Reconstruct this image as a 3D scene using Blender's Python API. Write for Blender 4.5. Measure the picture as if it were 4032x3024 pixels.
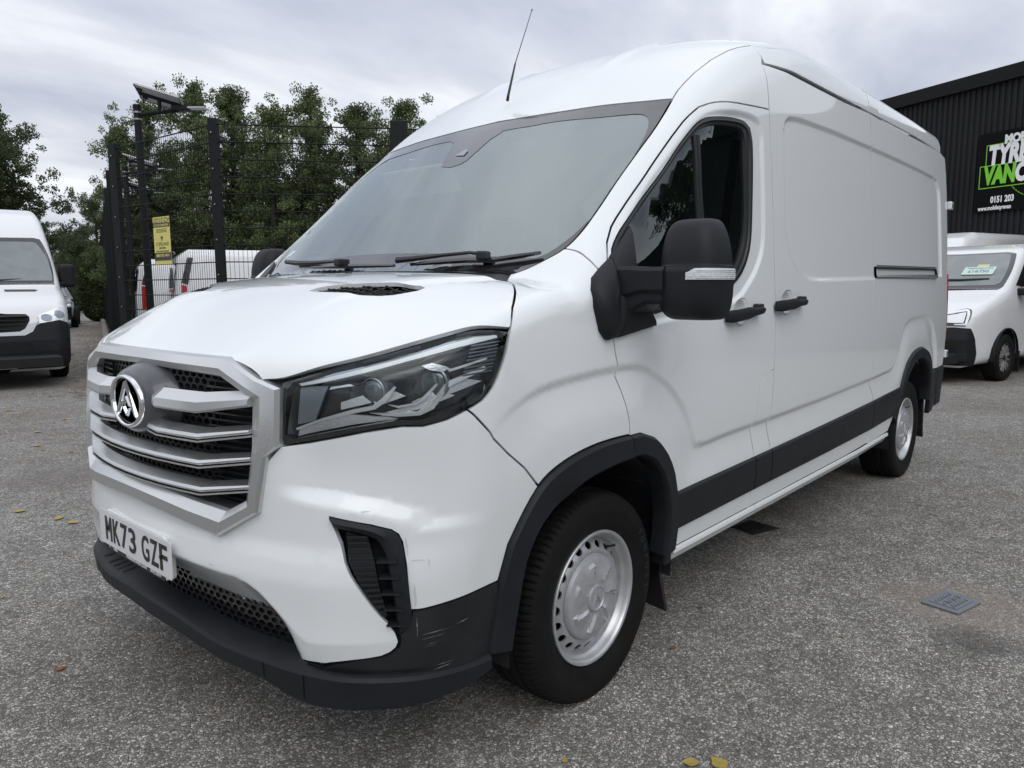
import bpy, math, random
import numpy as np
from mathutils import Vector, Matrix
from mathutils.geometry import delaunay_2d_cdt
np.seterr(all='ignore')
R_=math.radians
# ---------------------------------------------------------------- camera, world, sun, exposure
sc=bpy.context.scene
for o in list(bpy.data.objects): bpy.data.objects.remove(o)
cam=bpy.data.cameras.new('camera'); camo=bpy.data.objects.new('camera',cam); sc.collection.objects.link(camo)
CP=np.array([-0.84817,-2.28803,1.33909]); YAW,PIT,ROL=0.7251108,-0.1306975,-0.0046768
fw=np.array([math.cos(YAW)*math.cos(PIT),math.sin(YAW)*math.cos(PIT),math.sin(PIT)])
rt=np.cross(fw,[0,0,1]);rt/=np.linalg.norm(rt);up=np.cross(rt,fw)
cr,sr=math.cos(ROL),math.sin(ROL); rt,up=cr*rt+sr*up,-sr*rt+cr*up
camo.matrix_world=Matrix([[rt[0],up[0],-fw[0],CP[0]],[rt[1],up[1],-fw[1],CP[1]],[rt[2],up[2],-fw[2],CP[2]],[0,0,0,1]])
cam.sensor_width=36; cam.lens=36*0.72; cam.clip_start=.05; cam.clip_end=2000
sc.camera=camo
sc.render.resolution_x=1024; sc.render.resolution_y=768
w=bpy.data.worlds.new('World'); sc.world=w; w.use_nodes=True
nt=w.node_tree; N=nt.nodes; L=nt.links; N.clear()
def nd(t,**k):
    n=N.new(t)
    for a,b in k.items(): setattr(n,a,b)
    return n
sky=nd('ShaderNodeTexSky',sky_type='NISHITA',sun_disc=False,sun_elevation=R_(48),sun_rotation=R_(-35),air_density=1.4,dust_density=4.0)
tc=nd('ShaderNodeTexCoord'); sep=nd('ShaderNodeSeparateXYZ')
L.new(tc.outputs['Generated'],sep.inputs[0])
# flatten direction so clouds stretch toward the horizon
add=nd('ShaderNodeMath',operation='MAXIMUM'); add.inputs[1].default_value=0.0; L.new(sep.outputs['Z'],add.inputs[0])
ad2=nd('ShaderNodeMath',operation='ADD'); ad2.inputs[1].default_value=.22; L.new(add.outputs[0],ad2.inputs[0])
dx=nd('ShaderNodeMath',operation='DIVIDE'); dy=nd('ShaderNodeMath',operation='DIVIDE')
L.new(sep.outputs['X'],dx.inputs[0]);L.new(ad2.outputs[0],dx.inputs[1]);L.new(sep.outputs['Y'],dy.inputs[0]);L.new(ad2.outputs[0],dy.inputs[1])
cb=nd('ShaderNodeCombineXYZ'); L.new(dx.outputs[0],cb.inputs[0]);L.new(dy.outputs[0],cb.inputs[1])
mp=nd('ShaderNodeMapping'); mp.inputs['Rotation'].default_value=(0,0,R_(40)); mp.inputs['Scale'].default_value=(.8,1.5,1); mp.inputs['Location'].default_value=(3.1,1.7,0); L.new(cb.outputs[0],mp.inputs[0])
n1=nd('ShaderNodeTexNoise'); n1.inputs['Scale'].default_value=1.05; n1.inputs['Detail'].default_value=7; n1.inputs['Roughness'].default_value=.54; n1.inputs['Distortion'].default_value=.25; L.new(mp.outputs[0],n1.inputs['Vector'])
rp=nd('ShaderNodeValToRGB'); e=rp.color_ramp.elements
e[0].position=.34;e[0].color=(4.5,4.85,5.9,1); e[1].position=.68;e[1].color=(9.6,9.85,10.3,1)
k=e.new(.50);k.color=(6.4,6.7,7.5,1)
L.new(n1.outputs['Fac'],rp.inputs[0])
# brightened toward the zenith, above the frame, to add light
zenith_gain=nd('ShaderNodeMapRange'); zenith_gain.inputs['From Min'].default_value=0;zenith_gain.inputs['From Max'].default_value=1.0;zenith_gain.inputs['To Min'].default_value=1.0;zenith_gain.inputs['To Max'].default_value=1.45; L.new(sep.outputs['Z'],zenith_gain.inputs['Value'])
mu=nd('ShaderNodeVectorMath',operation='SCALE'); L.new(rp.outputs[0],mu.inputs[0]);L.new(zenith_gain.outputs[0],mu.inputs['Scale'])
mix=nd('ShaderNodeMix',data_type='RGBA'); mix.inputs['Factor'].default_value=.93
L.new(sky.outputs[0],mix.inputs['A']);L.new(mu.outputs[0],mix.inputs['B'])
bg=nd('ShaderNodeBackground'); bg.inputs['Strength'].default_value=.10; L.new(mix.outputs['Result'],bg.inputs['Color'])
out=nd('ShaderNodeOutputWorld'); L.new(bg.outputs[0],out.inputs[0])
sl=bpy.data.lights.new('sun','SUN'); sl.energy=1.0; sl.angle=R_(50); sl.color=(1,.97,.93)
so=bpy.data.objects.new('sun',sl); sc.collection.objects.link(so)
so.rotation_euler=(R_(42),0,R_(-35+0))
sc.view_settings.view_transform='Standard'; sc.view_settings.look='None'; sc.view_settings.exposure=0.06; sc.view_settings.gamma=1
sc.view_settings.use_curve_mapping=False
sc.render.engine='CYCLES'
sc.cycles.max_bounces=8; sc.cycles.transparent_max_bounces=12

# ---------------------------------------------------------------- materials
def mat(name,col,rough=.5,metal=0.,coat=0.,coatr=.03,spec=.5,noise=None,bump=None,trans=0,alpha=1,emis=None):
    m=bpy.data.materials.new(name); m.use_nodes=True; t=m.node_tree; p=t.nodes['Principled BSDF']
    p.inputs['Base Color'].default_value=(*col,1); p.inputs['Roughness'].default_value=rough; p.inputs['Metallic'].default_value=metal
    p.inputs['Coat Weight'].default_value=coat; p.inputs['Coat Roughness'].default_value=coatr; p.inputs['Specular IOR Level'].default_value=spec
    if trans: p.inputs['Transmission Weight'].default_value=trans
    if alpha<1: p.inputs['Alpha'].default_value=alpha
    g=t.nodes.new('ShaderNodeNewGeometry')
    if noise:  # (scale, amount, col2)
        n=t.nodes.new('ShaderNodeTexNoise'); n.inputs['Scale'].default_value=noise[0]; n.inputs['Detail'].default_value=6; n.inputs['Roughness'].default_value=.6
        t.links.new(g.outputs['Position'],n.inputs['Vector'])
        r=t.nodes.new('ShaderNodeMapRange'); r.inputs['From Min'].default_value=.35; r.inputs['From Max'].default_value=.7; r.inputs['To Max'].default_value=noise[1]
        t.links.new(n.outputs['Fac'],r.inputs['Value'])
        x=t.nodes.new('ShaderNodeMix'); x.data_type='RGBA'; x.inputs['A'].default_value=(*col,1); x.inputs['B'].default_value=(*noise[2],1)
        t.links.new(r.outputs[0],x.inputs['Factor']); t.links.new(x.outputs['Result'],p.inputs['Base Color'])
        r2=t.nodes.new('ShaderNodeMapRange'); r2.inputs['To Min'].default_value=rough*.85; r2.inputs['To Max'].default_value=min(1,rough*1.2+.02)
        t.links.new(n.outputs['Fac'],r2.inputs['Value']); t.links.new(r2.outputs[0],p.inputs['Roughness'])
    if bump:   # (scale, strength, distance)
        n=t.nodes.new('ShaderNodeTexNoise'); n.inputs['Scale'].default_value=bump[0]; n.inputs['Detail'].default_value=3
        t.links.new(g.outputs['Position'],n.inputs['Vector'])
        b=t.nodes.new('ShaderNodeBump'); b.inputs['Strength'].default_value=bump[1]; b.inputs['Distance'].default_value=bump[2]
        t.links.new(n.outputs['Fac'],b.inputs['Height']); t.links.new(b.outputs[0],p.inputs['Normal'])
    return m
def white_paint(name,c=(.82,.85,.855)):
    m=mat(name,c,.42,coat=1,coatr=.025)
    t=m.node_tree;p=t.nodes['Principled BSDF']
    g=t.nodes.new('ShaderNodeNewGeometry'); s=t.nodes.new('ShaderNodeSeparateXYZ'); t.links.new(g.outputs['Position'],s.inputs[0])
    # road film: thin grime that thins out with height, plus fine streaks
    n=t.nodes.new('ShaderNodeTexNoise'); n.inputs['Scale'].default_value=2.2; n.inputs['Detail'].default_value=8; n.inputs['Roughness'].default_value=.65
    mp=t.nodes.new('ShaderNodeMapping'); mp.inputs['Scale'].default_value=(1,1,.35); t.links.new(g.outputs['Position'],mp.inputs[0]); t.links.new(mp.outputs[0],n.inputs['Vector'])
    r=t.nodes.new('ShaderNodeMapRange'); r.inputs['From Min'].default_value=1.1; r.inputs['From Max'].default_value=.25; r.inputs['To Min'].default_value=.03; r.inputs['To Max'].default_value=.22; t.links.new(s.outputs['Z'],r.inputs['Value'])
    mu=t.nodes.new('ShaderNodeMath'); mu.operation='MULTIPLY'; t.links.new(n.outputs['Fac'],mu.inputs[0]); t.links.new(r.outputs[0],mu.inputs[1])
    x=t.nodes.new('ShaderNodeMix'); x.data_type='RGBA'; x.inputs['A'].default_value=(*c,1); x.inputs['B'].default_value=(.42,.40,.36,1)
    t.links.new(mu.outputs[0],x.inputs['Factor']); t.links.new(x.outputs['Result'],p.inputs['Base Color'])
    n2=t.nodes.new('ShaderNodeTexNoise'); n2.inputs['Scale'].default_value=5; n2.inputs['Detail'].default_value=7; t.links.new(g.outputs['Position'],n2.inputs['Vector'])
    r2=t.nodes.new('ShaderNodeMapRange'); r2.inputs['From Min'].default_value=.4; r2.inputs['From Max'].default_value=.75; r2.inputs['To Min'].default_value=.012; r2.inputs['To Max'].default_value=.05; t.links.new(n2.outputs['Fac'],r2.inputs['Value']); t.links.new(r2.outputs[0],p.inputs['Coat Roughness'])
    b=t.nodes.new('ShaderNodeBump'); b.inputs['Strength'].default_value=.015; b.inputs['Distance'].default_value=.02
    n3=t.nodes.new('ShaderNodeTexNoise'); n3.inputs['Scale'].default_value=3.0; n3.inputs['Detail'].default_value=1; t.links.new(g.outputs['Position'],n3.inputs['Vector'])
    t.links.new(n3.outputs['Fac'],b.inputs['Height']); t.links.new(b.outputs[0],p.inputs['Coat Normal'])
    return m
def glassmat(name,tint,ior=1.5,rough=0.,boost=0.,haze=0.):
    m=bpy.data.materials.new(name); m.use_nodes=True; t=m.node_tree; t.nodes.clear()
    o=t.nodes.new('ShaderNodeOutputMaterial'); tr_=t.nodes.new('ShaderNodeBsdfTransparent'); tr_.inputs[0].default_value=(*tint,1)
    gl=t.nodes.new('ShaderNodeBsdfGlossy'); gl.inputs['Roughness'].default_value=rough; gl.inputs['Color'].default_value=(.93,1,.99,1)
    fr=t.nodes.new('ShaderNodeFresnel'); fr.inputs['IOR'].default_value=ior
    a=t.nodes.new('ShaderNodeMath'); a.operation='ADD'; a.use_clamp=True; a.inputs[1].default_value=boost; t.links.new(fr.outputs[0],a.inputs[0])
    x=t.nodes.new('ShaderNodeMixShader'); t.links.new(a.outputs[0],x.inputs[0]); t.links.new(tr_.outputs[0],x.inputs[1]); t.links.new(gl.outputs[0],x.inputs[2])
    if haze:   # thin film of pale diffuse colour added to lighten the glass
        df=t.nodes.new('ShaderNodeBsdfDiffuse'); df.inputs[0].default_value=(.58,.69,.68,1); y=t.nodes.new('ShaderNodeMixShader'); y.inputs[0].default_value=haze
        t.links.new(tr_.outputs[0],y.inputs[1]); t.links.new(df.outputs[0],y.inputs[2]); t.links.new(y.outputs[0],x.inputs[1])
    t.links.new(x.outputs[0],o.inputs[0]); return m
M={}
M['white']=white_paint('white_paint')
M['white2']=mat('background_white_paint',(.80,.81,.82),.3,coat=.8,noise=(1.5,.12,(.6,.6,.58)))
M['plastic']=mat('black_plastic',(.012,.013,.016),.52,spec=.28,noise=(9,.5,(.020,.021,.024)),bump=(700,.12,.001))
M['plastic2']=mat('dark_plastic',(.014,.015,.018),.38,noise=(14,.4,(.022,.022,.022)))
M['scuffed']=mat('scuffed_bumper_plastic',(.011,.012,.014),.42,spec=.33,noise=(6,.7,(.030,.031,.033)),bump=(500,.1,.001))
M['rubber']=mat('tyre_rubber',(.005,.005,.0052),.7,spec=.22,noise=(18,.6,(.016,.015,.014)),bump=(220,.15,.002))
M['tyretext']=mat('raised_tyre_text',(.016,.016,.016),.5)
M['seal']=mat('seal_rubber',(.012,.012,.013),.45)
M['silver']=mat('satin_silver',(.66,.67,.67),.27,metal=.92,noise=(3,.3,(.58,.59,.59)))
M['wheel']=mat('wheel_silver',(.60,.61,.62),.36,metal=.6,noise=(14,.5,(.30,.29,.28)))
M['cap']=mat('hub_cap_silver',(.50,.51,.53),.42,metal=.45,noise=(30,.4,(.30,.30,.30)))
M['chrome']=mat('chrome',(.8,.81,.82),.06,metal=1)
M['gloss']=mat('gloss_black',(.008,.008,.009),.08,coat=1)
M['frit']=mat('frit_black',(.018,.016,.018),.12,coat=1,coatr=.02)
M['glass']=glassmat('windscreen_glass',(.84,.93,.91),1.62,.0,.19,haze=.07)  # reflection raised and haze mixed in to brighten the windscreen
M['sideglass']=glassmat('door_glass',(.14,.17,.165),1.6,0,.02)
M['lens']=glassmat('lamp_lens',(.93,.95,.96),1.45)
M['lampdark']=mat('lamp_bezel_dark',(.030,.032,.036),.22,spec=.6)
M['lampgrey']=mat('lamp_reflector_grey',(.34,.38,.42),.28,metal=.5)
M['lampchrome']=mat('lamp_chrome',(.95,.96,.97),.16,metal=.25,coat=1)
M['lampmid']=mat('lamp_reflector_mid',(.11,.12,.13),.2,metal=.5)
M['lampsilver']=mat('lamp_reflector_silver',(.88,.90,.92),.25,metal=.45,bump=(160,.6,.003))
M['lightbar']=mat('light_guide',(.86,.89,.90),.25,coat=.6,bump=(350,.5,.002))
M['platewhite']=mat('plate_white',(.74,.75,.76),.30,coat=.3)
M['ink']=mat('plate_black',(.01,.01,.01),.35)
M['intdark']=mat('interior_dark',(.06,.065,.07),.7)
M['intgrey']=mat('interior_grey',(.60,.65,.65),.8)
M['fabric']=mat('seat_fabric',(.05,.055,.06),.95,noise=(60,.5,(.08,.08,.085)))
M['inner']=mat('wheel_well_black',(.010,.010,.010),.85)
M['white_flat']=mat('roof_lining',(.55,.55,.53),.9)
M['red']=mat('red_lamp',(.45,.01,.015),.15,coat=1)
M['amber']=mat('yellow_print',(.60,.55,.12),.6)
M['clear']=mat('indicator_lens',(.66,.68,.70),.12,coat=1,bump=(120,.9,.004))
M['rawmetal']=mat('bare_metal',(.38,.37,.36),.4,metal=.8,noise=(30,.6,(.2,.17,.14)))
M['scratch']=mat('scratched_primer',(.62,.63,.64),.7)
M['scrape']=mat('scraped_plastic',(.16,.17,.17),.8)
M['wet']=mat('water_streak',(.002,.002,.0025),.35,spec=.15)
M['projlens']=mat('projector_glass',(.13,.15,.16),.10,coat=1,spec=.9)
M['badgegrey']=mat('badge_mount_grey',(.075,.077,.085),.28,coat=.3)

# ---------------------------------------------------------------- object helpers
C=sc.collection
def empty(name,loc=(0,0,0),rz=0,label=None,cat=None,group=None,parent=None):
    o=bpy.data.objects.new(name,None); C.objects.link(o); o.location=loc; o.rotation_euler=(0,0,rz); o.empty_display_size=.1
    tag(o,label,cat,group)
    if parent: o.parent=parent
    return o
def tag(o,label=None,cat=None,group=None,kind=None):
    if label:o['label']=label
    if cat:o['category']=cat
    if group:o['group']=group
    if kind:o['kind']=kind
    return o
def mesh_obj(name,V,Fc,m,parent=None,smooth=True,normals=None,mats=None,fm=None,auto=None):
    me=bpy.data.meshes.new(name); me.from_pydata([tuple(map(float,v)) for v in V],[],[tuple(map(int,f_)) for f_ in Fc]); 
    if mats:
        for q in mats: me.materials.append(q)
        if fm is not None: me.polygons.foreach_set('material_index',np.asarray(fm,dtype=np.int32))
    else: me.materials.append(m)
    me.polygons.foreach_set('use_smooth',[bool(smooth)]*len(me.polygons))
    if auto: me.set_sharp_from_angle(angle=R_(auto))
    if normals is not None: me.normals_split_custom_set([tuple(map(float,n)) for n in normals])
    me.update(); o=bpy.data.objects.new(name,me); C.objects.link(o)
    if parent: o.parent=parent
    return o
class MB:
    def __init__(s): s.v=[];s.f=[];s.m=[]
    def add(s,V,F_,mi=0):
        b=len(s.v); s.v+= [tuple(map(float,v)) for v in V]; s.f+=[tuple(int(i)+b for i in q) for q in F_]; s.m+=[mi]*len(F_); return s
    def box(s,c,d,rz=0,mi=0,M4=None):
        x,y,z=[q/2 for q in d]; V=[(i*x,j*y,k*z) for i in(-1,1) for j in(-1,1) for k in(-1,1)]
        cz,sz=math.cos(rz),math.sin(rz); V=[(a*cz-b*sz,a*sz+b*cz,e_) for a,b,e_ in V]
        V=[(a+c[0],b+c[1],e_+c[2]) for a,b,e_ in V]
        if M4: V=[tuple(M4@Vector(v)) for v in V]
        return s.add(V,[(0,1,3,2),(4,6,7,5),(0,4,5,1),(2,3,7,6),(0,2,6,4),(1,5,7,3)],mi)
    def tube(s,pts,r,n=8,mi=0,caps=True):
        pts=[Vector(p) for p in pts]; rr=r if hasattr(r,'__len__') else [r]*len(pts)
        V=[];F_=[]; ref=None
        for i,p in enumerate(pts):
            t=(pts[min(i+1,len(pts)-1)]-pts[max(i-1,0)]).normalized()
            if ref is None: ref=Vector((0,0,1)) if abs(t.z)<.9 else Vector((1,0,0))
            a=t.cross(ref).normalized(); b=t.cross(a).normalized(); ref=-b if False else ref
            for k in range(n):
                th=2*math.pi*k/n; V.append(p+a*math.cos(th)*rr[i]+b*math.sin(th)*rr[i])
        for i in range(len(pts)-1):
            for k in range(n):
                F_.append((i*n+k,i*n+(k+1)%n,(i+1)*n+(k+1)%n,(i+1)*n+k))
        if caps: F_.append(tuple(range(n-1,-1,-1))); F_.append(tuple((len(pts)-1)*n+k for k in range(n)))
        return s.add(V,F_,mi)
    def loft(s,rows,closed=True,caps=True,mi=0):
        n=len(rows[0]);V=[p for r in rows for p in r];F_=[]
        for i in range(len(rows)-1):
            for k in range(n if closed else n-1):
                F_.append((i*n+k,i*n+(k+1)%n,(i+1)*n+(k+1)%n,(i+1)*n+k))
        if caps and closed: F_.append(tuple(range(n-1,-1,-1))); F_.append(tuple((len(rows)-1)*n+k for k in range(n)))
        return s.add(V,F_,mi)
    def build(s,name,m,parent=None,smooth=False,auto=None,mats=None,bevel=0,seg=2):
        o=mesh_obj(name,s.v,s.f,m,parent,smooth=smooth or auto is not None,mats=mats,fm=s.m if mats else None,auto=auto)
        if bevel:
            b=o.modifiers.new('bevel','BEVEL'); b.width=bevel; b.segments=seg; b.limit_method='ANGLE'; b.angle_limit=R_(35); b.harden_normals=False
            if not(smooth or auto): 
                for p in o.data.polygons: p.use_smooth=False
        return o
def copy_tree(o,parent=None):
    c=o.copy(); C.objects.link(c)
    if parent: c.parent=parent
    for ch in list(o.children): copy_tree(ch,c)
    return c
def text_obj(name,s,size,m,parent,mw,align='CENTER',ext=.0005,sx=1,bold=0,shear=0):
    cu=bpy.data.curves.new(name,'FONT'); cu.body=s; cu.size=size; cu.extrude=ext; cu.align_x=align; cu.align_y='CENTER'; cu.offset=bold; cu.shear=shear; cu.resolution_u=4
    t=bpy.data.objects.new(name+'_curve',cu); C.objects.link(t)
    dg=bpy.context.evaluated_depsgraph_get(); me=bpy.data.meshes.new_from_object(t.evaluated_get(dg)); bpy.data.objects.remove(t)
    me.materials.clear(); me.materials.append(m)
    o=bpy.data.objects.new(name,me); C.objects.link(o)
    if parent: o.parent=parent
    o.matrix_local=mw@Matrix.Diagonal((sx,1,1,1)); return o
def catmull(P,step=.02,closed=False):
    P=np.asarray(P,float); n=len(P)
    if n<3: 
        return P
    Q=np.vstack([P[-1:],P,P[:2]]) if closed else np.vstack([2*P[0]-P[1],P,2*P[-1]-P[-2]])
    o=[]
    for i in range(n if closed else n-1):
        p0,p1,p2,p3=Q[i],Q[i+1],Q[i+2],Q[i+3]
        k=max(1,int(np.linalg.norm(p2-p1)/step))
        for t in np.arange(k)/k: o.append(.5*((2*p1)+(-p0+p2)*t+(2*p0-5*p1+4*p2-p3)*t*t+(-p0+3*p1-3*p2+p3)*t**3))
    if not closed:o.append(P[-1])
    return np.array(o)
def smooth_pl(P,it=2):
    P=np.asarray(P,float).copy()
    for _ in range(it):
        Q=P.copy(); Q[1:-1]=.25*P[:-2]+.5*P[1:-1]+.25*P[2:]; P=Q
    return P

# ---------------------------------------------------------------- body form (signed distance of the van's outer skin)
def sst(a,b,x):
    t=np.clip((x-a)/(b-a),0,1);return t*t*(3-2*t)
def interp(x,xs,ys):
    # smooth cubic hermite (monotone-ish) interpolation
    xs=np.asarray(xs,float);ys=np.asarray(ys,float)
    h=np.diff(xs);dl=np.diff(ys)/h
    m=np.zeros_like(ys);m[1:-1]=np.where(dl[1:]*dl[:-1]>0,2*dl[1:]*dl[:-1]/(dl[1:]+dl[:-1]+1e-30),0);m[0]=dl[0];m[-1]=dl[-1]
    x=np.clip(x,xs[0],xs[-1]);i=np.clip(np.searchsorted(xs,x)-1,0,len(xs)-2)
    t=(x-xs[i])/h[i];t2=t*t;t3=t2*t
    return (2*t3-3*t2+1)*ys[i]+(t3-2*t2+t)*h[i]*m[i]+(-2*t3+3*t2)*ys[i+1]+(t3-t2)*h[i]*m[i+1]
def pldist(px,pz,pl):
    # signed distance to a polyline (positive on its left side)
    best=np.full(px.shape,1e9);sg=np.ones(px.shape);sa=np.zeros(px.shape)
    pl=np.asarray(pl,float)
    for k in range(len(pl)-1):
        a=pl[k];d=pl[k+1]-a;L=d@d
        if L<1e-12: continue
        t=np.clip(((px-a[0])*d[0]+(pz-a[1])*d[1])/L,0,1)
        ex=px-a[0]-t*d[0];ez=pz-a[1]-t*d[1];D=ex*ex+ez*ez
        cr=(d[0]*(pz-a[1])-d[1]*(px-a[0]))/np.sqrt(L)
        m=(D<best-1e-9)|((D<best+1e-9)&(np.abs(cr)>sa))
        sg=np.where(m,np.sign(cr),sg);sa=np.where(m,np.abs(cr),sa);best=np.where(D<best,D,best)
    return np.sqrt(best)*sg
class Field:
    # signed distance to a smooth feature line, tabulated once over the flank
    def __init__(s,pl,closed=False,h=.006):
        P=np.asarray(pl,float); Q=[]
        n=len(P)
        E=np.vstack([2*P[0]-P[1],P,2*P[-1]-P[-2]]) if not closed else np.vstack([P[-2:-1],P,P[1:2]])
        for i in range(n-1):
            p0,p1,p2,p3=E[i],E[i+1],E[i+2],E[i+3]; L=np.linalg.norm(p2-p1); m=1 if L>.35 else max(1,int(L/.03))
            c0=p1 if True else 0
            for t in np.arange(m)/m: Q.append(.5*((2*p1)+(-p0+p2)*t+(2*p0-5*p1+4*p2-p3)*t*t+(-p0+3*p1-3*p2+p3)*t**3))
        Q.append(P[-1]); s.x0,s.z0,s.h=-.3,0.,h
        s.nx=int(6.4/h);s.nz=int(2.7/h); X,Z=np.meshgrid(s.x0+h*np.arange(s.nx),h*np.arange(s.nz),indexing='ij')
        s.T=pldist(X,Z,np.array(Q))
    def __call__(s,x,z):
        x,z=np.broadcast_arrays(np.asarray(x,float),np.asarray(z,float))
        u=np.clip((x-s.x0)/s.h,0,s.nx-1.001);v=np.clip((z-s.z0)/s.h,0,s.nz-1.001);i=u.astype(int);j=v.astype(int);u=u-i;v=v-j;T=s.T
        return (T[i,j]*(1-u)+T[i+1,j]*u)*(1-v)+(T[i,j+1]*(1-u)+T[i+1,j+1]*u)*v
def rint(a,b,r):
    u=np.maximum(a+r,0);v=np.maximum(b+r,0)
    return np.minimum(np.maximum(a,b),-r)+np.sqrt(u*u+v*v)
def smax(a,b,k):
    h=np.clip(.5+.5*(a-b)/k,0,1);return b+(a-b)*h+k*h*(1-h)
def smin(a,b,k): return -smax(-a,-b,k)
FEAT={'crest':[(1.3,.45),(.9,.452),(.78,.447),(.72,.445),(.69,.462),(.64,.505),(.58,.555),(.54,.575),(.50,.585),(.24,.592),(0,.592),(-.1,.592)],'shelf':[(1.2,.70),(.92,.735),(.90,.76),(.85,.785),(.77,.803),(.70,.81),(.5,.83),(0,.85)]}   # polylines for side features, filled by traces
def Wside(x,z):
    w=interp(z,[.2,.35,.5,.65,.85,1.0,1.15,1.4,1.76,2.08,2.28,2.44,2.6],[.985,.997,1.005,1.012,1.022,1.024,1.020,1.006,.983,.958,.937,.925,.90])
    # plan taper toward the nose and slightly to tail
    w=w-.055*np.clip((1.5-x)/1.3,0,2)**2*sst(.5,1.5,z*0+1.5)-.02*np.clip((x-4.6)/1.2,0,2)**2
    w=w-.075*np.clip((2.3-x)/1.2,0,1.6)**2*sst(1.3,1.7,z)
    if 'swage_f' in FEAT:
        d=-FEAT['swage_f'](x,z)   # positive below/inside
        w=w+(-.0105*sst(-.018,.014,d)+.016*sst(.0,.17,d)*(1-.35*sst(.25,.6,d)))*sst(.47,.80,x)  
    if 'recess_f' in FEAT:
        d=FEAT['recess_f'](x,z)
        w=w-.012*sst(-.006,.018,d)
    if 'winrec_f' in FEAT:
        d=FEAT['winrec_f'](x,z); w=w-.010*sst(-.004,.02,d)
    return w
def Ffront(y,z):
    a=np.abs(y)
    b=interp(z,[.2,.35,.5,.59,.64,.70,.87,1.0,1.15,1.4],[.0,-.012,-.006,-.008,.0,.016,.022,.030,.050,.12])
    x=b+.27*a*a+.012*(1-sst(.18,.5,a))*sst(.80,.66,z)
    if 'crest' in FEAT:
        d=pldist(a,z,FEAT['crest'])
        x=x+(.85-.55*sst(.60,.70,a))*smax(d,0*d,.005)
    if 'shelf' in FEAT:
        d=-pldist(a,z,FEAT['shelf'])
        w=sst(.60,.74,a)*sst(1.02,.93,a)
        x=x+.035*w*sst(-.012,.03,d)*sst(.30,.05,d)
    return x
def Bon(x,y):
    a=np.abs(y)
    z=1.40-.24*(np.clip(1.0-x,-.3,2)/.94)**2-.012*(a/.6)**2
    yc=.45+.33*np.clip(x-.1,0,1)
    s=a-yc
    z=z-interp(x,[.1,.35,.8],[.34,.28,.10])*smax(s,s*0,.10)
    z=z+.035*(1-sst(.15,1.0,x))
    dcr=pldist(np.clip(x,-.5,2),a,[(-.6,.36),(.12,.415),(.35,.485),(.6,.60),(.84,.745),(1.5,.9)])
    z=z-.009*sst(-.012,.022,dcr)
    return z
def Wsc(x,y):
    a=np.abs(y)
    return 2.068+.86*(x-1.65-.085*(a/.82)**2)-.03*(((x-1.3)/.4)**2-1)*0
def Roof(x,y):
    k=np.clip(2.70-x,0,1.05)
    rib=.011*np.exp(-((np.abs(y)-.36)/.045)**2)*sst(1.85,2.05,x)
    return rib+2.525-.40*k*k-.60*np.maximum(1.65-x,0)-(.05*y*y+.12*y**4)*(1-.45*sst(2.45,2.9,x))
def f(P):
    x,y,z=P[...,0],P[...,1],P[...,2]
    a=np.abs(y);x=np.clip(x,-.5,7);yy=np.clip(y,-1.05,1.05);zz=np.clip(z,0,2.6)
    T=smin(smax(Bon(x,yy),Wsc(x,yy),.03),Roof(x,yy),.03)
    tz=(z-T)*.80
    fr=(Ffront(yy,zz)-x)*.93
    sd=(a-Wside(x,zz))
    r1=interp(z,[.3,.6,.95,1.15,1.3],[.20,.22,.26,.26,.20])
    g=rint(fr,sd,r1)
    r2=interp(x,[.1,.5,.9,1.2,1.7,2.2,2.6],[.03,.05,.06,.09,.10,.12,.09])
    g=rint(g,tz,r2)
    g=rint(g,x-5.80,.10)
    return g
def grad(P,e=1e-4):
    G=np.stack([f(P+np.eye(3)[i]*e)-f(P-np.eye(3)[i]*e) for i in range(3)],-1)
    return G/np.linalg.norm(G,axis=-1,keepdims=True)
def march(O,D,t0=0,t1=9,n=200):
    # first crossing of f<0 along O+tD (D unit)
    O=np.broadcast_to(O,D.shape).astype(float);N=len(D)
    t=np.full(N,float(t0));hit=np.zeros(N,bool)
    for _ in range(n):
        v=f(O+t[:,None]*D)
        hit|=v<2e-5
        t=np.where(hit,t,t+np.maximum(v*.6,2e-5))
        if (hit|(t>t1)).all():break
    # refine
    lo=t-.004;hi=t+.0005
    return O+t[:,None]*D,hit

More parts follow.
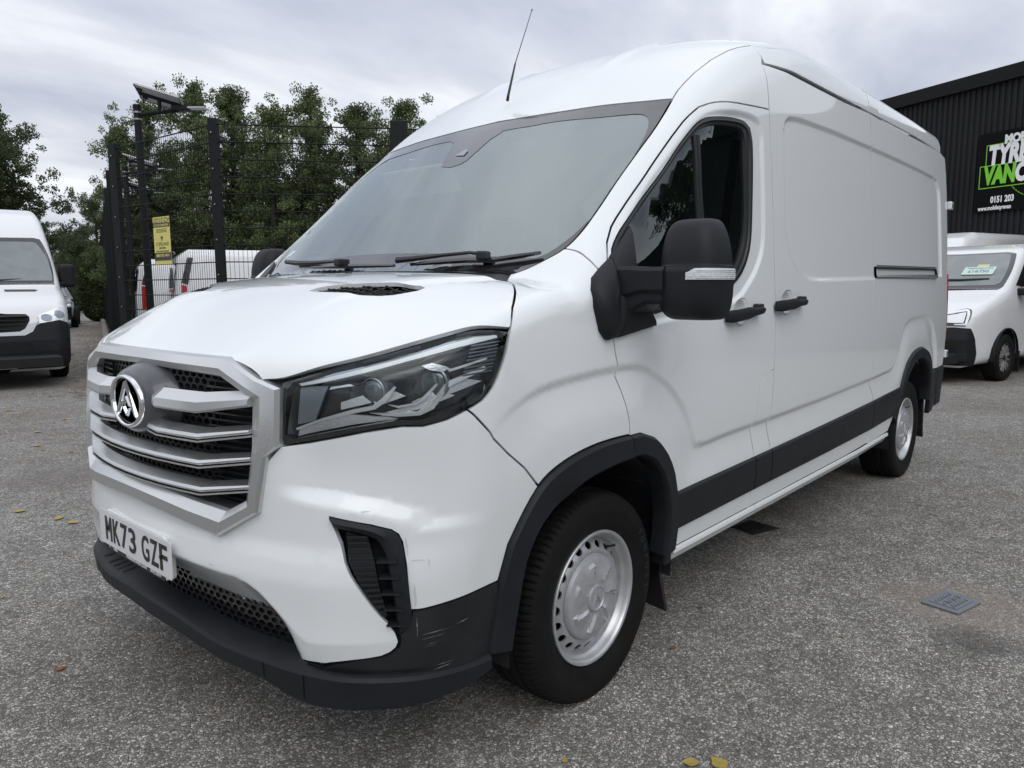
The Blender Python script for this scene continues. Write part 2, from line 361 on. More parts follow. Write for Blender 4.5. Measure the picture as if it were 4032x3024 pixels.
# outlines measured on the body, metres (x rearward, y offside, z up)
TR={
'hl_top':[(0.126,-0.559,1.102),(0.15,-0.628,1.111),(0.186,-0.694,1.134),(0.268,-0.789,1.166),(0.364,-0.855,1.196),(0.456,-0.91,1.223),(0.507,-0.939,1.236),(0.533,-0.954,1.239),(0.57,-0.973,1.235),(0.613,-0.985,1.23)],
'ws_header':[(1.646,-0.035,2.063),(1.65,-0.323,2.056),(1.668,-0.53,2.052),(1.688,-0.718,2.042),(1.713,-0.831,2.038)],
'ws_side':[(1.713,-0.831,2.038),(1.561,-0.853,1.911),(1.445,-0.854,1.812),(1.309,-0.855,1.694),(1.199,-0.861,1.599),(1.102,-0.862,1.516),(1.032,-0.846,1.459),(0.975,-0.799,1.418),(0.933,-0.758,1.391),(0.898,-0.735,1.379)],
'frit_in':[(1.576,-0.085,2.004),(1.581,-0.24,2.003),(1.593,-0.369,2.004),(1.602,-0.576,1.991),(1.62,-0.742,1.981),(1.606,-0.781,1.963),(1.562,-0.814,1.92),(1.474,-0.836,1.84),(1.345,-0.849,1.727),(1.207,-0.856,1.606),(1.107,-0.841,1.524),(1.034,-0.809,1.467),(0.996,-0.778,1.44),(0.952,-0.677,1.418),(0.93,-0.494,1.422),(0.913,-0.285,1.426)],
'pillarjoint':[(1.032,-0.846,1.459),(1.034,-0.879,1.454),(1.028,-0.917,1.44),(1.026,-0.952,1.415),(1.032,-0.978,1.39)],
'farch_out':[(0.53,-0.967,0.353),(0.569,-0.979,0.543),(0.582,-0.982,0.584),(0.602,-0.985,0.64),(0.633,-0.99,0.687),(0.661,-0.993,0.725),(0.713,-0.999,0.784),(0.776,-1.004,0.819),(0.861,-1.009,0.844),(0.952,-1.012,0.858),(1.05,-1.016,0.864),(1.145,-1.018,0.863)],
'farch_in':[(0.618,-0.972,0.354),(0.631,-0.976,0.405),(0.643,-0.98,0.47),(0.652,-0.983,0.525),(0.665,-0.986,0.578),(0.69,-0.99,0.628),(0.728,-0.994,0.676),(0.775,-0.998,0.711),(0.833,-1.002,0.733),(0.912,-1.007,0.761),(1.006,-1.011,0.776),(1.087,-1.014,0.784),(1.162,-1.016,0.786)],
'hl_out':[(0.148,-0.625,1.104),(0.184,-0.698,1.127),(0.265,-0.793,1.161),(0.359,-0.862,1.191),(0.451,-0.916,1.218),(0.503,-0.943,1.231),(0.529,-0.957,1.233),(0.568,-0.975,1.231),(0.612,-0.988,1.224),(0.604,-0.991,1.208),(0.594,-0.992,1.174),(0.574,-0.992,1.132),(0.544,-0.99,1.084),(0.509,-0.984,1.051),(0.466,-0.971,1.03),(0.414,-0.949,1.008),(0.362,-0.919,0.995),(0.318,-0.887,0.997),(0.252,-0.823,0.984),(0.176,-0.697,0.953),(0.138,-0.634,0.942),(0.139,-0.632,0.986),(0.147,-0.631,1.084)],
'hl_lens':[(0.152,-0.645,1.084),(0.16,-0.661,1.102),(0.215,-0.747,1.139),(0.33,-0.853,1.176),(0.447,-0.92,1.214),(0.518,-0.958,1.226),(0.577,-0.981,1.224),(0.597,-0.99,1.208),(0.576,-0.991,1.157),(0.546,-0.989,1.109),(0.506,-0.982,1.069),(0.449,-0.964,1.042),(0.383,-0.932,1.022),(0.354,-0.914,1.014),(0.312,-0.884,1.016),(0.23,-0.797,0.997),(0.155,-0.662,0.964),(0.144,-0.643,0.972)],
'hl_drl':[(0.162,-0.667,1.102),(0.243,-0.788,1.14),(0.325,-0.859,1.166),(0.439,-0.927,1.201),(0.514,-0.961,1.218),(0.575,-0.983,1.219),(0.576,-0.986,1.212),(0.466,-0.95,1.194),(0.342,-0.88,1.162),(0.239,-0.793,1.128),(0.165,-0.676,1.096)],
'hl_box':[(0.159,-0.662,1.09),(0.193,-0.741,1.102),(0.175,-0.702,1.003),(0.153,-0.658,0.993)],
'hl_inner':[(0.228,-0.795,1.097),(0.267,-0.837,1.11),(0.304,-0.871,1.109),(0.311,-0.878,1.095),(0.295,-0.869,1.062),(0.263,-0.839,1.047),(0.217,-0.784,1.037)],
'hl_clear':[(0.155,-0.662,0.964),(0.157,-0.667,0.986),(0.217,-0.783,1.025),(0.289,-0.864,1.017),(0.312,-0.883,1.013),(0.23,-0.797,0.997)],
'hl_stripA':[(0.154,-0.66,0.986),(0.175,-0.702,1.003),(0.186,-0.728,1.013),(0.229,-0.801,1.038),(0.263,-0.839,1.048),(0.283,-0.858,1.069),(0.308,-0.876,1.098),(0.312,-0.879,1.094),(0.291,-0.866,1.06),(0.269,-0.845,1.039),(0.234,-0.806,1.029),(0.188,-0.73,1.007),(0.175,-0.701,0.996),(0.154,-0.661,0.98)],
'hl_stripB':[(0.258,-0.834,1.029),(0.307,-0.88,1.027),(0.354,-0.914,1.03),(0.379,-0.929,1.045),(0.417,-0.946,1.096),(0.432,-0.952,1.106),(0.531,-0.984,1.137),(0.539,-0.987,1.129),(0.44,-0.957,1.096),(0.426,-0.951,1.087),(0.389,-0.935,1.035),(0.358,-0.917,1.02),(0.31,-0.882,1.018)],
'hl_stripC':[(0.292,-0.867,1.051),(0.313,-0.884,1.047),(0.349,-0.91,1.054),(0.366,-0.92,1.068),(0.398,-0.936,1.101),(0.401,-0.938,1.096),(0.37,-0.923,1.062),(0.35,-0.911,1.049),(0.313,-0.884,1.041)],
'hl_stripD':[(0.43,-0.948,1.134),(0.538,-0.985,1.159),(0.539,-0.985,1.154),(0.431,-0.95,1.128)],
'hl_shape':[(0.371,-0.909,1.15),(0.395,-0.923,1.156),(0.423,-0.943,1.145),(0.435,-0.951,1.136),(0.415,-0.942,1.128),(0.388,-0.925,1.136)],
'fang_vent':[(0.182,-0.766,0.755),(0.193,-0.785,0.748),(0.195,-0.791,0.707),(0.195,-0.808,0.654),(0.199,-0.821,0.631),(0.219,-0.848,0.579),(0.254,-0.877,0.51),(0.262,-0.884,0.508),(0.284,-0.899,0.468),(0.286,-0.9,0.447),(0.283,-0.896,0.434),(0.268,-0.883,0.418),(0.253,-0.869,0.41),(0.203,-0.821,0.404),(0.166,-0.766,0.392)],
'fang_left':[(0.511,-0.079,0.007),(0.499,-0.083,0.021),(0.332,-0.321,0.236),(0.231,-0.419,0.359),(0.214,-0.425,0.381),(0.188,-0.3,0.395),(0.219,0.011,0.335),(0.34,0.457,0.22)],
'vent_out':[(0.183,-0.766,0.772),(0.247,-0.847,0.752),(0.282,-0.879,0.738),(0.295,-0.89,0.726),(0.302,-0.896,0.706),(0.304,-0.907,0.647),(0.311,-0.917,0.526),(0.31,-0.915,0.502)],
'whiteblack':[(0.568,-0.979,0.544),(0.33,-0.927,0.526),(0.311,-0.917,0.529)],
'foglamp':[(0.143,-0.367,0.46),(0.136,-0.412,0.477),(0.152,-0.415,0.457),(0.177,-0.392,0.421),(0.196,-0.354,0.392),(0.204,-0.314,0.377),(0.189,-0.307,0.394),(0.162,-0.331,0.431)],
'frame_out':[(0.12,-0.421,1.151),(0.127,-0.56,1.101),(0.147,-0.631,1.082),(0.137,-0.631,0.942),(0.12,-0.596,0.913),(0.105,-0.566,0.761),(0.061,-0.419,0.68)],
'frame_in':[(0.092,-0.424,1.108),(0.106,-0.503,1.071),(0.113,-0.541,1.045),(0.104,-0.542,0.93),(0.102,-0.541,0.898),(0.094,-0.524,0.791),(0.076,-0.461,0.754)],
'sail_a':[(1.086,-0.973,1.424),(1.076,-0.987,1.395),(1.1,-0.999,1.359),(1.071,-1.007,1.287),(1.065,-1.012,1.184),(1.017,-1.011,1.18),(0.989,-1.009,1.213),(0.964,-1.004,1.289),(0.97,-0.991,1.334),(0.991,-0.983,1.359),(1.033,-0.978,1.39)],
'sail_b':[(1.087,-0.972,1.427),(1.233,-0.954,1.534),(1.21,-0.976,1.467),(1.19,-0.993,1.399),(1.315,-0.998,1.393),(1.302,-1.008,1.332),(1.236,-1.011,1.289),(1.205,-1.011,1.276),(1.234,-1.013,1.257),(1.273,-1.014,1.233),(1.293,-1.016,1.208),(1.065,-1.013,1.183),(1.071,-1.007,1.287),(1.1,-0.999,1.359),(1.076,-0.987,1.395)],
}
# ---------------------------------------------------------------- surface panels cut from the body form
class Lin:
    def __init__(s,d):
        s.d=np.array(d,float);s.d/=np.linalg.norm(s.d)
        if abs(s.d[1])<1e-6: s.e1=np.array([0,1.,0])
        else: s.e1=np.cross(s.d,[0,0,1.]); s.e1/=np.linalg.norm(s.e1)
        s.e2=np.cross(s.e1,s.d)
    def to2(s,P): s.k=float((P@s.d).min())-.4; return np.stack([P@s.e1,P@s.e2],-1)
    def ray(s,q): return q[:,:1]*s.e1+q[:,1:]*s.e2+s.k*s.d, np.broadcast_to(s.d,(len(q),3)).copy()
class CylX:      # rays run inward to an axis along x
    def __init__(s,z0,R=.9): s.z0=z0;s.R=R
    def to2(s,P): return np.stack([P[:,0],np.arctan2(P[:,1],P[:,2]-s.z0)*s.R],-1)
    def ray(s,q):
        th=q[:,1]/s.R; d=np.stack([0*th,np.sin(th),np.cos(th)],-1); O=np.stack([q[:,0],0*th,0*th+s.z0],-1)+d*2.2
        return O,-d
class CylZ:      # rays run inward to an upright axis behind the nose
    def __init__(s,x0=1.3,R=1.0): s.x0=x0;s.R=R
    def to2(s,P): return np.stack([np.arctan2(P[:,1],s.x0-P[:,0])*s.R,P[:,2]],-1)
    def ray(s,q):
        th=q[:,0]/s.R; d=np.stack([-np.cos(th),np.sin(th),0*th],-1); O=np.stack([0*th+s.x0,0*th,q[:,1]],-1)+d*2.0
        return O,-d
def fsolve(O,D,ff):
    N_=len(D); t=np.zeros(N_); live=np.ones(N_,bool); last=np.zeros(N_)
    for _ in range(70):
        i=np.nonzero(live)[0]
        if len(i)==0: break
        v=ff(O[i]+t[i,None]*D[i]); neg=v<3e-4
        live[i[neg]]=False
        g=i[~neg]; last[g]=t[g]; t[g]=t[g]+np.maximum(v[~neg]*.7,3e-4)
        live&=t<4
    a=last.copy();b=t+1e-3; a=np.minimum(a,b-1e-3)
    for _ in range(14):
        m=.5*(a+b); v=ff(O+m[:,None]*D); a=np.where(v>0,m,a); b=np.where(v>0,b,m)
    return O+(.5*(a+b))[:,None]*D
def inside(q,poly):
    x,y=q[:,0],q[:,1]; c_=np.zeros(len(q),bool); n=len(poly)
    for i in range(n):
        x1,y1=poly[i];x2,y2=poly[(i+1)%n]
        if y1==y2: continue
        m=((y1>y)!=(y2>y))&(x<(x2-x1)*(y-y1)/(y2-y1)+x1); c_^=m
    return c_
def edist(q,poly):
    best=np.full(len(q),1e9); n=len(poly)
    for i in range(n):
        a=poly[i];d=poly[(i+1)%n]-a;L_=max(d@d,1e-12)
        t=np.clip(((q-a)@d)/L_,0,1); e_=q-a-t[:,None]*d; best=np.minimum(best,(e_*e_).sum(1))
    return np.sqrt(best)
def area(p): x,y=p[:,0],p[:,1]; return .5*float((x*np.roll(y,-1)-np.roll(x,-1)*y).sum())
def clean(p,eps=1.5e-3):
    o=[p[0]]
    for q in p[1:]:
        if np.linalg.norm(q-o[-1])>eps:o.append(q)
    if np.linalg.norm(o[0]-o[-1])<eps:o.pop()
    return np.array(o)
def inset(p,s):
    p=clean(p); 
    if area(p)<0:p=p[::-1]
    a=np.roll(p,1,0);b=np.roll(p,-1,0)
    def nrm(d):
        d=d/np.maximum(np.linalg.norm(d,axis=1,keepdims=True),1e-9); return np.stack([-d[:,1],d[:,0]],-1)
    n1_=nrm(p-a);n2_=nrm(b-p);m=n1_+n2_;m/=np.maximum(np.linalg.norm(m,axis=1,keepdims=True),.3)
    k_=np.clip(1/np.maximum((m*n1_).sum(1),.5),1,1.8)
    return p+m*(s*k_)[:,None]
def densify(p,step):
    o=[]
    for i in range(len(p)):
        a=p[i];b=p[(i+1)%len(p)];k_=max(1,int(round(np.linalg.norm(b-a)/step)))
        for t in range(k_): o.append(a+(b-a)*t/k_)
    return np.array(o)
def tri2d(poly,holes,step,extra=None):
    lo=poly.min(0);hi=poly.max(0)
    gx=np.arange(lo[0]+step*.5,hi[0],step);gy=np.arange(lo[1]+step*.5,hi[1],step)
    G=np.stack(np.meshgrid(gx,gy),-1).reshape(-1,2)
    G[:,0]+=(np.round((G[:,1]-lo[1])/step)%2)*step*.5
    G=G[inside(G,poly)]; 
    if len(G): G=G[edist(G,poly)>step*.45]
    for h in holes:
        if len(G): G=G[~inside(G,h)]
        if len(G): G=G[edist(G,h)>step*.45]
    if extra is not None and len(extra):
        X=extra[inside(extra,poly)]
        if len(X): X=X[edist(X,poly)>.003]
        for h in holes:
            if len(X): X=X[~inside(X,h)]
            if len(X): X=X[edist(X,h)>.003]
        if len(X) and len(G):
            keep=np.ones(len(G),bool)
            for a in range(0,len(G),400):
                dd=((G[a:a+400,None,:]-X[None,:,:])**2).sum(-1).min(1); keep[a:a+400]=dd>(.35*step)**2
            G=G[keep]
        G=np.vstack([G,X]) if len(G) else X
    V=[Vector(p) for p in poly];E=[(i,(i+1)%len(poly)) for i in range(len(poly))]
    for h in holes:
        b=len(V);V+=[Vector(p) for p in h];E+=[(b+i,b+(i+1)%len(h)) for i in range(len(h))]
    V+=[Vector(p) for p in G]
    v,e_,f_,_,_,_=delaunay_2d_cdt(V,E,[],0,1e-6,False)
    v=np.array([(p[0],p[1]) for p in v]); T=np.array([t for t in f_ if len(t)==3])
    cen=v[T].mean(1); k_=inside(cen,poly)
    for h in holes:k_&=~inside(cen,h)
    T=T[k_]; 
    return v,T
def panel(name,m,parent,poly3,fr,step=.02,off=0.,shrink=.0028,flange=.012,holes=(),sym=False,mirror=False,ff=None,edge=None,lip=0.,feats=(),big=False):
    ff=ff or f
    P=np.array(poly3,float)
    if sym:
        Q=P.copy();Q[:,1]*=-1;P=np.vstack([P,Q[::-1]])
    p2=fr.to2(P); kk=getattr(fr,'k',None)
    p2=inset(p2,shrink) if shrink else clean(p2 if area(p2)>0 else p2[::-1])
    p2=densify(p2,edge or step)
    hs=[]
    for h in holes:
        q=fr.to2(np.array(h,float)); q=inset(q,-shrink); hs.append(densify(q,edge or step))
    if kk is not None: fr.k=kk
    ex=[]
    for pl,offs,sp_ in feats:          # extra rows of vertices beside each crease, so it stays crisp
        Q=np.array(pl,float); q=fr.to2(Q) if Q.shape[1]==3 else Q
        q=catmull(q,sp_); t=np.gradient(q,axis=0); t/=np.maximum(np.linalg.norm(t,axis=1,keepdims=True),1e-9); nn_=np.stack([-t[:,1],t[:,0]],-1)
        for o_ in offs: ex.append(q+nn_*o_)
    if kk is not None: fr.k=kk
    v,T=tri2d(p2,hs,step,np.vstack(ex) if ex else None)
    if big:     # keep only the main piece
        par=list(range(len(v)))
        def fd_(i):
            while par[i]!=i: par[i]=par[par[i]]; i=par[i]
            return i
        for t in T:
            a_=fd_(int(t[0]))
            for q in t[1:]: par[fd_(int(q))]=a_
        rt_=np.array([fd_(int(t[0])) for t in T]); u_,c__=np.unique(rt_,return_counts=True); T=T[rt_==u_[c__.argmax()]]
        us=np.unique(T); mp_=np.full(len(v),-1); mp_[us]=np.arange(len(us)); v=v[us]; T=mp_[T]
    O,D=fr.ray(v); S=fsolve(O,D,ff)
    e_=1.5e-3
    G=np.stack([ff(S+np.eye(3)[i]*e_)-ff(S-np.eye(3)[i]*e_) for i in range(3)],-1); G/=np.maximum(np.linalg.norm(G,axis=1,keepdims=True),1e-9)
    S=S+G*off
    a,b,c_=S[T[:,0]],S[T[:,1]],S[T[:,2]]; fn=np.cross(b-a,c_-a); flip=(fn*G[T[:,0]]).sum(1)<0
    T=np.where(flip[:,None],T[:,::-1],T)
    V=[*S];Fc=[tuple(t) for t in T]; LN=[G[i] for t in T for i in t]
    if flange:
        # boundary edges
        cnt={}
        for t in T:
            for i in range(3):
                k_=(int(t[i]),int(t[(i+1)%3])); cnt[k_]=1
        bd=[k_ for k_ in cnt if (k_[1],k_[0]) not in cnt]
        idx={}
        base=len(V)
        bv=sorted({i for k_ in bd for i in k_})
        for i in bv:
            idx[i]=len(V);V.append(S[i]);
        low={}
        for i in bv:
            low[i]=len(V);V.append(S[i]-G[i]*flange)
        for i,j in bd:
            q=(idx[j],idx[i],low[i],low[j]); Fc.append(q)
            n_=np.cross(S[j]-S[i],-G[i]); n_=-n_/max(np.linalg.norm(n_),1e-9); n_=np.cross(G[i],S[j]-S[i]); n_=-n_/max(np.linalg.norm(n_),1e-9)
            LN+= [n_]*4
    o=mesh_obj(name,V,Fc,m,parent,normals=LN)
    if mirror:
        o2=o.copy();C.objects.link(o2);o2.scale=(1,-1,1)
    return o
def S_(k,rev=False,step=.02,a=None,b=None):
    P=np.array(TR[k])[a:b]; P=smooth_pl(catmull(P,step),1) if len(P)>2 else P
    return P[::-1] if rev else P
def cat_(*a): return np.vstack([np.atleast_2d(np.asarray(x,float)) for x in a])
def ysym0(P): P=np.array(P,float).copy(); P[:,1]=np.minimum(P[:,1],-1e-4); return P
# ================================================================ THE WHITE VAN
van=empty('delivery_van',(0,0,0),label='large white panel van in the foreground with grey slatted grille and plate MK73 GZF',cat='van')
W_=M['white']
def sp(pts,ff=None):     # points on the flank from (x,z)
    q=np.array(pts,float); O=np.stack([q[:,0],q[:,0]*0-1.4,q[:,1]],-1); D=np.tile([0,1.,0],(len(q),1)); return fsolve(O,D,f)
def onf(P,it=3):
    P=np.array(P,float)
    for _ in range(it):
        e_=1e-3;G=np.stack([f(P+np.eye(3)[i]*e_)-f(P-np.eye(3)[i]*e_) for i in range(3)],-1)/(2*e_)
        P=P-(f(P)/np.maximum((G*G).sum(-1),1e-6))[:,None]*G
    return P,G/np.maximum(np.linalg.norm(G,axis=1,keepdims=True),1e-9)
def resamp(P,n):
    P=np.array(P,float);s=np.r_[0,np.cumsum(np.linalg.norm(np.diff(P,axis=0),axis=1))];t=np.linspace(0,s[-1],n)
    return np.stack([np.interp(t,s,P[:,i]) for i in range(3)],-1)
def strip(name,m,parent,A,B,prof,n=40,auto=40,mirror=False,closed=False,re=True):
    A=resamp(A,n) if re else np.array(A,float);B=resamp(B,n) if re else np.array(B,float)
    n=len(A);rows=[]
    for t,o in prof:
        P,G=onf(A*(1-t)+B*t); rows.append(P+G*o)
    rows=np.array(rows).transpose(1,0,2)  # station, profile
    mb=MB();k=len(prof);V=[p for r in rows for p in r];F_=[]
    for i in range(n if closed else n-1):
        j=(i+1)%n
        for a in range(k-1): F_.append((i*k+a,i*k+a+1,j*k+a+1,j*k+a))
    if not closed: F_.append(tuple(range(k))); F_.append(tuple((n-1)*k+a for a in range(k-1,-1,-1)))
    # orient by comparing with surface normal
    mid=F_[len(F_)//2]; p=[np.array(V[i]) for i in mid[:3]]; nn=np.cross(p[1]-p[0],p[2]-p[0]); _,g=onf([p[0]],1)
    if float(nn@g[0])<0: F_=[q[::-1] for q in F_]
    mb.add(V,F_); o=mb.build(name,m,parent,auto=auto)
    if mirror: o2=o.copy();C.objects.link(o2);o2.scale=(1,-1,1)
    return o
SIDE=Lin((0,1,0))
# feature lines on the flank
FEAT['swage']=[(.20,.30)]+[tuple(p) for p in [(.40,.72),(.47,.86),(.53,.96),(.57,.99),(.65,1.03),(.74,1.055),(.87,1.07),(1.04,1.08),(1.17,1.08),(1.24,1.07),(1.31,1.04),(1.38,1.005),(1.45,.955),(1.51,.90),(1.56,.83),(1.60,.765),(1.66,.745),(1.92,.752),(2.4,.757),(2.9,.765),(3.27,.775),(3.76,.79),(4.01,.80),(4.17,.81),(4.26,.85),(4.32,.93),(4.37,1.01),(4.46,1.08),(4.60,1.11),(4.85,1.12),(5.04,1.11),(5.18,1.06),(5.30,.97),(5.40,.85),(5.5,.6),(5.6,.2)]]
FEAT['recess']=[(2.52,1.45),(2.45,1.56),(2.44,1.75),(2.455,2.00),(2.48,2.06),(2.54,2.085),(2.70,2.10),(3.13,2.112),(3.79,2.117),(4.44,2.117),(5.25,2.11),(5.40,2.07),(5.46,1.95),(5.49,1.45),(5.49,1.40),(4.40,1.385),(3.75,1.375),(3.30,1.367),(2.85,1.362),(2.67,1.38),(2.52,1.45)][::-1]
FEAT['winrec']=[(1.11,1.43),(1.20,1.52),(1.33,1.64),(1.45,1.745),(1.59,1.86),(1.69,1.935),(1.76,1.975),(1.84,2.0),(1.99,2.02),(2.13,2.025),(2.20,2.01),(2.225,1.96),(2.225,1.89),(2.22,1.68),(2.205,1.51),(2.14,1.41),(2.05,1.34),(1.96,1.29),(1.83,1.262),(1.45,1.225),(1.2,1.205),(1.08,1.22),(1.11,1.43)][::-1]
FEAT['swage_f']=Field(FEAT['swage']); FEAT['recess_f']=Field(FEAT['recess'],True); FEAT['winrec_f']=Field(FEAT['winrec'],True)
def side3(key): 
    P=np.array(FEAT[key],float); P=P[(P[:,0]>.38)&(P[:,1]>.5)]; return sp(P)
OF_=[-.020,-.013,-.006,0,.007,.014,.022]
OR_=[-.022,-.014,-.007,0,.007,.014,.022]
FS=[(side3('swage'),OF_,.016)]; FR=[(side3('recess'),OR_,.016)]; FW=[(side3('winrec'),OR_,.014)]
# --- bonnet
fr_bon=CylX(.5)
bfront=[(.098,-.0005,1.157),(.100,-.19,1.155),(.119,-.423,1.151),(.1255,-.563,1.102)]
hltop=S_('hl_top')[2:]; bside=[(.62,-.985,1.235),(.655,-.962,1.29),(.74,-.895,1.345),(.80,-.835,1.368),(.822,-.803,1.376)]
vb=[(.43,-.34),(.455,-.345),(.50,-.40),(.55,-.54),(.605,-.64),(.60,-.665),(.57,-.668),(.53,-.652),(.48,-.615),(.44,-.50)]
def topz(pts):
    q=np.array(pts,float); O=np.stack([q[:,0],q[:,1],q[:,0]*0+3.2],-1); return fsolve(O,np.tile([0,0,-1.],(len(q),1)),f)
vbp=topz(catmull(vb,.03,True)); vbm=vbp.copy(); vbm[:,1]*=-1
bside=[tuple(q) for q in onf(bside)[0]]
bfront=[tuple(q) for q in onf(bfront)[0]]; bfront[0]=(bfront[0][0],-.0005,bfront[0][2])
BC_=topz([(.13,-.418),(.35,-.485),(.6,-.60),(.80,-.715)])
bonnet=panel('bonnet',W_,van,cat_(bfront,hltop,catmull(bside,.03),[(.80,-.60,1.38),(.79,-.3,1.38),(.785,-.0005,1.38)]),fr_bon,.020,holes=[vbp,vbm],sym=True,edge=.016,feats=[(BC_,[-.014,-.006,.002,.01,.018,.026],.02),(BC_*np.array([1,-1,1.]),[-.026,-.018,-.01,-.002,.006,.014],.02)])
for s in(1,-1):
    g=empty('bonnet_vent',parent=van); 
    pp=vbp*np.array([1,s,1.])
    panel('vent_recess',M['inner'],g,pp,CylX(.5),.05,off=-.022,shrink=0,flange=0)
    for k in range(6):
        a=.45+.025*k
        xs=[p for p in np.linspace(-.66,-.34,22) if inside(np.array([[a+.0,p]]),np.array([q[:2] for q in vbp]))[0]]
        if len(xs)>3:
            P=topz([(a,y) for y in xs]); P[:,2]-=.011; P[:,1]*=s
            mb=MB(); P=P+np.array([[0,0,.002*(i%2)] for i in range(len(P))]); mb.tube([p for p in P],.0034,4); mb.build('slat',M['inner'],g)
    mb=MB()
    for y in np.linspace(-.62,-.40,8):
        xs=[x for x in np.linspace(.42,.61,14) if inside(np.array([[x,y]]),np.array([q[:2] for q in vbp]))[0]]
        if len(xs)>2:
            P=topz([(x,y) for x in xs]);P[:,2]-=.013;P[:,1]*=s; mb.tube(list(P),.0025,4)
    mb.build('cross_rib',M['plastic2'],g)
# --- windscreen
fr_ws=CylX(.9)
hdr=S_('ws_header'); hdr=ysym0(hdr); hdr=cat_([(1.65,-.0005,2.06)],hdr[2:])
wside=S_('ws_side')[1:]; wside=wside[wside[:,0]>.93]
wsout=cat_(hdr,wside,[(.905,-.74,1.385),(.88,-.55,1.39),(.865,-.3,1.395),(.86,-.0005,1.395)])
fi=S_('frit_in'); fi=fi[fi[:,0]>.93]
fi=fi[fi[:,1]<-.03]
fi=fi[fi[:,0]>.985]
low=[(.972,-.66,1.44),(.962,-.40,1.44),(.957,-.2,1.445),(.957,0,1.445)]
R1=cat_(fi,low); L1=R1[::-1].copy(); L1[:,1]*=-1
L1=L1[~((L1[:,0]>1.5)&(L1[:,1]<.24))]
L1=L1[1:]
sens=np.array([(1.575,.235,2.0),(1.56,.20,1.99),(1.44,.14,1.88),(1.405,.115,1.855),(1.39,.05,1.84),(1.40,-.01,1.85),(1.42,-.03,1.865),(1.53,-.06,1.97),(1.575,-.10,2.0)])
fhole=cat_(R1,L1,sens)
fh2=np.array([p for p in fhole])
ws=empty('windscreen',parent=van)
panel('glass',M['glass'],ws,wsout,CylX(.9),.05,off=-.004,shrink=.003,flange=0,sym=True)
fr_=panel('frit_border',M['frit'],ws,wsout,CylX(.9),.03,off=-.0025,shrink=.003,flange=.0,holes=[fh2],sym=True)
P_=np.array([(1.50,.045),(1.475,.055),(1.462,.0),(1.492,.005)])
# camera window in the sensor patch
panel('sensor_window',M['lampgrey'],ws,topz([(1.495,.045),(1.462,.085),(1.452,.02),(1.478,.02)]),CylX(.9),.05,off=.0005,shrink=0,flange=0)
# cowl
strip('cowl',M['plastic2'],van,topz([(.80,y) for y in np.linspace(-.78,.78,30)]),topz([(.86+.075*(abs(y)/.74)**2,y) for y in np.linspace(-.74,.74,30)]),[(0,-.03),(.02,-.012),(.5,-.012),(1,-.006),(1.02,-.03)],n=30)
o=panel('cowl_corner',M['plastic2'],van,onf([(.815,-.80,1.375),(.90,-.76,1.395),(.99,-.81,1.44),(1.035,-.855,1.462),(.97,-.862,1.435),(.87,-.835,1.395)])[0],Lin((.4,.5,-.75)),.02,off=.006,flange=.01); o.scale=(1,-1,1)
# --- front wing
df=[(1.085,1.42),(1.078,1.37),(1.07,1.29),(1.065,1.18),(1.075,1.13),(1.088,1.09),(1.083,1.06),(1.11,1.01),(1.13,.96),(1.145,.91),(1.15,.862)]
dfront=sp(catmull([(a,b) for a,b in df],.03)[:, :])
pj=S_('pillarjoint'); 
wlow=S_('ws_side'); wlow=wlow[(wlow[:,0]>.83)&(wlow[:,0]<1.04)]
fo=S_('farch_out'); fo=fo[fo[:,2]>.775]
fb=np.array([(.466,-.972,1.03),(.484,-.978,1.014),(.530,-.990,.964),(.543,-.992,.944),(.592,-.996,.898),(.655,-.999,.846),(.705,-.999,.79)])
fb=onf(fb)[0]; hlo=np.array(TR['hl_out']); hl_side=hlo[8:15]
wing_outline=cat_([(.822,-.803,1.376)],wlow[::-1] if wlow[0,0]>wlow[-1,0] else wlow,pj,[(1.075,-.985,1.40)],dfront[1:],fo[::-1],fb[::-1][1:],catmull(hl_side,.02)[::-1],bside[1:-1])
panel('front_wing',W_,van,wing_outline,Lin((.40,.78,-.48)),.010,mirror=True,edge=.012,feats=FS)
# --- A pillar and upper body side
dtop=[(1.085,1.425),(1.12,1.478),(1.17,1.53),(1.25,1.597),(1.36,1.69),(1.46,1.78),(1.57,1.872),(1.69,1.962),(1.75,2.0),(1.81,2.022),(1.91,2.043),(2.09,2.06),(2.295,2.078)]
DTOP=sp(catmull(dtop,.04))
rc=np.array([(1.725,-.825,2.045),(1.76,-.825,2.08),(1.82,-.828,2.13),(1.88,-.83,2.17),(2.0,-.835,2.24),(2.14,-.84,2.305),(2.22,-.845,2.335),(2.35,-.85,2.365)])
wup=wside[wside[:,0]>1.02]
pil=cat_(rc[:1],wup[2:],pj[1:],[(1.078,-.985,1.405)],DTOP,[(2.295,-.957,2.14),(2.30,-.93,2.28),(2.33,-.90,2.31),(2.35,-.868,2.345)],rc[::-1][:-1])
pil=cat_(rc[:1],onf(wup[2:])[0],pj[1:],[(1.078,-.985,1.405)],DTOP,sp([(2.296,2.14),(2.300,2.27)]),onf([(2.325,-.915,2.31),(2.333,-.875,2.37),(2.345,-.85,2.39)])[0],onf(rc[::-1][:-1])[0])
rc=onf(rc)[0]
panel('upper_body_side',W_,van,pil,Lin((.12,.80,-.58)),.018,mirror=True,edge=.012)
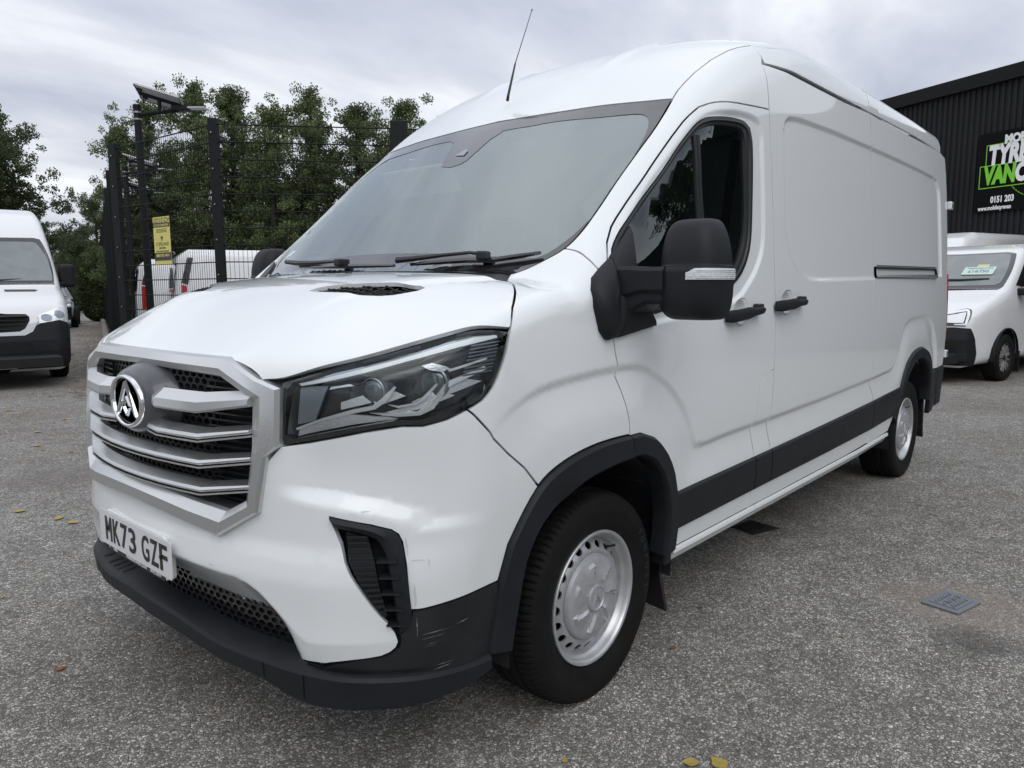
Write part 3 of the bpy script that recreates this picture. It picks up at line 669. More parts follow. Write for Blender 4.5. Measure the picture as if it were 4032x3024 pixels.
# --- roof: cab cap, roof skin with pressed ribs, rail strips
rc2=rc.copy()
panel('roof_cap',W_,van,cat_([(1.65,-.0005,2.06)],hdr[1:],rc2[1:],[(2.358,-.84,2.395),(2.36,-.6,2.4),(2.36,-.3,2.4),(2.36,-.0005,2.4)]),CylX(1.4),.035,sym=True,shrink=.002)
panel('roof_skin',W_,van,[(2.365,-.0005,2.4),(2.365,-.5,2.4),(2.362,-.84,2.36),(2.365,-.865,2.36),(3.0,-.87,2.4),(5.6,-.87,2.4),(5.66,-.6,2.4),(5.68,-.0005,2.4)],CylX(1.4),.08,sym=True,shrink=.001,flange=0)
gz=lambda x: 2.285+.013*min(max((x-2.5),0),2.5)
def rail_poly(x0,x1): 
    xs=np.linspace(x0,x1,12); return cat_([(x,-.93,gz(x)) for x in xs],[(x,-.868,2.42) for x in xs[::-1]])
panel('roof_rail',W_,van,rail_poly(2.328,3.725),CylX(1.4),.022,mirror=True)
panel('roof_rail',W_,van,rail_poly(3.73,5.52),CylX(1.4),.024,mirror=True)
# --- doors and rear quarter
def SL(pts,step=.05): return sp(catmull(pts,step))
bl=[(2.295,2.27),(2.297,2.14),(2.298,2.08)]; bl2=[(2.298,2.075),(2.30,1.86),(2.303,1.63),(2.308,1.45),(2.31,1.27),(2.308,1.1),(2.304,.98)]
bl3=[(2.304,.98),(2.302,.88),(2.30,.81),(2.29,.765),(2.275,.745),(2.295,.69),(2.318,.63),(2.325,.56),(2.322,.50),(2.31,.44),(2.29,.39)]
flp=[(2.304,.98),(2.25,.972),(2.20,.955),(2.165,.92),(2.145,.87),(2.135,.80),(2.128,.762),(2.108,.742),(2.128,.69),(2.145,.63),(2.152,.56),(2.15,.50),(2.14,.44),(2.122,.39)]
slv=[(3.74,2.305),(3.757,2.12),(3.765,1.81),(3.77,1.41),(3.772,1.2),(3.772,.93),(3.76,.83),(3.752,.79),(3.765,.755),(3.82,.70),(3.84,.64),(3.84,.57),(3.83,.48),(3.80,.40)]
da=[(1.15,.862),(1.21,.862),(1.30,.832),(1.38,.77),(1.44,.69),(1.475,.60),(1.49,.52),(1.492,.46),(1.485,.392)]
zs=.392
door_poly=cat_(SL(da),sp([(1.49,zs),(1.8,zs),(2.115,zs)]),SL(flp)[::-1],SL(bl2)[::-1],DTOP[::-1][1:],SL(df)[1:-1])
sealo=[(1.105,1.43),(1.17,1.50),(1.30,1.60),(1.44,1.71),(1.57,1.825),(1.66,1.895),(1.715,1.935),(1.77,1.96),(1.84,1.975),(1.96,1.99),(2.07,1.993),(2.115,1.975),(2.132,1.93),(2.132,1.85),(2.115,1.68),(2.095,1.54),(2.06,1.455),(2.0,1.39),(1.92,1.345),(1.83,1.318),(1.70,1.300),(1.57,1.283),(1.28,1.245),(1.16,1.238),(1.10,1.26),(1.09,1.34)]
glo=[(1.135,1.435),(1.23,1.525),(1.31,1.587),(1.44,1.695),(1.55,1.79),(1.66,1.873),(1.71,1.905),(1.77,1.93),(1.84,1.945),(1.96,1.958),(2.035,1.958),(2.06,1.935),(2.064,1.88),(2.06,1.67),(2.042,1.54),(1.99,1.45),(1.91,1.388),(1.83,1.357),(1.70,1.335),(1.57,1.315),(1.28,1.277),(1.16,1.27)]
SEO=sp(catmull(sealo,.03,True));GLO=sp(catmull(glo,.03,True))
hrec1=[(1.905,1.245),(1.915,1.265),(1.94,1.281),(1.975,1.289),(2.01,1.284),(2.022,1.265),(2.02,1.235),(2.005,1.205),(1.98,1.187),(1.945,1.185),(1.92,1.198),(1.905,1.22)]
hrec2=[(a+.475,b+.028) for a,b in hrec1]
H1=sp(catmull(hrec1,.012,True));H2=sp(catmull(hrec2,.012,True))
door=panel('front_door',W_,van,door_poly,SIDE,.022,holes=[SEO,H1],edge=.013,feats=FS+FW)
sd_poly=cat_(SL(bl3),[],sp([(2.30,zs)])) if False else cat_(SL(bl)[:1],SL(bl),SL(bl2),SL(bl3),sp([(2.8,zs),(3.4,zs),(3.80,zs+.008)]),SL(slv)[::-1],sp([(3.3,gz(3.3)-.008),(2.9,gz(2.9)-.008),(2.5,2.278)]))
sdoor=panel('sliding_door',W_,van,sd_poly,SIDE,.026,holes=[H2],edge=.015,shrink=.0038,feats=FS+FR)
panel('fuel_flap',W_,van,cat_(SL(flp),sp([(2.2,zs)]),SL(bl3)[::-1][:-1]),SIDE,.02,feats=FS)
ra=[(4.34,.50),(4.40,.66),(4.45,.775),(4.50,.83),(4.60,.88),(4.71,.905),(4.85,.912),(4.95,.90),(5.06,.87),(5.15,.82),(5.22,.755),(5.262,.70)]
panel('rear_quarter',W_,van,cat_(SL(slv),sp([(3.83,zs),(4.15,.405),(4.24,.41)]),SL(ra),sp([(5.45,.71),(5.66,.715)]),[(5.735,-.95,.72),(5.745,-.95,1.2),(5.745,-.93,1.7),(5.73,-.90,2.1),(5.68,-.89,2.30),(5.52,-.93,2.318)],sp([(5.0,2.312),(4.4,2.304),(4.0,2.30)])),Lin((-.32,.947,0)),.028,shrink=.0038,edge=.02,feats=FS+FR)
# plain far flank
far=[(1.15,.862),(1.49,.5),(1.49,zs),(3.3,zs),(4.24,zs),(4.34,.50),(4.40,.66),(4.5,.83),(4.71,.905),(4.95,.9),(5.15,.82),(5.262,.70),(5.66,.715),(5.70,1.5),(5.66,2.25),(5.0,2.30),(3.0,2.29),(2.30,2.28),(2.298,2.075)]
pf=cat_(sp(far[:1]),sp(da)[1:],sp(far[2:-1]),sp([(2.30,2.07)]),DTOP[::-1],SL(df)[1:-1])
o=panel('offside_body_panel',W_,van,pf,SIDE,.06,flange=0,holes=[SEO]); o.scale=(1,-1,1)
o=panel('side_window',M['sideglass'],van,SEO,SIDE,.08,off=-.01,shrink=0,flange=0); o.scale=(1,-1,1)
panel('rear_door',W_,van,[(5.8,-.0005,2.42),(5.8,-.80,2.35),(5.79,-.885,2.2),(5.79,-.93,1.5),(5.79,-.945,.72),(5.79,-.945,.5),(5.8,-.0005,.5)],Lin((-1,0,0)),.09,sym=True,flange=0,shrink=0)
strip('tail_lamp',M['red'],van,[(5.72,-.955,.95),(5.72,-.95,1.42)],[(5.785,-.90,.95),(5.785,-.895,1.42)],[(0,0),(.1,.012),(.9,.012),(1,0)],n=6,mirror=True)
for z,y in((1.95,-.955),(.80,-.99)):
    g=MB(); g.box((5.80,y,z),(.075,.035,.058)); g.build('door_hinge',W_,van,bevel=.006)
    g=MB(); g.box((5.80,y-.0185,z),(.045,.004,.036)); g.build('hinge_plate',M['rawmetal'],van)
# handle bowls and pulls
FEATH=[(1.962,1.237),(2.437,1.265)]
def fcup(P): 
    v=f(P)
    for cx,cz in FEATH:
        r=np.sqrt(((P[...,0]-cx)/.062)**2+((P[...,2]-cz)/.055)**2); v=v+.034*(1-sst(.25,1.0,r))
    return v
for H,(x0,x1,z0,z1) in((H1,(1.80,2.135,1.222,1.243)),(H2,(2.275,2.61,1.252,1.268))):
    dd=door if H is H1 else sdoor
    panel('handle_recess',W_,dd,H,SIDE,.007,shrink=-.0005,flange=0,ff=fcup)
    g=MB();rows=[]
    for t in np.linspace(0,1,15):
        x=x0+.012+(x1-x0-.02)*t; z=z0+(z1-z0)*t
        hgt=.0245*(1-.35*sst(.45,.75,t)) *(1-.5*sst(.93,1,t)-.15*sst(.06,0,t)); out=.036*(sst(-.03,.12,t))*(1-.25*sst(.85,1.02,t)); yb=-1.0225
        thick=out*(1-.55*sst(.35,.5,t)*(1-sst(.88,.95,t)))
        rows.append([(x,yb-out,z+hgt*.55),(x,yb-out*1.04,z),(x,yb-out,z-hgt*.8),(x,yb-out*.8,z-hgt),(x,yb-out+thick,z-hgt*.9),(x,yb-out+thick,z+hgt*.7),(x,yb-out*.8,z+hgt)])
    g.loft(rows); g.build('door_handle',M['plastic'],dd,auto=50)
    g=MB(); g.box(((x1-.035),-1.03,z1+.004),(.05,.03,.04)); g.build('handle_mount',M['plastic2'],dd,bevel=.006)
# window seal, glass, divider
strip('window_seal',M['seal'],door,SEO,GLO,[(0,-.004),(.06,.006),(.45,.008),(.55,.001),(.62,.004),(.93,.002),(1.0,-.012)],n=150,closed=True)
gl=panel('window_glass',M['sideglass'],door,GLO,SIDE,.05,off=-.009,shrink=-.004,flange=0)
DV=sp([(1.690,1.30),(1.684,1.50),(1.680,1.70),(1.680,1.89)]);DV2=DV.copy()+np.array([.042,0,0])
strip('window_divider',M['seal'],door,DV,DV2,[(0,-.010),(.05,-.002),(.45,-.002),(.5,-.006),(.55,-.001),(.95,-.001),(1,-.010)],n=8)
# --- sill and side mouldings
def zline(xs,a): return sp([(x,a(x)) for x in xs])
mt=lambda x: np.interp(x,[1.47,2.3,3.0,3.83,4.4],[.603,.617,.632,.655,.678]); mbz=lambda x: np.interp(x,[1.5,2.3,3,3.83,4.4],[.46,.468,.472,.482,.503])
MP=[(-.02,-.006),(.0,.004),(.05,.011),(.5,.014),(.95,.011),(1.0,.004),(1.02,-.006)]
for a0,a1,b0,b1,dd in((1.475,2.143,1.493,2.147,door),(2.150,2.318,2.154,2.316,None),(2.326,3.836,2.324,3.828,sdoor),(3.843,4.395,3.836,4.335,None)):
    strip('side_moulding',M['plastic'],dd or van,zline(np.linspace(a0,a1,20),mt),zline(np.linspace(b0,b1,20),mbz),MP,n=20)
sil=[(0,-.004),(.08,.006),(.30,.009),(.42,.001),(.55,-.002),(1,-.012),(1.3,-.05)]
strip('sill',W_,van,sp([(x,.388) for x in np.linspace(1.48,2.20,16)]),sp([(x,.335) for x in np.linspace(1.48,2.20,16)]),sil,n=16,mirror=True)
strip('sill',W_,van,sp([(x,.388+.012*sst(3.6,4.2,np.array(x))) for x in np.linspace(2.205,4.24,30)]),sp([(x,.335+.012*sst(3.6,4.2,np.array(x))) for x in np.linspace(2.205,4.20,30)]),sil,n=30,mirror=True)
# sliding-door track on the rear quarter
strip('door_track',M['inner'],van,sp([(x,1.448+.008*(x-3.78)) for x in np.linspace(3.785,5.30,16)]),sp([(x,1.382+.008*(x-3.78)) for x in np.linspace(3.785,5.30,16)]),[(0,.0),(.05,.012),(.18,.012),(.22,-.006),(.78,-.006),(.82,.014),(.95,.014),(1,.0)],n=16)
strip('track_trim',M['silver'],van,sp([(x,1.392+.008*(x-3.78)) for x in np.linspace(3.79,5.29,10)]),sp([(x,1.378+.008*(x-3.78)) for x in np.linspace(3.79,5.29,10)]),[(0,.014),(.1,.017),(.9,.017),(1,.012)],n=10)
strip('track_trim',M['silver'],van,sp([(x,1.456+.008*(x-3.78)) for x in np.linspace(3.79,5.29,10)]),sp([(x,1.448+.008*(x-3.78)) for x in np.linspace(3.79,5.29,10)]),[(0,.010),(.1,.014),(.9,.014),(1,.010)],n=10)
# --- wheel arch trims
AP=[(-.01,-.008),(.0,.006),(.10,.016),(.86,.022),(.95,.016),(1.0,.0),(1.0,-.05)]
fo_=np.array(TR['farch_out']);fi_=np.array(TR['farch_in'])
fo_=catmull(np.vstack([fo_[1:]]),.03); fi_=catmull(np.vstack([[(.622,-.965,.33)],fi_[1:]]),.03)
fo2=catmull(np.vstack([[(.535,-.97,.345)],np.array(TR['farch_out'])[1:]]),.03)
strip('arch_trim',M['plastic'],van,fo2,fi_,AP,n=44,mirror=True)
do_=SL(da); di_=SL([(1.16,.79),(1.22,.785),(1.285,.757),(1.345,.70),(1.385,.63),(1.408,.54),(1.412,.46),(1.405,.385)])
strip('arch_trim',M['plastic'],door,do_,di_,AP,n=34)
ro_=SL(ra); ri_=SL([(4.345,.47),(4.41,.59),(4.47,.67),(4.53,.74),(4.62,.80),(4.74,.835),(4.86,.84),(4.95,.825),(5.04,.795),(5.11,.745),(5.165,.68),(5.19,.60)])
ro_=SL([(4.31,.49)]+ra+[(5.275,.60),(5.28,.50)]); ri_=SL([(4.35,.44),(4.41,.59),(4.47,.67),(4.53,.74),(4.62,.80),(4.74,.835),(4.86,.84),(4.95,.825),(5.04,.795),(5.11,.745),(5.165,.68),(5.20,.60),(5.205,.50)])
strip('arch_trim',M['plastic'],van,ro_,ri_,AP,n=44,mirror=True)
panel('rear_bumper_corner',M['plastic'],van,cat_(sp([(5.265,.70),(5.45,.705),(5.66,.71)]),[(5.76,-.93,.72),(5.77,-.93,.42)],sp([(5.62,.42),(5.45,.40),(5.29,.385),(5.285,.5)])),Lin((-.45,.893,0)),.04,off=.012,flange=.03,mirror=True)
# --- bumper skin
frz=CylZ()
fang=S_('fang_vent',step=.03)
bump=cat_([(.0,-.0005,.76),(.03,-.318,.73),(.055,-.44,.72),(.09,-.565,.79),(.115,-.595,.90),(.137,-.634,.945)],np.array(TR['hl_out'])[14:21][::-1],fb,fo[::-1][-1:][:0],
  [p for p in catmull(fo_,.03)[::-1] if .55<p[2]<.785],S_('whiteblack'),np.array(TR['vent_out'])[:7][::-1],fang[fang[:,2]>0][2:],[(.155,-.76,.388),(.125,-.70,.385)],
  np.array(TR['fang_left'])[1:],[(.03,-.2,.505),(.03,-.0005,.505)])
def yz3(pl):
    q=np.array([(a,b) for a,b in pl],float); O=np.stack([q[:,0]*0-.6,-q[:,0],q[:,1]],-1); return fsolve(O,np.tile([1.,0,0],(len(q),1)),f)
CR3=yz3([(.90,.452),(.85,.452),(.78,.447),(.72,.445),(.69,.462),(.64,.505),(.58,.555),(.54,.575),(.50,.585),(.24,.592),(.0,.592)]); SH3=yz3([(.89,.765),(.85,.785),(.77,.803),(.70,.81),(.55,.825)])
mir=lambda P: P*np.array([1,-1,1.])
BF_=[(CR3,[-.012,-.005,0,.005,.012],.012),(mir(CR3),[-.012,-.005,0,.005,.012],.012),(SH3,[-.02,-.01,0,.008,.016,.024,.032],.014),(mir(SH3),[-.02,-.01,0,.008,.016,.024,.032],.014)]
bumper=panel('front_bumper',W_,van,bump,frz,.015,sym=True,edge=.010,flange=.02,feats=BF_)
cb=np.array(TR['vent_out'])
# dark lower corner
fvt=np.array(TR['fang_vent'])
corner=cat_(S_('whiteblack'),[(.305,-.915,.50)],[p for p in fvt[8:14]],[(.155,-.78,.388),(.14,-.74,.37),(.14,-.74,.31),(.20,-.83,.30),(.33,-.925,.295),(.45,-.96,.30),(.52,-.968,.318),(.545,-.973,.36),(.562,-.98,.49)])
panel('bumper_corner',M['scuffed'],van,corner,CylZ(),.022,off=.004,flange=.03,mirror=True)
# --- side intake: surround, ribbed blank, fins
for s in(1,-1):
    g=empty('side_intake',parent=bumper); g.scale=(1,s,1)
    vo=np.array(TR['vent_out']); 
    inner=np.array([(.192,-.79,.742),(.235,-.84,.728),(.252,-.862,.715),(.262,-.872,.69),(.272,-.88,.63),(.283,-.89,.52),(.288,-.893,.47)])
    strip('intake_surround',M['plastic'],g,catmull(vo[:8],.03),catmull(inner,.03),[(-.02,-.004),(.02,.010),(.35,.016),(.9,.006),(1,-.004),(1.02,-.05)],n=30)
    bk=cat_([(.19,-.785,.745),(.25,-.86,.73),(.285,-.895,.60),(.30,-.91,.46),(.27,-.87,.47),(.21,-.83,.60),(.185,-.80,.68)])
    panel('intake_back',M['inner'],g,bk,CylZ(),.05,off=-.055,shrink=-.01,flange=0)
    vg=np.array([(.195,-.80,.735),(.235,-.845,.722),(.243,-.862,.66),(.255,-.872,.58),(.268,-.882,.515),(.262,-.872,.508),(.222,-.844,.576),(.203,-.82,.635),(.196,-.808,.66)])
    panel('ribbed_blank',M['plastic2'],g,vg,CylZ(),.02,off=-.012,shrink=.002,flange=.03)
    q=CylZ(); q2=q.to2(vg)
    for k in range(14):
        z=.722-.0148*k
        a=np.linspace(q2[:,0].min(),q2[:,0].max(),60); ins=a[inside(np.stack([a,a*0+z],-1),q2)]
        if len(ins)<4: continue
        ins=ins[1:-2]; O,D=q.ray(np.stack([ins,ins*0+z],-1)); P=fsolve(O,D,f); _,G=onf(P,1); P=P-G*.007
        mb=MB(); mb.tube(list(P),.0042,5); mb.build('rib',M['plastic2'],g)
    for k in range(5):
        z=.665-.042*k; xx=.275+.004*k; mb=MB(); mb.box((xx,-.876-.003*k,z),(.055,.05,.004),rz=.7); mb.build('fin',M['plastic2'],g)
# --- splitter lip
cr_=[(.030,0,.402),(.034,-.16,.400),(.053,-.395,.378),(.093,-.62,.375),(.13,-.735,.372),(.19,-.83,.365),(.31,-.925,.355),(.44,-.968,.345),(.535,-.985,.345)]
lo_=[(.034,0,.338),(.038,-.16,.337),(.055,-.395,.322),(.086,-.565,.312),(.112,-.66,.286),(.135,-.73,.280),(.195,-.825,.276),(.315,-.925,.276),(.445,-.970,.286),(.535,-.985,.305)]
cr_=np.array(cr_);lo_=np.array(lo_);cr_=resamp(catmull(cr_,.02),46);lo_=resamp(catmull(lo_,.02),46)
def full(P): Q=P[::-1].copy();Q[:,1]*=-1;return np.vstack([Q,P[1:]])
rows=[]
for i in range(46):
    a,b=cr_[i],lo_[i]; t=i/45
    nrm=(cr_[min(i+1,45)]-cr_[max(i-1,0)]);nrm=np.array([nrm[1],-nrm[0],0]);nrm/=np.linalg.norm(nrm)  # outward
    if nrm[0]>0 and i<20: nrm=-nrm
    if i>=20 and nrm[1]>0: nrm=-nrm
    inn=-nrm; dep=.15*(1-sst(.45,.62,t))+.03
    rows.append([a+inn*dep+np.array([0,0,.012*(1-t)]),a+inn*dep*.4+np.array([0,0,.010]),a+inn*.022+np.array([0,0,.003]),a+inn*.006-np.array([0,0,.004]),a*1-np.array([0,0,.014]),b*.97+a*.03+inn*.0,b+inn*.006-np.array([0,0,.006]),b+inn*.02-np.array([0,0,.009]),b+inn*dep-np.array([0,0,.004])])
rows=np.array(rows); R2=rows[::-1].copy(); R2[:,:,1]*=-1; rows=np.vstack([R2[:-1],rows])
mb=MB(); mb.loft([list(map(tuple,r)) for r in rows],closed=True); mb.build('bumper_lip',M['plastic'],van,auto=24)
# --- lower opening with hex mesh
mb=MB()
for s in(1,-1): pass
ys=np.linspace(-.72,.72,25); xo=lambda y:.10+.20*y*y
V=[];F_=[]
for z in(.37,.53): V+=[(xo(y)+.02,y,z) for y in ys]
F_=[(i,i+1,i+26,i+25) for i in range(24)]
mb.add(V,F_); lower=mb.build('lower_grille',M['inner'],van)
def hexmesh(name,parent,m,xf,y0,y1,z0,z1,r,th,depth,keep=lambda y,z:True,sx=1.6):
    mb=MB(); dy=r*math.sqrt(3)*sx; dz=r*1.5; row=0; z=z0
    while z<z1:
        y=y0+(dy/2 if row%2 else 0)
        while y<y1:
            if keep(y,z):
                V=[];F_=[]
                for q,rr,dd in((0,r*.97,0),(1,r*(1-th),0),(2,r*(1-th)*.96,depth)):
                    for k in range(6):
                        a=math.pi/6+k*math.pi/3; yy=y+rr*math.cos(a)*sx; V.append((xf(yy)+dd,yy,z+rr*math.sin(a)))
                for k in range(6):
                    j=(k+1)%6; F_.append((k,j,6+j,6+k)); F_.append((6+k,6+j,12+j,12+k))
                mb.add(V,F_)
            y+=dy
        z+=dz;row+=1
    o=mb.build(name,m,parent); o['kind']='stuff'; return o
hexmesh('mesh_cells',lower,M['gloss'],lambda y:xo(y),-.70,.70,.385,.515,.0115,.28,.010)
# washer/tow cap on bumper
fg=np.array(TR['foglamp']); strip('tow_cover',W_,bumper,np.vstack([fg,fg[:1]]),np.vstack([fg,fg[:1]])*0+fg.mean(0),[(0,.0),(.03,.004),(.08,.004),(.10,.002),(1,.004)],n=24)
# paint chips and scratches on bumper edge and scrapes on the corner
rnd=random.Random(4)
def mark(name,m,p0,p1,w,parent,off=.0012,n=9,jag=.5):
    P=np.linspace(p0,p1,n)+0.; P,G=onf(P); A=[];B=[]
    for i,p in enumerate(P):
        t=p1 if False else (np.array(p1)-np.array(p0)); t=t/np.linalg.norm(t); b=np.cross(G[i],t); ww=w*math.sin(math.pi*(i+.15)/(n-.7))*(1-jag*rnd.random())
        A.append(p+G[i]*off+b*ww);B.append(p+G[i]*off-b*ww*rnd.random())
    V=A+B; F_=[(i,i+1,n+i+1,n+i) for i in range(n-1)]
    o=mesh_obj(name,V,F_,m,parent,smooth=False); return o
for p0,p1,w_ in(((.315,-.925,.60),(.318,-.927,.535),.0065),((.31,-.92,.66),(.345,-.94,.655),.003),((.30,-.915,.72),(.305,-.918,.67),.004),((.07,-.47,.585),(.085,-.53,.567),.003),((.055,-.40,.60),(.06,-.42,.60),.004),((.35,-.945,.66),(.352,-.945,.635),.003),((.22,-.84,.80),(.24,-.855,.798),.002)):
    mark('paint_chip',M['scratch'],p0,p1,w_,bumper)
bc=[o for o in van.children if o.name.startswith('bumper_corner')][0]
for p0,p1,w_ in(((.33,-.93,.46),(.42,-.955,.465),.0022),((.33,-.93,.448),(.39,-.95,.452),.0018),((.335,-.93,.43),(.375,-.945,.433),.0015),((.335,-.93,.425),(.37,-.945,.426),.001),((.32,-.925,.51),(.322,-.925,.455),.0025),((.30,-.915,.335),(.36,-.94,.345),.005),((.36,-.94,.352),(.41,-.955,.36),.003),((.37,-.945,.365),(.42,-.957,.368),.002),((.42,-.955,.468),(.46,-.963,.475),.0025)):
    mark('scrape_mark',M['scrape'],p0,p1,w_,bc,off=.0055,jag=.8)
for p0,p1 in(((.31,-.92,.50),(.30,-.915,.31)),((.23,-.86,.375),(.225,-.855,.30))):
    pass
# rain streaks lying on the lip
mbk=[o for o in van.children if o.name=='bumper_lip'][0]
for y0,w0 in((-.585,.0035),(-.70,.003),(.53,.006),(.44,.006),(.40,.005),(.34,.004),(.29,.004)):
    i=int(np.argmin(abs(cr_[:,1]+abs(y0)))); a=cr_[i]*np.array([1,1 if y0<0 else -1,1]);b=lo_[i]*np.array([1,1 if y0<0 else -1,1])
    nx=np.array([-1,-.25 if y0<0 else .25,0])*.0012
    V=[a+(0,-w0,.001)+nx,a+(0,w0,.001)+nx,b+(0,w0*.7,.006)+nx,b+(0,-w0*.6,.008)+nx]
    V=[a+nx+np.array((-.0,-w0,-.012)),a+nx+np.array((-.0,w0,-.012)),b+nx+np.array((0,w0*.7,.006)),b+nx+np.array((0,-w0*.6,.010))]
    mesh_obj('water_streak',V,[(0,1,2,3)],M['wet'],mbk,smooth=False)
    if y0>0:
        c_=a+np.array([.10,0,.0135]); V=[a+np.array((.02,-w0,.0055)),a+np.array((.02,w0,.0055)),c_+np.array((0,w0*2.5,0)),c_+np.array((0,-w0*2,0))]
        mesh_obj('water_streak',V,[(0,1,2,3)],M['wet'],mbk,smooth=False)
# --- headlights
for s in(1,-1):
    h=empty('headlight',parent=van); h.scale=(1,s,1)
    HO=np.array(TR['hl_out']); HO=HO[:-1]
    out_=cat_(catmull(HO[:8],.03),catmull(HO[8:21],.03),HO[21:])
    # the lamp sits proud of the wing by a lip; tray behind it
    panel('lamp_tray',M['lampdark'],h,out_,CylZ(),.03,off=-.050,shrink=-.004,flange=0)
    inn=np.array(TR['hl_lens'])

    # bezel ring: outer outline to lens outline, cut as one sheet
    panel('lamp_bezel',M['gloss'],h,out_,CylZ(),.012,off=-.004,shrink=.003,flange=.03,holes=[inn*1.0],edge=.01)
    panel('lamp_lens',M['lens'],h,out_,CylZ(),.03,off=-.0015,shrink=.003,flange=0)
    def lp(name,key,m,off,st=.012,fl=.010): return panel(name,m,h,np.array(TR[key]),CylZ(),st,off=off,shrink=0,flange=fl)
    lp('light_guide','hl_drl',M['lightbar'],-.014)
    LT=np.array(TR['hl_lens'])[1:7]*1.0; DT=np.array(TR['hl_drl'])[:6]; panel('light_guide_housing',M['lampgrey'],h,np.vstack([LT,DT[::-1]]),CylZ(),.012,off=-.020,shrink=.001,flange=.006)
    lp('indicator_box','hl_box',M['lampgrey'],-.030)
    lp('reflector','hl_inner',M['lampmid'],-.044)
    lp('lower_reflector','hl_clear',M['lampsilver'],-.024)
    lp('chrome_strip','hl_stripA',M['lampchrome'],-.018,.01,.014)
    lp('chrome_strip','hl_stripB',M['lampchrome'],-.018,.01,.014)
    lp('chrome_strip','hl_stripC',M['lampchrome'],-.016,.01,.010)
    lp('chrome_strip','hl_stripD',M['lampchrome'],-.016,.01,.006)
    lp('reflector_hood','hl_shape',M['lampsilver'],-.018,.01,.012)
    rnd_=random.Random(5)
    for (y,z,dy,dz,ang) in((-.80,1.055,.035,.012,.3),(-.865,1.065,.03,.010,.5),(-.93,1.06,.03,.014,.6),(-.96,1.09,.025,.012,.7),(-.895,1.035,.05,.007,.35),(-.77,1.10,.03,.005,.25)):
        ca_,sa_=math.cos(ang),math.sin(ang); q_=[]
        for u_,v_ in((-1,-1),(1,-1),(.7,1),(-.8,.6)):
            yy_=y-(u_*dy*ca_-v_*dz*sa_); zz_=z+(u_*dy*sa_+v_*dz*ca_); q_.append((-.6,yy_,zz_))
        q_=np.array(q_); pp_=fsolve(q_,np.tile([1.,0,0],(4,1)),f); panel('reflector_facet',M['lampsilver'],h,pp_,CylZ(),.02,off=-.034,shrink=0,flange=.008)
    # two projector lenses
    for (y,z,x,r) in((-.835,1.083,.272,.036),(-.925,1.10,.402,.044)):
        P,G=onf([(x,y,z)]); n_=Vector(G[0]); n_=(n_+Vector((-1.2,0,0))).normalized(); c0=Vector(P[0])-Vector(G[0])*.046
        q=n_.to_track_quat('Z','Y').to_matrix(); mb=MB();rows=[]
        for rr,hh in((r,-.01),(r,.010),(r*.9,.012),(r*.86,.006)):
            rows.append([tuple(c0+q@Vector((rr*math.cos(a),rr*math.sin(a),hh))) for a in np.linspace(0,2*math.pi,28,endpoint=False)])
        mb.loft(rows,closed=True,caps=False); mb.build('projector_ring',M['lampgrey'],h,auto=40)
        mb=MB();rows=[]
        for a_ in np.linspace(0,1.35,7): rows.append([tuple(c0+q@Vector((r*.86*math.cos(a)*math.cos(a_),r*.86*math.sin(a)*math.cos(a_),.003+.012*math.sin(a_)))) for a in np.linspace(0,2*math.pi,28,endpoint=False)])
        mb.loft(rows,closed=True,caps=True); mb.build('projector_lens',M['projlens'],h,smooth=True)
    # louvre ribs at the outer end
    q=CylZ(); 
    for k in range(9):
        z=1.195-.0095*k; A,G=onf(np.linspace((.50-.004*k,-.957,z-.004),(.585-.004*k,-.986,z+.004),8)); A=A-G*.018; mb=MB(); mb.tube(list(A),.0026,4); mb.build('rib',M['lampgrey'],h)
# --- grille
gr=empty('grille',parent=van)
FO=np.array(TR['frame_out']);FI=np.array(TR['frame_in'])
FO=np.array([(.098,-.0,1.155),(.119,-.423,1.151),(.1255,-.563,1.102),(.146,-.633,1.082),(.136,-.634,.942),(.119,-.600,.914),(.103,-.572,.763),(.059,-.440,.684),(.035,-.318,.700),(.02,-.16,.712),(.018,0,.716)])
FO[:3]=onf(bfront)[0][[0,2,3]]; FO[0,1]=0
FI=np.array([(.085,-.0,1.112),(.091,-.426,1.106),(.105,-.505,1.071),(.112,-.543,1.046),(.103,-.544,.931),(.101,-.543,.899),(.092,-.528,.792),(.074,-.462,.758),(.045,-.318,.770),(.035,-.16,.778),(.03,0,.780)])
def mirrorring(P): Q=P[1:-1][::-1].copy();Q[:,1]*=-1; return np.vstack([P,Q])
def segd(P,Q,n_):
    A=[];B=[]
    for i in range(len(P)):
        j=(i+1)%len(P); k=max(2,int(np.linalg.norm(P[j]-P[i])/.04))
        for t in range(k): A.append(P[i]+(P[j]-P[i])*t/k);B.append(Q[i]+(Q[j]-Q[i])*t/k)
    return np.array(A),np.array(B)
FO[1:4,2]+=.007; FO[0,2]+=.004
FO=np.insert(FO,1,[.6*FO[0]+.4*FO[1]+(-.006,0,0)],0); FI=np.insert(FI,1,[.6*FI[0]+.4*FI[1]+(-.006,0,0)],0)
FO[0,0]-=.004;FI[0,0]-=.004
def ring_frame(name,m,par,FO,FI,prof,auto=18):
    A=mirrorring(FO);B=mirrorring(FI); rows=[]
    for k in range(len(A)):
        y=.5*(A[k,1]+B[k,1]); n_=np.array([-1,.5*y,.06]); n_/=np.linalg.norm(n_)
        rows.append([tuple(A[k]*(1-t)+B[k]*t+n_*o) for t,o in prof])
    mb=MB(); mb.loft([*rows,rows[0]],closed=False,caps=False)
    o=mb.build(name,m,par,auto=auto)
    import bmesh
    b=bmesh.new();b.from_mesh(o.data);bmesh.ops.remove_doubles(b,verts=b.verts,dist=1e-6);bmesh.ops.recalc_face_normals(b,faces=b.faces)
    # outward check
    b.to_mesh(o.data);b.free(); o.data.set_sharp_from_angle(angle=R_(auto)); return o
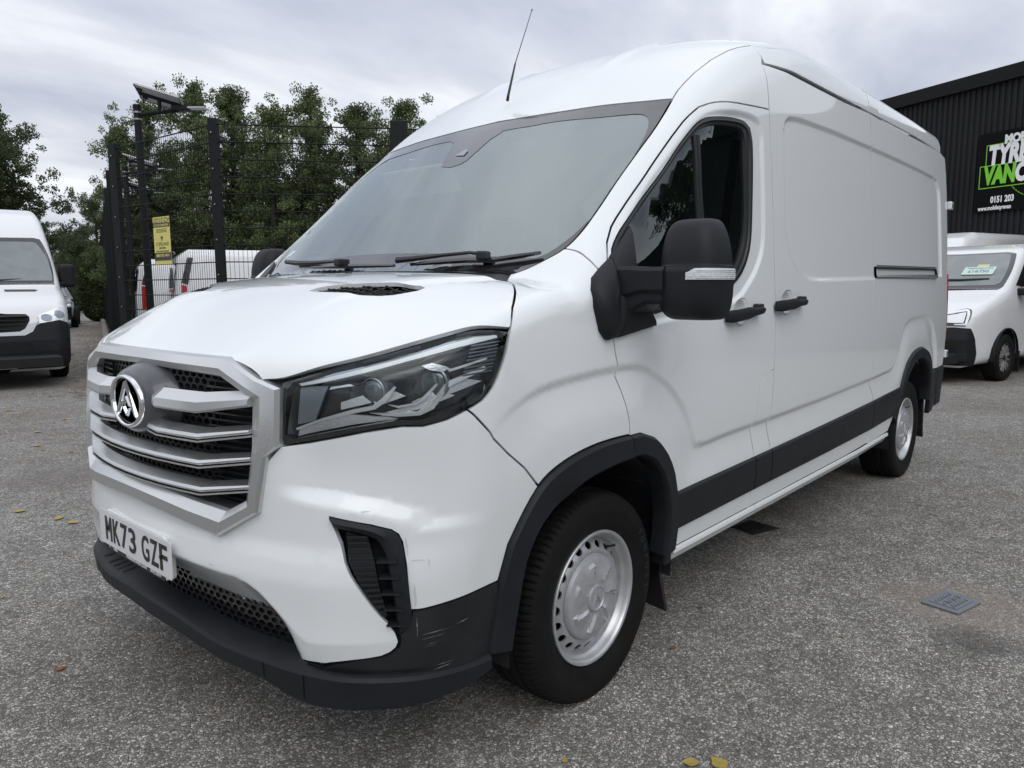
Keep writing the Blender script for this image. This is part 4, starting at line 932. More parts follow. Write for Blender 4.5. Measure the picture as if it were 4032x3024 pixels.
ring_frame('grille_frame',M['silver'],gr,FO,FI,[(-.12,-.05),(-.02,-.012),(0,.008),(.10,.018),(.55,.021),(.92,.006),(1.0,-.004),(1.05,-.05)])
bkp=mirrorring(FI); 
xg=lambda y:.09+.20*y*y
mb=MB(); ys=np.linspace(-.56,.56,21); V=[(xg(y)+.012,y,z) for z in(.74,1.12) for y in ys]; mb.add(V,[(i,i+1,i+22,i+21) for i in range(20)]); mb.build('grille_back',M['inner'],gr)
hexmesh('mesh_cells',gr,M['plastic2'],xg,-.54,.54,  .745,1.115,.0125,.26,.008,keep=lambda y,z: abs(y)<.36)
for z in np.linspace(.77,1.09,19):
    for s in(1,-1):
        mb=MB(); mb.tube([(xg(y)-.012+(0.01 if abs(y)>.5 else 0),s*y,z) for y in(.33,.37,.45,.55)],.0035,4); mb.build('side_louvre',M['plastic2'],gr)
fx=lambda y:.016+.27*y*y
def bar(zl,zt,y0,chr_=True,end=.548,kink=.385,fz=None,h=.0):
    # section: lower front edge, upper front edge, top rear edge; kinks back toward the frame
    for s in((1,-1) if y0>0 else (0,)):
        yy=[y for y in ([y0,.2,.3,kink,end] if y0>0 else [-end,-kink,-.3,-.2,-.1,0,.1,.2,.3,kink,end])]
        rows=[]
        for y in yy:
            a=abs(y); u=max(0,(a-kink)/(end-kink)); up_=.026*u
            x=fx(y)-.022+.018*u; zf=zl+up_; 
            x0=x+ (.02 if (y0>0 and a==y0) else 0)
            th=(zt-zl)
            rows.append([(x0+.004,y*(s or 1),zf),(x0,y*(s or 1),zf+.006),(x0+.004,y*(s or 1),zf+th*(.46-.14*u)),(x0+.034,y*(s or 1),zf+th*(.86-.2*u)),(x0+.05,y*(s or 1),zf+th*(.80-.2*u)),(x0+.048,y*(s or 1),zf-.0)])
        g=MB(); g.loft(rows,closed=True); o=g.build('grille_bar',M['silver'],gr,auto=13)
        if chr_:
            g=MB(); rr=[]
            for r_ in rows:
                p=r_[0]; rr.append([(p[0]-.003,p[1],p[2]-.004),(p[0]-.003,p[1],p[2]-.009),(p[0]+.03,p[1],p[2]-.009),(p[0]+.03,p[1],p[2]-.004)])
            g.loft(rr,closed=True); g.build('chrome_edge',M['chrome'],o,auto=30)
bar(1.012,1.074,.150,False); bar(.942,.974,.115); bar(.871,.901,-1); bar(.797,.827,-1)
# lower sloping face of the surround
# --- badge
bd=empty('badge',parent=van); bd.location=(.0,0,0)
BC=Vector((.012,0,1.010)); tilt=Matrix.Rotation(R_(3),4,'Y')
g=MB(); rows=[]
for r,x in((.128,.085),(.120,.055),(.108,.026),(.097,.010),(.086,.004)):
    rows.append([(BC.x+x,r*math.cos(a)*1.40,BC.z+r*math.sin(a)*.93) for a in np.linspace(0,2*math.pi,44,endpoint=False)])
g.loft(rows,closed=True,caps=True); g.build('badge_mount',M['badgegrey'],bd,auto=50)
g=MB(); rows=[]
for r,x in((.0835,.006),(.0835,-.004),(.0805,-.0085),(.0745,-.0085),(.0715,-.004),(.071,.006)):
    rows.append([(BC.x+x+.10*(r*1.38*math.cos(a))**2*2,r*1.38*math.cos(a),BC.z+r*.94*math.sin(a)) for a in np.linspace(0,2*math.pi,64,endpoint=False)])
g.loft(rows,closed=True,caps=False); g.build('badge_ring',M['chrome'],bd,smooth=True)
g=MB(); g.loft([[(BC.x+.004,r*1.38*math.cos(a),BC.z+r*.94*math.sin(a)) for a in np.linspace(0,2*math.pi,40,endpoint=False)] for r in(.070,.001)],closed=True,caps=False); g.build('badge_field',M['gloss'],bd)
def prismYZ(name,pts,m,par,x0,x1,ins=.0025):
    p=inset(np.array(pts,float),ins); q=np.array(pts,float); q=q if area(q)>0 else q[::-1]
    V=[(x0,y,z) for y,z in q]+[(x1,y,z) for y,z in p]; n=len(q); q0=[(i,(i+1)%n,n+(i+1)%n,n+i) for i in range(n)]
    return mesh_obj(name,V,q0+[tuple(range(n,2*n))],m,par,smooth=False)
def off(p): return [(a*1.38,BC.z+b*.94) for a,b in p]
for s in(1,-1):
    prismYZ('badge_stroke',off([(0,.067),(0,.053),(s*.041,-.043),(s*.049,-.050),(s*.053,-.043)]),M['chrome'],bd,BC.x+.002,BC.x-.006)
    prismYZ('badge_stroke',off([(0,.018),(0,.006),(s*.013,-.016),(s*.023,-.016)]),M['chrome'],bd,BC.x+.002,BC.x-.005)
    prismYZ('badge_stroke',off([(0,-.050),(0,-.038),(s*.013,-.018),(s*.023,-.018)]),M['chrome'],bd,BC.x+.002,BC.x-.005)
# --- number plate
np_=empty('number_plate',parent=van)
def rrect(w_,h_,r,n=5): 
    o=[]
    for cx,cy,a0 in((w_/2-r,h_/2-r,0),(-w_/2+r,h_/2-r,90),(-w_/2+r,-h_/2+r,180),(w_/2-r,-h_/2+r,270)):
        for k in range(n+1): a=R_(a0+90*k/n); o.append((cx+r*math.cos(a),cy+r*math.sin(a)))
    return o
def prism(mb,pts,x0,x1,cy=0,cz=0):
    n=len(pts); V=[(x0,y+cy,z+cz) for y,z in pts]+[(x1,y+cy,z+cz) for y,z in pts]
    mb.add(V,[(i,(i+1)%n,n+(i+1)%n,n+i) for i in range(n)]+[tuple(range(n-1,-1,-1)),tuple(range(n,2*n))])
g=MB(); prism(g,rrect(.52,.111,.010),0.0,.003,0,.580); g.build('plate_face',M['platewhite'],np_)
g=MB(); prism(g,rrect(.425,.133,.012),.005,.035,0,.5745); g.build('plate_bracket',W_,np_,bevel=.004)
g=MB(); prism(g,rrect(.40,.020,.004),.003,.012,-.005,.5175); g.build('dealer_strip',M['ink'],np_)
def face(y,z,x=-.0012): return Matrix(((0,0,-1,x),(-1,0,0,y),(0,1,0,z),(0,0,0,1)))
# registration characters
CHW={'M':.050,'K':.050,'7':.050,'3':.050,'G':.050,'Z':.050,'F':.050}
yy=.2115
for ch in 'MK73 GZF':
    if ch==' ': yy-=.033; continue
    if ch=='M':     # plate M: upright legs, short centre vertex
        H_=.0395; w2=.025; s_=.0125
        g=MB(); pts=[(-w2,-H_),(-w2+s_,-H_),(-w2+s_,H_*.30),(-.0035,-H_*.28),(.0035,-H_*.28),(w2-s_,H_*.30),(w2-s_,-H_),(w2,-H_),(w2,H_),(w2-s_*.95,H_),(0,H_*.12),(-w2+s_*.95,H_),(-w2,H_)]
        V=[(a,b,.0006) for a,b in pts]; g.add(V,[tuple(range(len(V)))]); o=g.build('plate_letter',M['ink'],np_); o.matrix_local=face(yy-.025,.581); yy-=.061; continue
    o=text_obj('plate_letter',ch,.112,M['ink'],np_,face(0,0),bold=.0016)
    me=o.data; co=np.zeros(len(me.vertices)*3);me.vertices.foreach_get('co',co);co=co.reshape(-1,3)
    lo,hi=co.min(0),co.max(0); co[:,0]=(co[:,0]-(lo[0]+hi[0])/2)*(.050/(hi[0]-lo[0])); co[:,1]=(co[:,1]-(lo[1]+hi[1])/2)*(.079/(hi[1]-lo[1]))
    me.vertices.foreach_set('co',co.ravel()); me.update()
    o.matrix_local=face(yy-.025,.581); yy-=.061
text_obj('plate_letter','VANSNORTHWEST.CO.UK',.0125,M['platewhite'],np_,face(-.01,.5175,.0018),bold=.0002)
text_obj('plate_letter','01942 270114',.0125,M['platewhite'],np_,face(-.145,.5175,.0018),bold=.0002)
text_obj('plate_letter','VANS',.012,M['platewhite'],np_,face(.150,.5175,.0018),bold=.0002)
for y in(.197,-.197):
    g=MB(); g.tube([(-.005,y,.581),(.002,y,.581)],.0055,10); g.build('plate_screw',M['ink'],np_)
# --- wheels
def lathe(prof,n,cx,cz,ymid,sgn,name,m,parent,auto=35,cap=False,fun=None):
    rows=[]
    for r,y in prof:
        rows.append([(cx+(r+(fun(a,r,y) if fun else 0))*math.cos(a),ymid+sgn*y,cz+(r+(fun(a,r,y) if fun else 0))*math.sin(a)) for a in np.linspace(0,2*math.pi,n,endpoint=False)])
    mb=MB(); mb.loft(rows,closed=True,caps=False); 
    if cap: mb.add(rows[-1],[tuple(range(n))])
    if sgn<0: pass
    o=mb.build(name,m,parent,auto=auto); bmn=o.data
    import bmesh
    b=bmesh.new(); b.from_mesh(bmn); bmesh.ops.recalc_face_normals(b,faces=b.faces); b.to_mesh(bmn); b.free()
    return o
tyre_prof=[(.205,-.085),(.222,-.098),(.28,-.118),(.333,-.108),(.345,-.088),(.3485,-.05),(.341,-.046),(.341,-.036),(.3495,-.032),(.3495,-.005),(.342,-.003),(.342,.003),(.3495,.005),(.3495,.032),(.341,.036),(.341,.046),(.3485,.050),(.346,.074),(.3435,.086),(.337,.0995),(.331,.107),(.322,.1115),(.310,.1155),(.295,.1175),(.281,.118),(.278,.1165),(.262,.1145),(.245,.109),(.236,.1045),(.229,.1025),(.224,.099),(.205,.085)]
def tread(a,r,y):
    ay=abs(y); k=0
    if r>.336 and ay>.048: 
        ph=(a*92/(2*math.pi)+ay*6)%1; k=-.006 if ph<.25 else 0
    elif .328<r<=.336: k=-.002 if (a*92/(2*math.pi)+ay*6)%1<.25 else 0
    return k
def build_wheel(cx,ymid,name='wheel'):
    wh=empty(name,(cx,ymid,.335),parent=van)
    ty=lathe(tyre_prof,460,0,0,0,-1,'tyre',M['rubber'],wh,auto=38,fun=tread)
    co=np.zeros(len(ty.data.vertices)*3);ty.data.vertices.foreach_get('co',co);co=co.reshape(-1,3)
    low=co[:,2]<-.333; co[low,2]=-.333; b_=np.clip((-.22-co[:,2])/.11,0,1); co[:,1]*=1+.05*b_; ty.data.vertices.foreach_set('co',co.ravel());ty.data.update()
    lathe([(.216,.088),(.2215,.099),(.2215,.1035),(.219,.106),(.213,.106),(.209,.103),(.206,.094),(.203,.084),(.200,.079),(.196,.076),(.1935,.068),(.1925,.060),(.190,.056),(.186,.058)],96,0,0,0,-1,'rim',M['wheel'],wh,auto=45)
    # disc with 20 oval vents
    ring=lambda r,n:np.array([(r*math.cos(a),r*math.sin(a)) for a in np.linspace(0,2*math.pi,n,endpoint=False)])
    hs=[ring(.128,48)]
    for k in range(20):
        a=2*math.pi*k/20; u=np.array([math.cos(a),math.sin(a)]);v=np.array([-u[1],u[0]])
        hs.append(np.array([u*(.1690+.0115*math.cos(t))+v*(.0155*math.sin(t)) for t in np.linspace(0,2*math.pi,14,endpoint=False)]))
    v,T=tri2d(ring(.188,110),hs,.009)
    r=np.linalg.norm(v,axis=1); yp=np.interp(r,[.108,.138,.146,.152,.158,.182,.188],[.070,.076,.084,.084,.081,.064,.058])
    V=[(a,-y_,b) for (a,b),y_ in zip(v,yp)]; nf=len(V)
    V2=[(a*.995,-y_+.006,b*.995) for (a,b),y_ in zip(v,yp)]
    cnt={(int(t[i]),int(t[(i+1)%3])) for t in T for i in range(3)}; bd=[e for e in cnt if (e[1],e[0]) not in cnt]
    F_=[tuple(t) for t in T]+[(j,i,i+nf,j+nf) for i,j in bd]
    import bmesh
    o=mesh_obj('wheel_disc',V+V2,F_,M['wheel'],wh,auto=50)
    b=bmesh.new();b.from_mesh(o.data);bmesh.ops.delete(b,geom=[q for q in b.verts if not q.link_faces],context='VERTS');bmesh.ops.recalc_face_normals(b,faces=b.faces);b.to_mesh(o.data);b.free()
    # hub cap with raised blades
    n=126; rs=[.139,.1405,.136,.128,.121,.112,.097,.08,.062,.050,.045]; base=[.072,.084,.096,.0995,.101,.1025,.104,.1055,.1065,.1068,.1068]
    rows=[]
    for r_,y_ in zip(rs,base):
        row=[]
        for k in range(n):
            a=2*math.pi*k/n+.3; u=(a*7/(2*math.pi)+(r_-.07)*4)%1
            win=1 if .050<r_<.12 else 0
            d=.0075*win*(1-abs(2*u-1)**.8)*(1 if u>.0 else 0) if u<.62 else 0
            d=.0095*win*(1 if u<.05 else max(0,1-u/.62)) 
            row.append((r_*math.cos(a),-(y_+d),r_*math.sin(a)))
        rows.append(row)
    mb=MB(); mb.loft(rows,closed=True,caps=False); o=mb.build('hub_cap',M['cap'],wh,auto=24)
    b=bmesh.new();b.from_mesh(o.data);bmesh.ops.recalc_face_normals(b,faces=b.faces);b.to_mesh(o.data);b.free()
    lathe([(.045,.1065),(.044,.1115),(.038,.113),(.036,.110),(.032,.1095),(.001,.110)],40,0,0,0,-1,'hub_badge',M['cap'],o,auto=30)
    for s in(1,-1):
        for q in([(0,.024),(0,.015),(s*.010,-.016),(s*.017,-.018)],[(0,.002),(0,-.006),(s*.004,-.011),(s*.009,-.011)]):
            V=[(a,-.1135,b_) for a,b_ in q]+[(a,-.110,b_) for a,b_ in q]; mesh_obj('badge_stroke',V,[(0,1,2,3),(0,4,5,1),(1,5,6,2),(2,6,7,3),(3,7,4,0)],M['chrome'],o,smooth=False)
    for k_,ch in enumerate('SUNFULL'):
        a=R_(34-k_*7.2); X_=Vector((math.sin(a),0,-math.cos(a))); Y_=Vector((math.cos(a),0,math.sin(a))); Z_=Vector((0,-1,0))
        text_obj('tyre_letter',ch,.030,M['tyretext'],wh,Matrix.Translation((.292*math.cos(a),-.1185,.292*math.sin(a)))@Matrix((X_,Y_,Z_)).transposed().to_4x4(),bold=.0008)
    mb=MB(); a=.9; mb.tube([(.165*math.cos(a),-.045,.165*math.sin(a)),(.178*math.cos(a),-.085,.178*math.sin(a)),(.186*math.cos(a),-.10,.186*math.sin(a))],[.004,.004,.005],8); mb.build('tyre_valve',M['plastic2'],wh)
    lathe([(.19,.02),(.10,.01),(.05,.03),(.001,.03)],40,0,0,0,-1,'brake_disc',M['inner'],wh,auto=30)
    return wh
wf=build_wheel(1.045,-.866)
for (cx,s) in((1.045,-1),(4.806,1),(4.806,-1)):
    c_=copy_tree(wf,van); c_.location=(cx,-.866*s if s>0 else .866,.335)
    if s<0: c_.rotation_euler=(0,0,math.pi)
# --- wheel-arch liners, underside, mud flaps
for cx,R0 in((1.055,.485),(4.80,.50)):
    for s in(1,-1):
        rows=[]
        for y in(-.985,-.96,-.55): rows.append([(cx+R0*math.cos(a)*.93,s*y,.33+R0*math.sin(a)) for a in np.linspace(-.12,math.pi+.12,30)])
        mb=MB(); mb.loft(rows,closed=False); 
        inner=[(cx,s*-.55,.2)]+rows[-1]; mb.add(inner,[(0,i,i+1) for i in range(1,len(inner)-1)])
        mb.build('wheel_arch_liner',M['inner'],van,smooth=True)
mb=MB(); mb.box((2.93,0,.33),(2.75,1.80,.10)); mb.box((5.5,0,.46),(.42,1.7,.10)); mb.box((.55,0,.40),(.40,1.0,.14)); mb.box((1.05,0,.42),(1.0,1.08,.2)); mb.box((4.80,0,.45),(1.0,1.08,.2)); mb.box((2.6,-.45,.25),(.9,.3,.12)); mb.tube([(1.6,.2,.26),(4.2,.25,.26),(5.6,.5,.30)],.04,8); mb.build('underbody',M['inner'],van)
for cx,y in((4.806,0),): mb=MB(); mb.tube([(4.806,-.8,.335),(4.806,.8,.335)],.06,10); mb.build('rear_axle',M['inner'],van)
def flap(x,y0,y1,z1,z0,s):
    mb=MB();pts=[(y0,z1),(y0,z0+.02),(y1,z0),(y1+.005,z1-.13),(y1+.03 if False else y1,z1-.03)]
    V=[(x-.012,s*y,z) for y,z in pts]+[(x+.006,s*y,z) for y,z in pts];n=len(pts)
    V[2]=(V[2][0]+.04,)+V[2][1:];V[1]=(V[1][0]+.035,)+V[1][1:];V[n+2]=(V[n+2][0]+.04,)+V[n+2][1:];V[n+1]=(V[n+1][0]+.035,)+V[n+1][1:]
    mb.add(V,[tuple(range(n)),tuple(range(2*n-1,n-1,-1))]+[(i,i+n,(i+1)%n+n,(i+1)%n) for i in range(n)]); mb.build('mud_flap',M['plastic2'],van,bevel=.003)
for s in(1,-1):
    flap(1.50,-.80,-.955,.40,.115,s); flap(5.25,-.80,-.985,.56,.205,s)
mb=MB(); mb.box((1.455,-.972,.36),(.05,.06,.05)); mb.build('trim_end_cap',M['plastic'],van,bevel=.006)
# --- door mirror
for s in(1,-1):
    mr=empty('door_mirror',parent=van); mr.scale=(1,s,1)
    pass
    def pad(name,P,offs,fl):
        P2=sp([(p[0],p[2]) for p in P]); return panel(name,M['plastic'],mr,catmull(P2,.02,True),SIDE,.018,off=offs,flange=fl,shrink=.001)
    SA=[(1.087,1.425),(1.079,1.37),(1.070,1.287),(1.066,1.184),(1.017,1.178),(.989,1.205),(.966,1.28),(.968,1.33),(.99,1.365),(1.035,1.395)]
    SB=[(1.091,1.428),(1.233,1.534),(1.214,1.45),(1.20,1.40),(1.28,1.39),(1.25,1.31),(1.235,1.285),(1.24,1.262),(1.275,1.238),(1.296,1.212),(1.071,1.183),(1.076,1.287),(1.084,1.37)]
    def padl(name,Q,base,crest,mid):
        q=sp(Q); q=densify3(q,.02); cc=np.array(mid); rows=[]
        cp=sp([cc])[0]; _,G=onf(q)
        for t,o_ in((0,-.004),(0,base),(.12,base+crest*.45),(.35,base+crest*.85),(.7,base+crest),(.98,base+crest)):
            rr=q*(1-t)+cp*t; rr[:,1]=q[:,1]*(1-t)+cp[1]*t-o_; rows.append([tuple(p) for p in rr])
        mb=MB(); mb.loft(rows,closed=True,caps=True); o=mb.build(name,M['plastic'],mr,auto=60)
        import bmesh
        b=bmesh.new();b.from_mesh(o.data);bmesh.ops.recalc_face_normals(b,faces=b.faces);b.to_mesh(o.data);b.free(); return o
    def densify3(P,st):
        o=[]
        for i in range(len(P)):
            a=P[i];b=P[(i+1)%len(P)];k=max(1,int(np.linalg.norm(b-a)/st))
            for t in range(k):o.append(a+(b-a)*t/k)
        return np.array(o)
    padl('mirror_base',SA,.014,.030,(1.025,1.29)); padl('mirror_base',SB,.014,.026,(1.14,1.34))
    # arm
    def sect(x0,x1,z0,z1,y): r=.012; return [(x0,y,z0+r),(x0,y,z1-r),(x0+r,y,z1),(x1-r,y,z1),(x1,y,z1-r),(x1,y,z0+r),(x1-r,y,z0),(x0+r,y,z0)]
    mb=MB(); mb.loft([sect(1.075,1.23,1.29,1.400,-.975),sect(1.085,1.225,1.305,1.402,-1.04),sect(1.105,1.225,1.318,1.398,-1.08),sect(1.115,1.235,1.318,1.398,-1.15)]); mb.build('mirror_arm',M['plastic'],mr,auto=35)
    mb=MB(); mb.loft([sect(1.085,1.27,1.215,1.33,-.99),sect(1.10,1.25,1.26,1.33,-1.045),sect(1.12,1.24,1.285,1.33,-1.09),sect(1.13,1.235,1.285,1.33,-1.14)]); mb.build('mirror_arm',M['plastic'],mr,auto=35)
    yc0=-1.205;hw0=.100
    def hs_(z,t,o_=0):
        u=(z-1.3885)/.1515; k=(1-min(1,abs(u))**4.2)**(1/2.6) if abs(u)<1 else .02
        top=sst(1.40,1.54,z); hw=hw0*(.50+.50*k)-.012*top+.006*sst(1.40,1.385,z)+o_; dep=.125*(.35+.65*k)*(1-.10*top)+.012*sst(1.402,1.385,z)+o_
        yc=yc0+.006*top; c,s_=math.cos(t),math.sin(t)
        return (1.255-dep*abs(s_)**.62, yc-hw*math.copysign(abs(c)**.62,c), z)
    zz=[1.238,1.2405,1.246,1.256,1.27,1.29,1.31,1.33,1.35,1.372,1.382,1.388,1.394,1.400,1.408,1.42,1.44,1.46,1.48,1.50,1.515,1.525,1.533,1.5375,1.5395]
    ts=np.linspace(0,math.pi,41)
    rows=[[hs_(z,t) for t in ts]+[(1.245,hs_(z,math.pi)[1]-.012,z),(1.245,hs_(z,0)[1]+.012,z)] for z in zz]
    mb=MB(); mb.loft(rows,closed=True,caps=True); mb.build('mirror_housing',M['plastic'],mr,auto=50)
    ind=[t for t in np.linspace(-.02,1.50,26)]
    rows=[]
    for t in ind:
        e_=sst(1.50,1.30,t); zb=1.358+.004*0;zt=1.391-.012*(1-e_)
        rows.append([hs_(zb,max(t,0),-.004),hs_(zb,max(t,0),.0035),hs_((zb+zt)/2,max(t,0),.0045),hs_(zt,max(t,0),.0035),hs_(zt,max(t,0),-.004)])
    mb=MB(); mb.loft(rows,closed=True,caps=True); il=mb.build('indicator_lens',M['clear'],mr,auto=40)
    for zr in(1.3635,1.3695,1.3755,1.3815,1.3865):
        mb=MB(); mb.tube([hs_(zr,max(t,0),.0046) for t in ind[:-4]],.0011,4); mb.build('lens_rib',M['lampsilver'],il)
    mb=MB(); mb.tube([hs_(1.3995,t,.0003) for t in np.linspace(0,math.pi,30)],.0016,4); mb.build('cap_seam',M['ink'],mr)
    mb=MB(); mb.box((1.2455,yc0,1.45),(.004,.14,.10)); mb.box((1.2455,yc0,1.31),(.004,.14,.08)); mb.build('mirror_glass',M['chrome'],mr,bevel=.0015)
# --- aerial
an=empty('aerial',parent=van)
mb=MB(); mb.loft([[(1.755+x,y,z) for x,y,z in p] for p in ([(-.060,-.010,-.03),(-.060,.010,-.03),(.02,.022,.03),(.03,0,.035),(.02,-.022,.03)],[(-.052,-.007,-.005),(-.052,.007,-.005),(.0,.014,.045),(.012,0,.05),(.0,-.014,.045)],[(-.032,-.005,.03),(-.032,.005,.03),(-.012,.008,.06),(-.006,0,.062),(-.012,-.008,.06)],[(-.020,-.005,.07),(-.020,.005,.07),(-.010,.006,.075),(-.006,0,.075),(-.010,-.006,.075)])]); 
o=mb.build('aerial_base',M['plastic2'],an,auto=60); o.location=(-.02,0,-.0)
mb=MB(); P0=Vector((1.718,0,2.19));P1=Vector((1.766,0,2.336));P2=Vector((1.885,0,2.597)); mb.tube([(1.712,0,2.165),P0,P0.lerp(P1,.6),P1],[.007,.0062,.0048,.0038],8); mb.tube([P1,P1.lerp(P2,.98)],[.0021,.0016],6); mb.tube([P1.lerp(P2,.975),P2],.0030,6); mb.build('aerial_mast',M['plastic2'],an,smooth=True)
# --- wipers
def ong(pts,h=.018):
    q=np.array(pts,float); P=topz([(a,b) for a,b in q]); _,G=onf(P,1); return [tuple(p) for p in P+G*h]
wp=empty('wiper',parent=van)
mb=MB(); A_=ong([(.885,-.22),(.90,-.30),(.925,-.42),(.945,-.53),(.945,-.575)],.030); mb.tube(A_,[.012,.010,.007,.006,.007],6); mb.build('wiper_arm',M['plastic2'],wp,auto=50)
mb=MB(); B_=ong([(.89,-.28),(.91,-.40),(.93,-.52),(.942,-.62),(.972,-.72),(.995,-.785)],.012); mb.tube(B_,[.006,.009,.010,.010,.009,.006],6); mb.build('wiper_blade',M['gloss'],wp,auto=50)
mb=MB(); mb.box(tuple((np.array(ong([(.943,-.59)],.026)[0]))),(.035,.055,.03),rz=-1.2); mb.build('wiper_clip',M['plastic2'],wp,bevel=.006)
wp=empty('wiper',parent=van)
mb=MB(); A_=ong([(.955,.60),(.925,.46),(.905,.30),(.900,.20),(.893,.12)],.028); mb.tube(A_,[.010,.012,.009,.007,.007],6); mb.build('wiper_arm',M['plastic2'],wp,auto=50)
mb=MB(); B_=ong([(.92,.46),(.90,.30),(.885,.12),(.88,-.05),(.88,-.2)],.012); mb.tube(B_,[.006,.009,.010,.009,.006],6); mb.build('wiper_blade',M['gloss'],wp,auto=50)
mb=MB(); mb.box(tuple((np.array(ong([(.893,.12)],.024)[0]))),(.035,.055,.028),rz=-1.5); mb.build('wiper_clip',M['plastic2'],wp,bevel=.006)
# --- cab interior
cab=empty('cab_interior',parent=van)
mb=MB(); rows=[]
for x,z in((.93,1.36),(1.02,1.385),(1.15,1.385),(1.30,1.36),(1.42,1.32),(1.46,1.20),(1.46,.8)): rows.append([(x,y,z+.02*math.cos(y*3)) for y in np.linspace(-.84,.84,15)])
mb.loft(rows,closed=False); mb.build('dashboard',M['intgrey'],cab,smooth=True)
mb=MB(); mb.box((1.20,.42,1.42),(.16,.42,.09)); mb.build('instrument_hood',M['intgrey'],cab,bevel=.035,seg=4)
mb=MB(); ctr=Vector((1.50,.42,1.38)); q=Matrix.Rotation(R_(-62),3,'Y'); pts=[ctr+q@Vector((.185*math.cos(a),.185*math.sin(a),0)) for a in np.linspace(0,2*math.pi,33)]
mb.tube(pts,.014,8,caps=False); mb.tube([ctr+q@Vector((0,-.18,0)),ctr+q@Vector((0,.18,0))],.016,6); mb.tube([ctr,ctr+q@Vector((.17,0,0))],.018,6); mb.tube([ctr,ctr-Vector((-.02,0,.1))+Vector((-.25,0,0))],.03,8); mb.build('steering_wheel',M['intdark'],cab,smooth=True)
for y,w_ in((.45,.48),(-.10,.40),(-.50,.40)):
    st=MB(); st.box((1.85,y,.88),(.50,w_,.16)); st.box((2.12,y,1.22),(.14,w_,.62)); s_=st.build('seat',M['fabric'],cab,bevel=.04,seg=3)
    hr=MB(); hr.box((2.15,y,1.62),(.10,.27,.17)); hr.build('headrest',M['fabric'],s_,bevel=.035,seg=3)
mb=MB(); mb.box((2.34,0,1.40),(.02,1.80,1.60)); mb.build('bulkhead',M['intgrey'],cab)
mb=MB(); mb.box((1.9,0,.66),(1.0,1.86,.04)); mb.build('cab_floor',M['intdark'],cab)
T_v=Matrix.Translation((1.60,.46,1.845))@Matrix.Rotation(R_(-38),4,'Y')
mb=MB(); mb.box((0,0,0),(.018,.50,.15)); o=mb.build('sun_visor',M['white_flat'],cab,bevel=.008); o.matrix_local=T_v
mb=MB(); mb.box((-.011,-.06,.03),(.003,.10,.06)); o=mb.build('visor_label',M['amber'],cab); o.matrix_local=T_v
mb=MB(); mb.box((1.10,.50,1.408),(.14,.22,.004),rz=.4); mb.build('paper_sheet',M['platewhite'],cab)
mb=MB(); mb.tube([(2.20,-.86,1.95),(2.14,-.84,1.5),(1.98,-.62,1.05)],.022,4); mb.build('seat_belt',M['intdark'],cab)
mb=MB(); V=[(1.74,-.80,1.99),(1.74,.80,1.99),(2.33,-.86,2.04),(2.33,.86,2.04)]; mb.add(V,[(0,1,3,2)]); mb.build('headlining',M['white_flat'],cab)
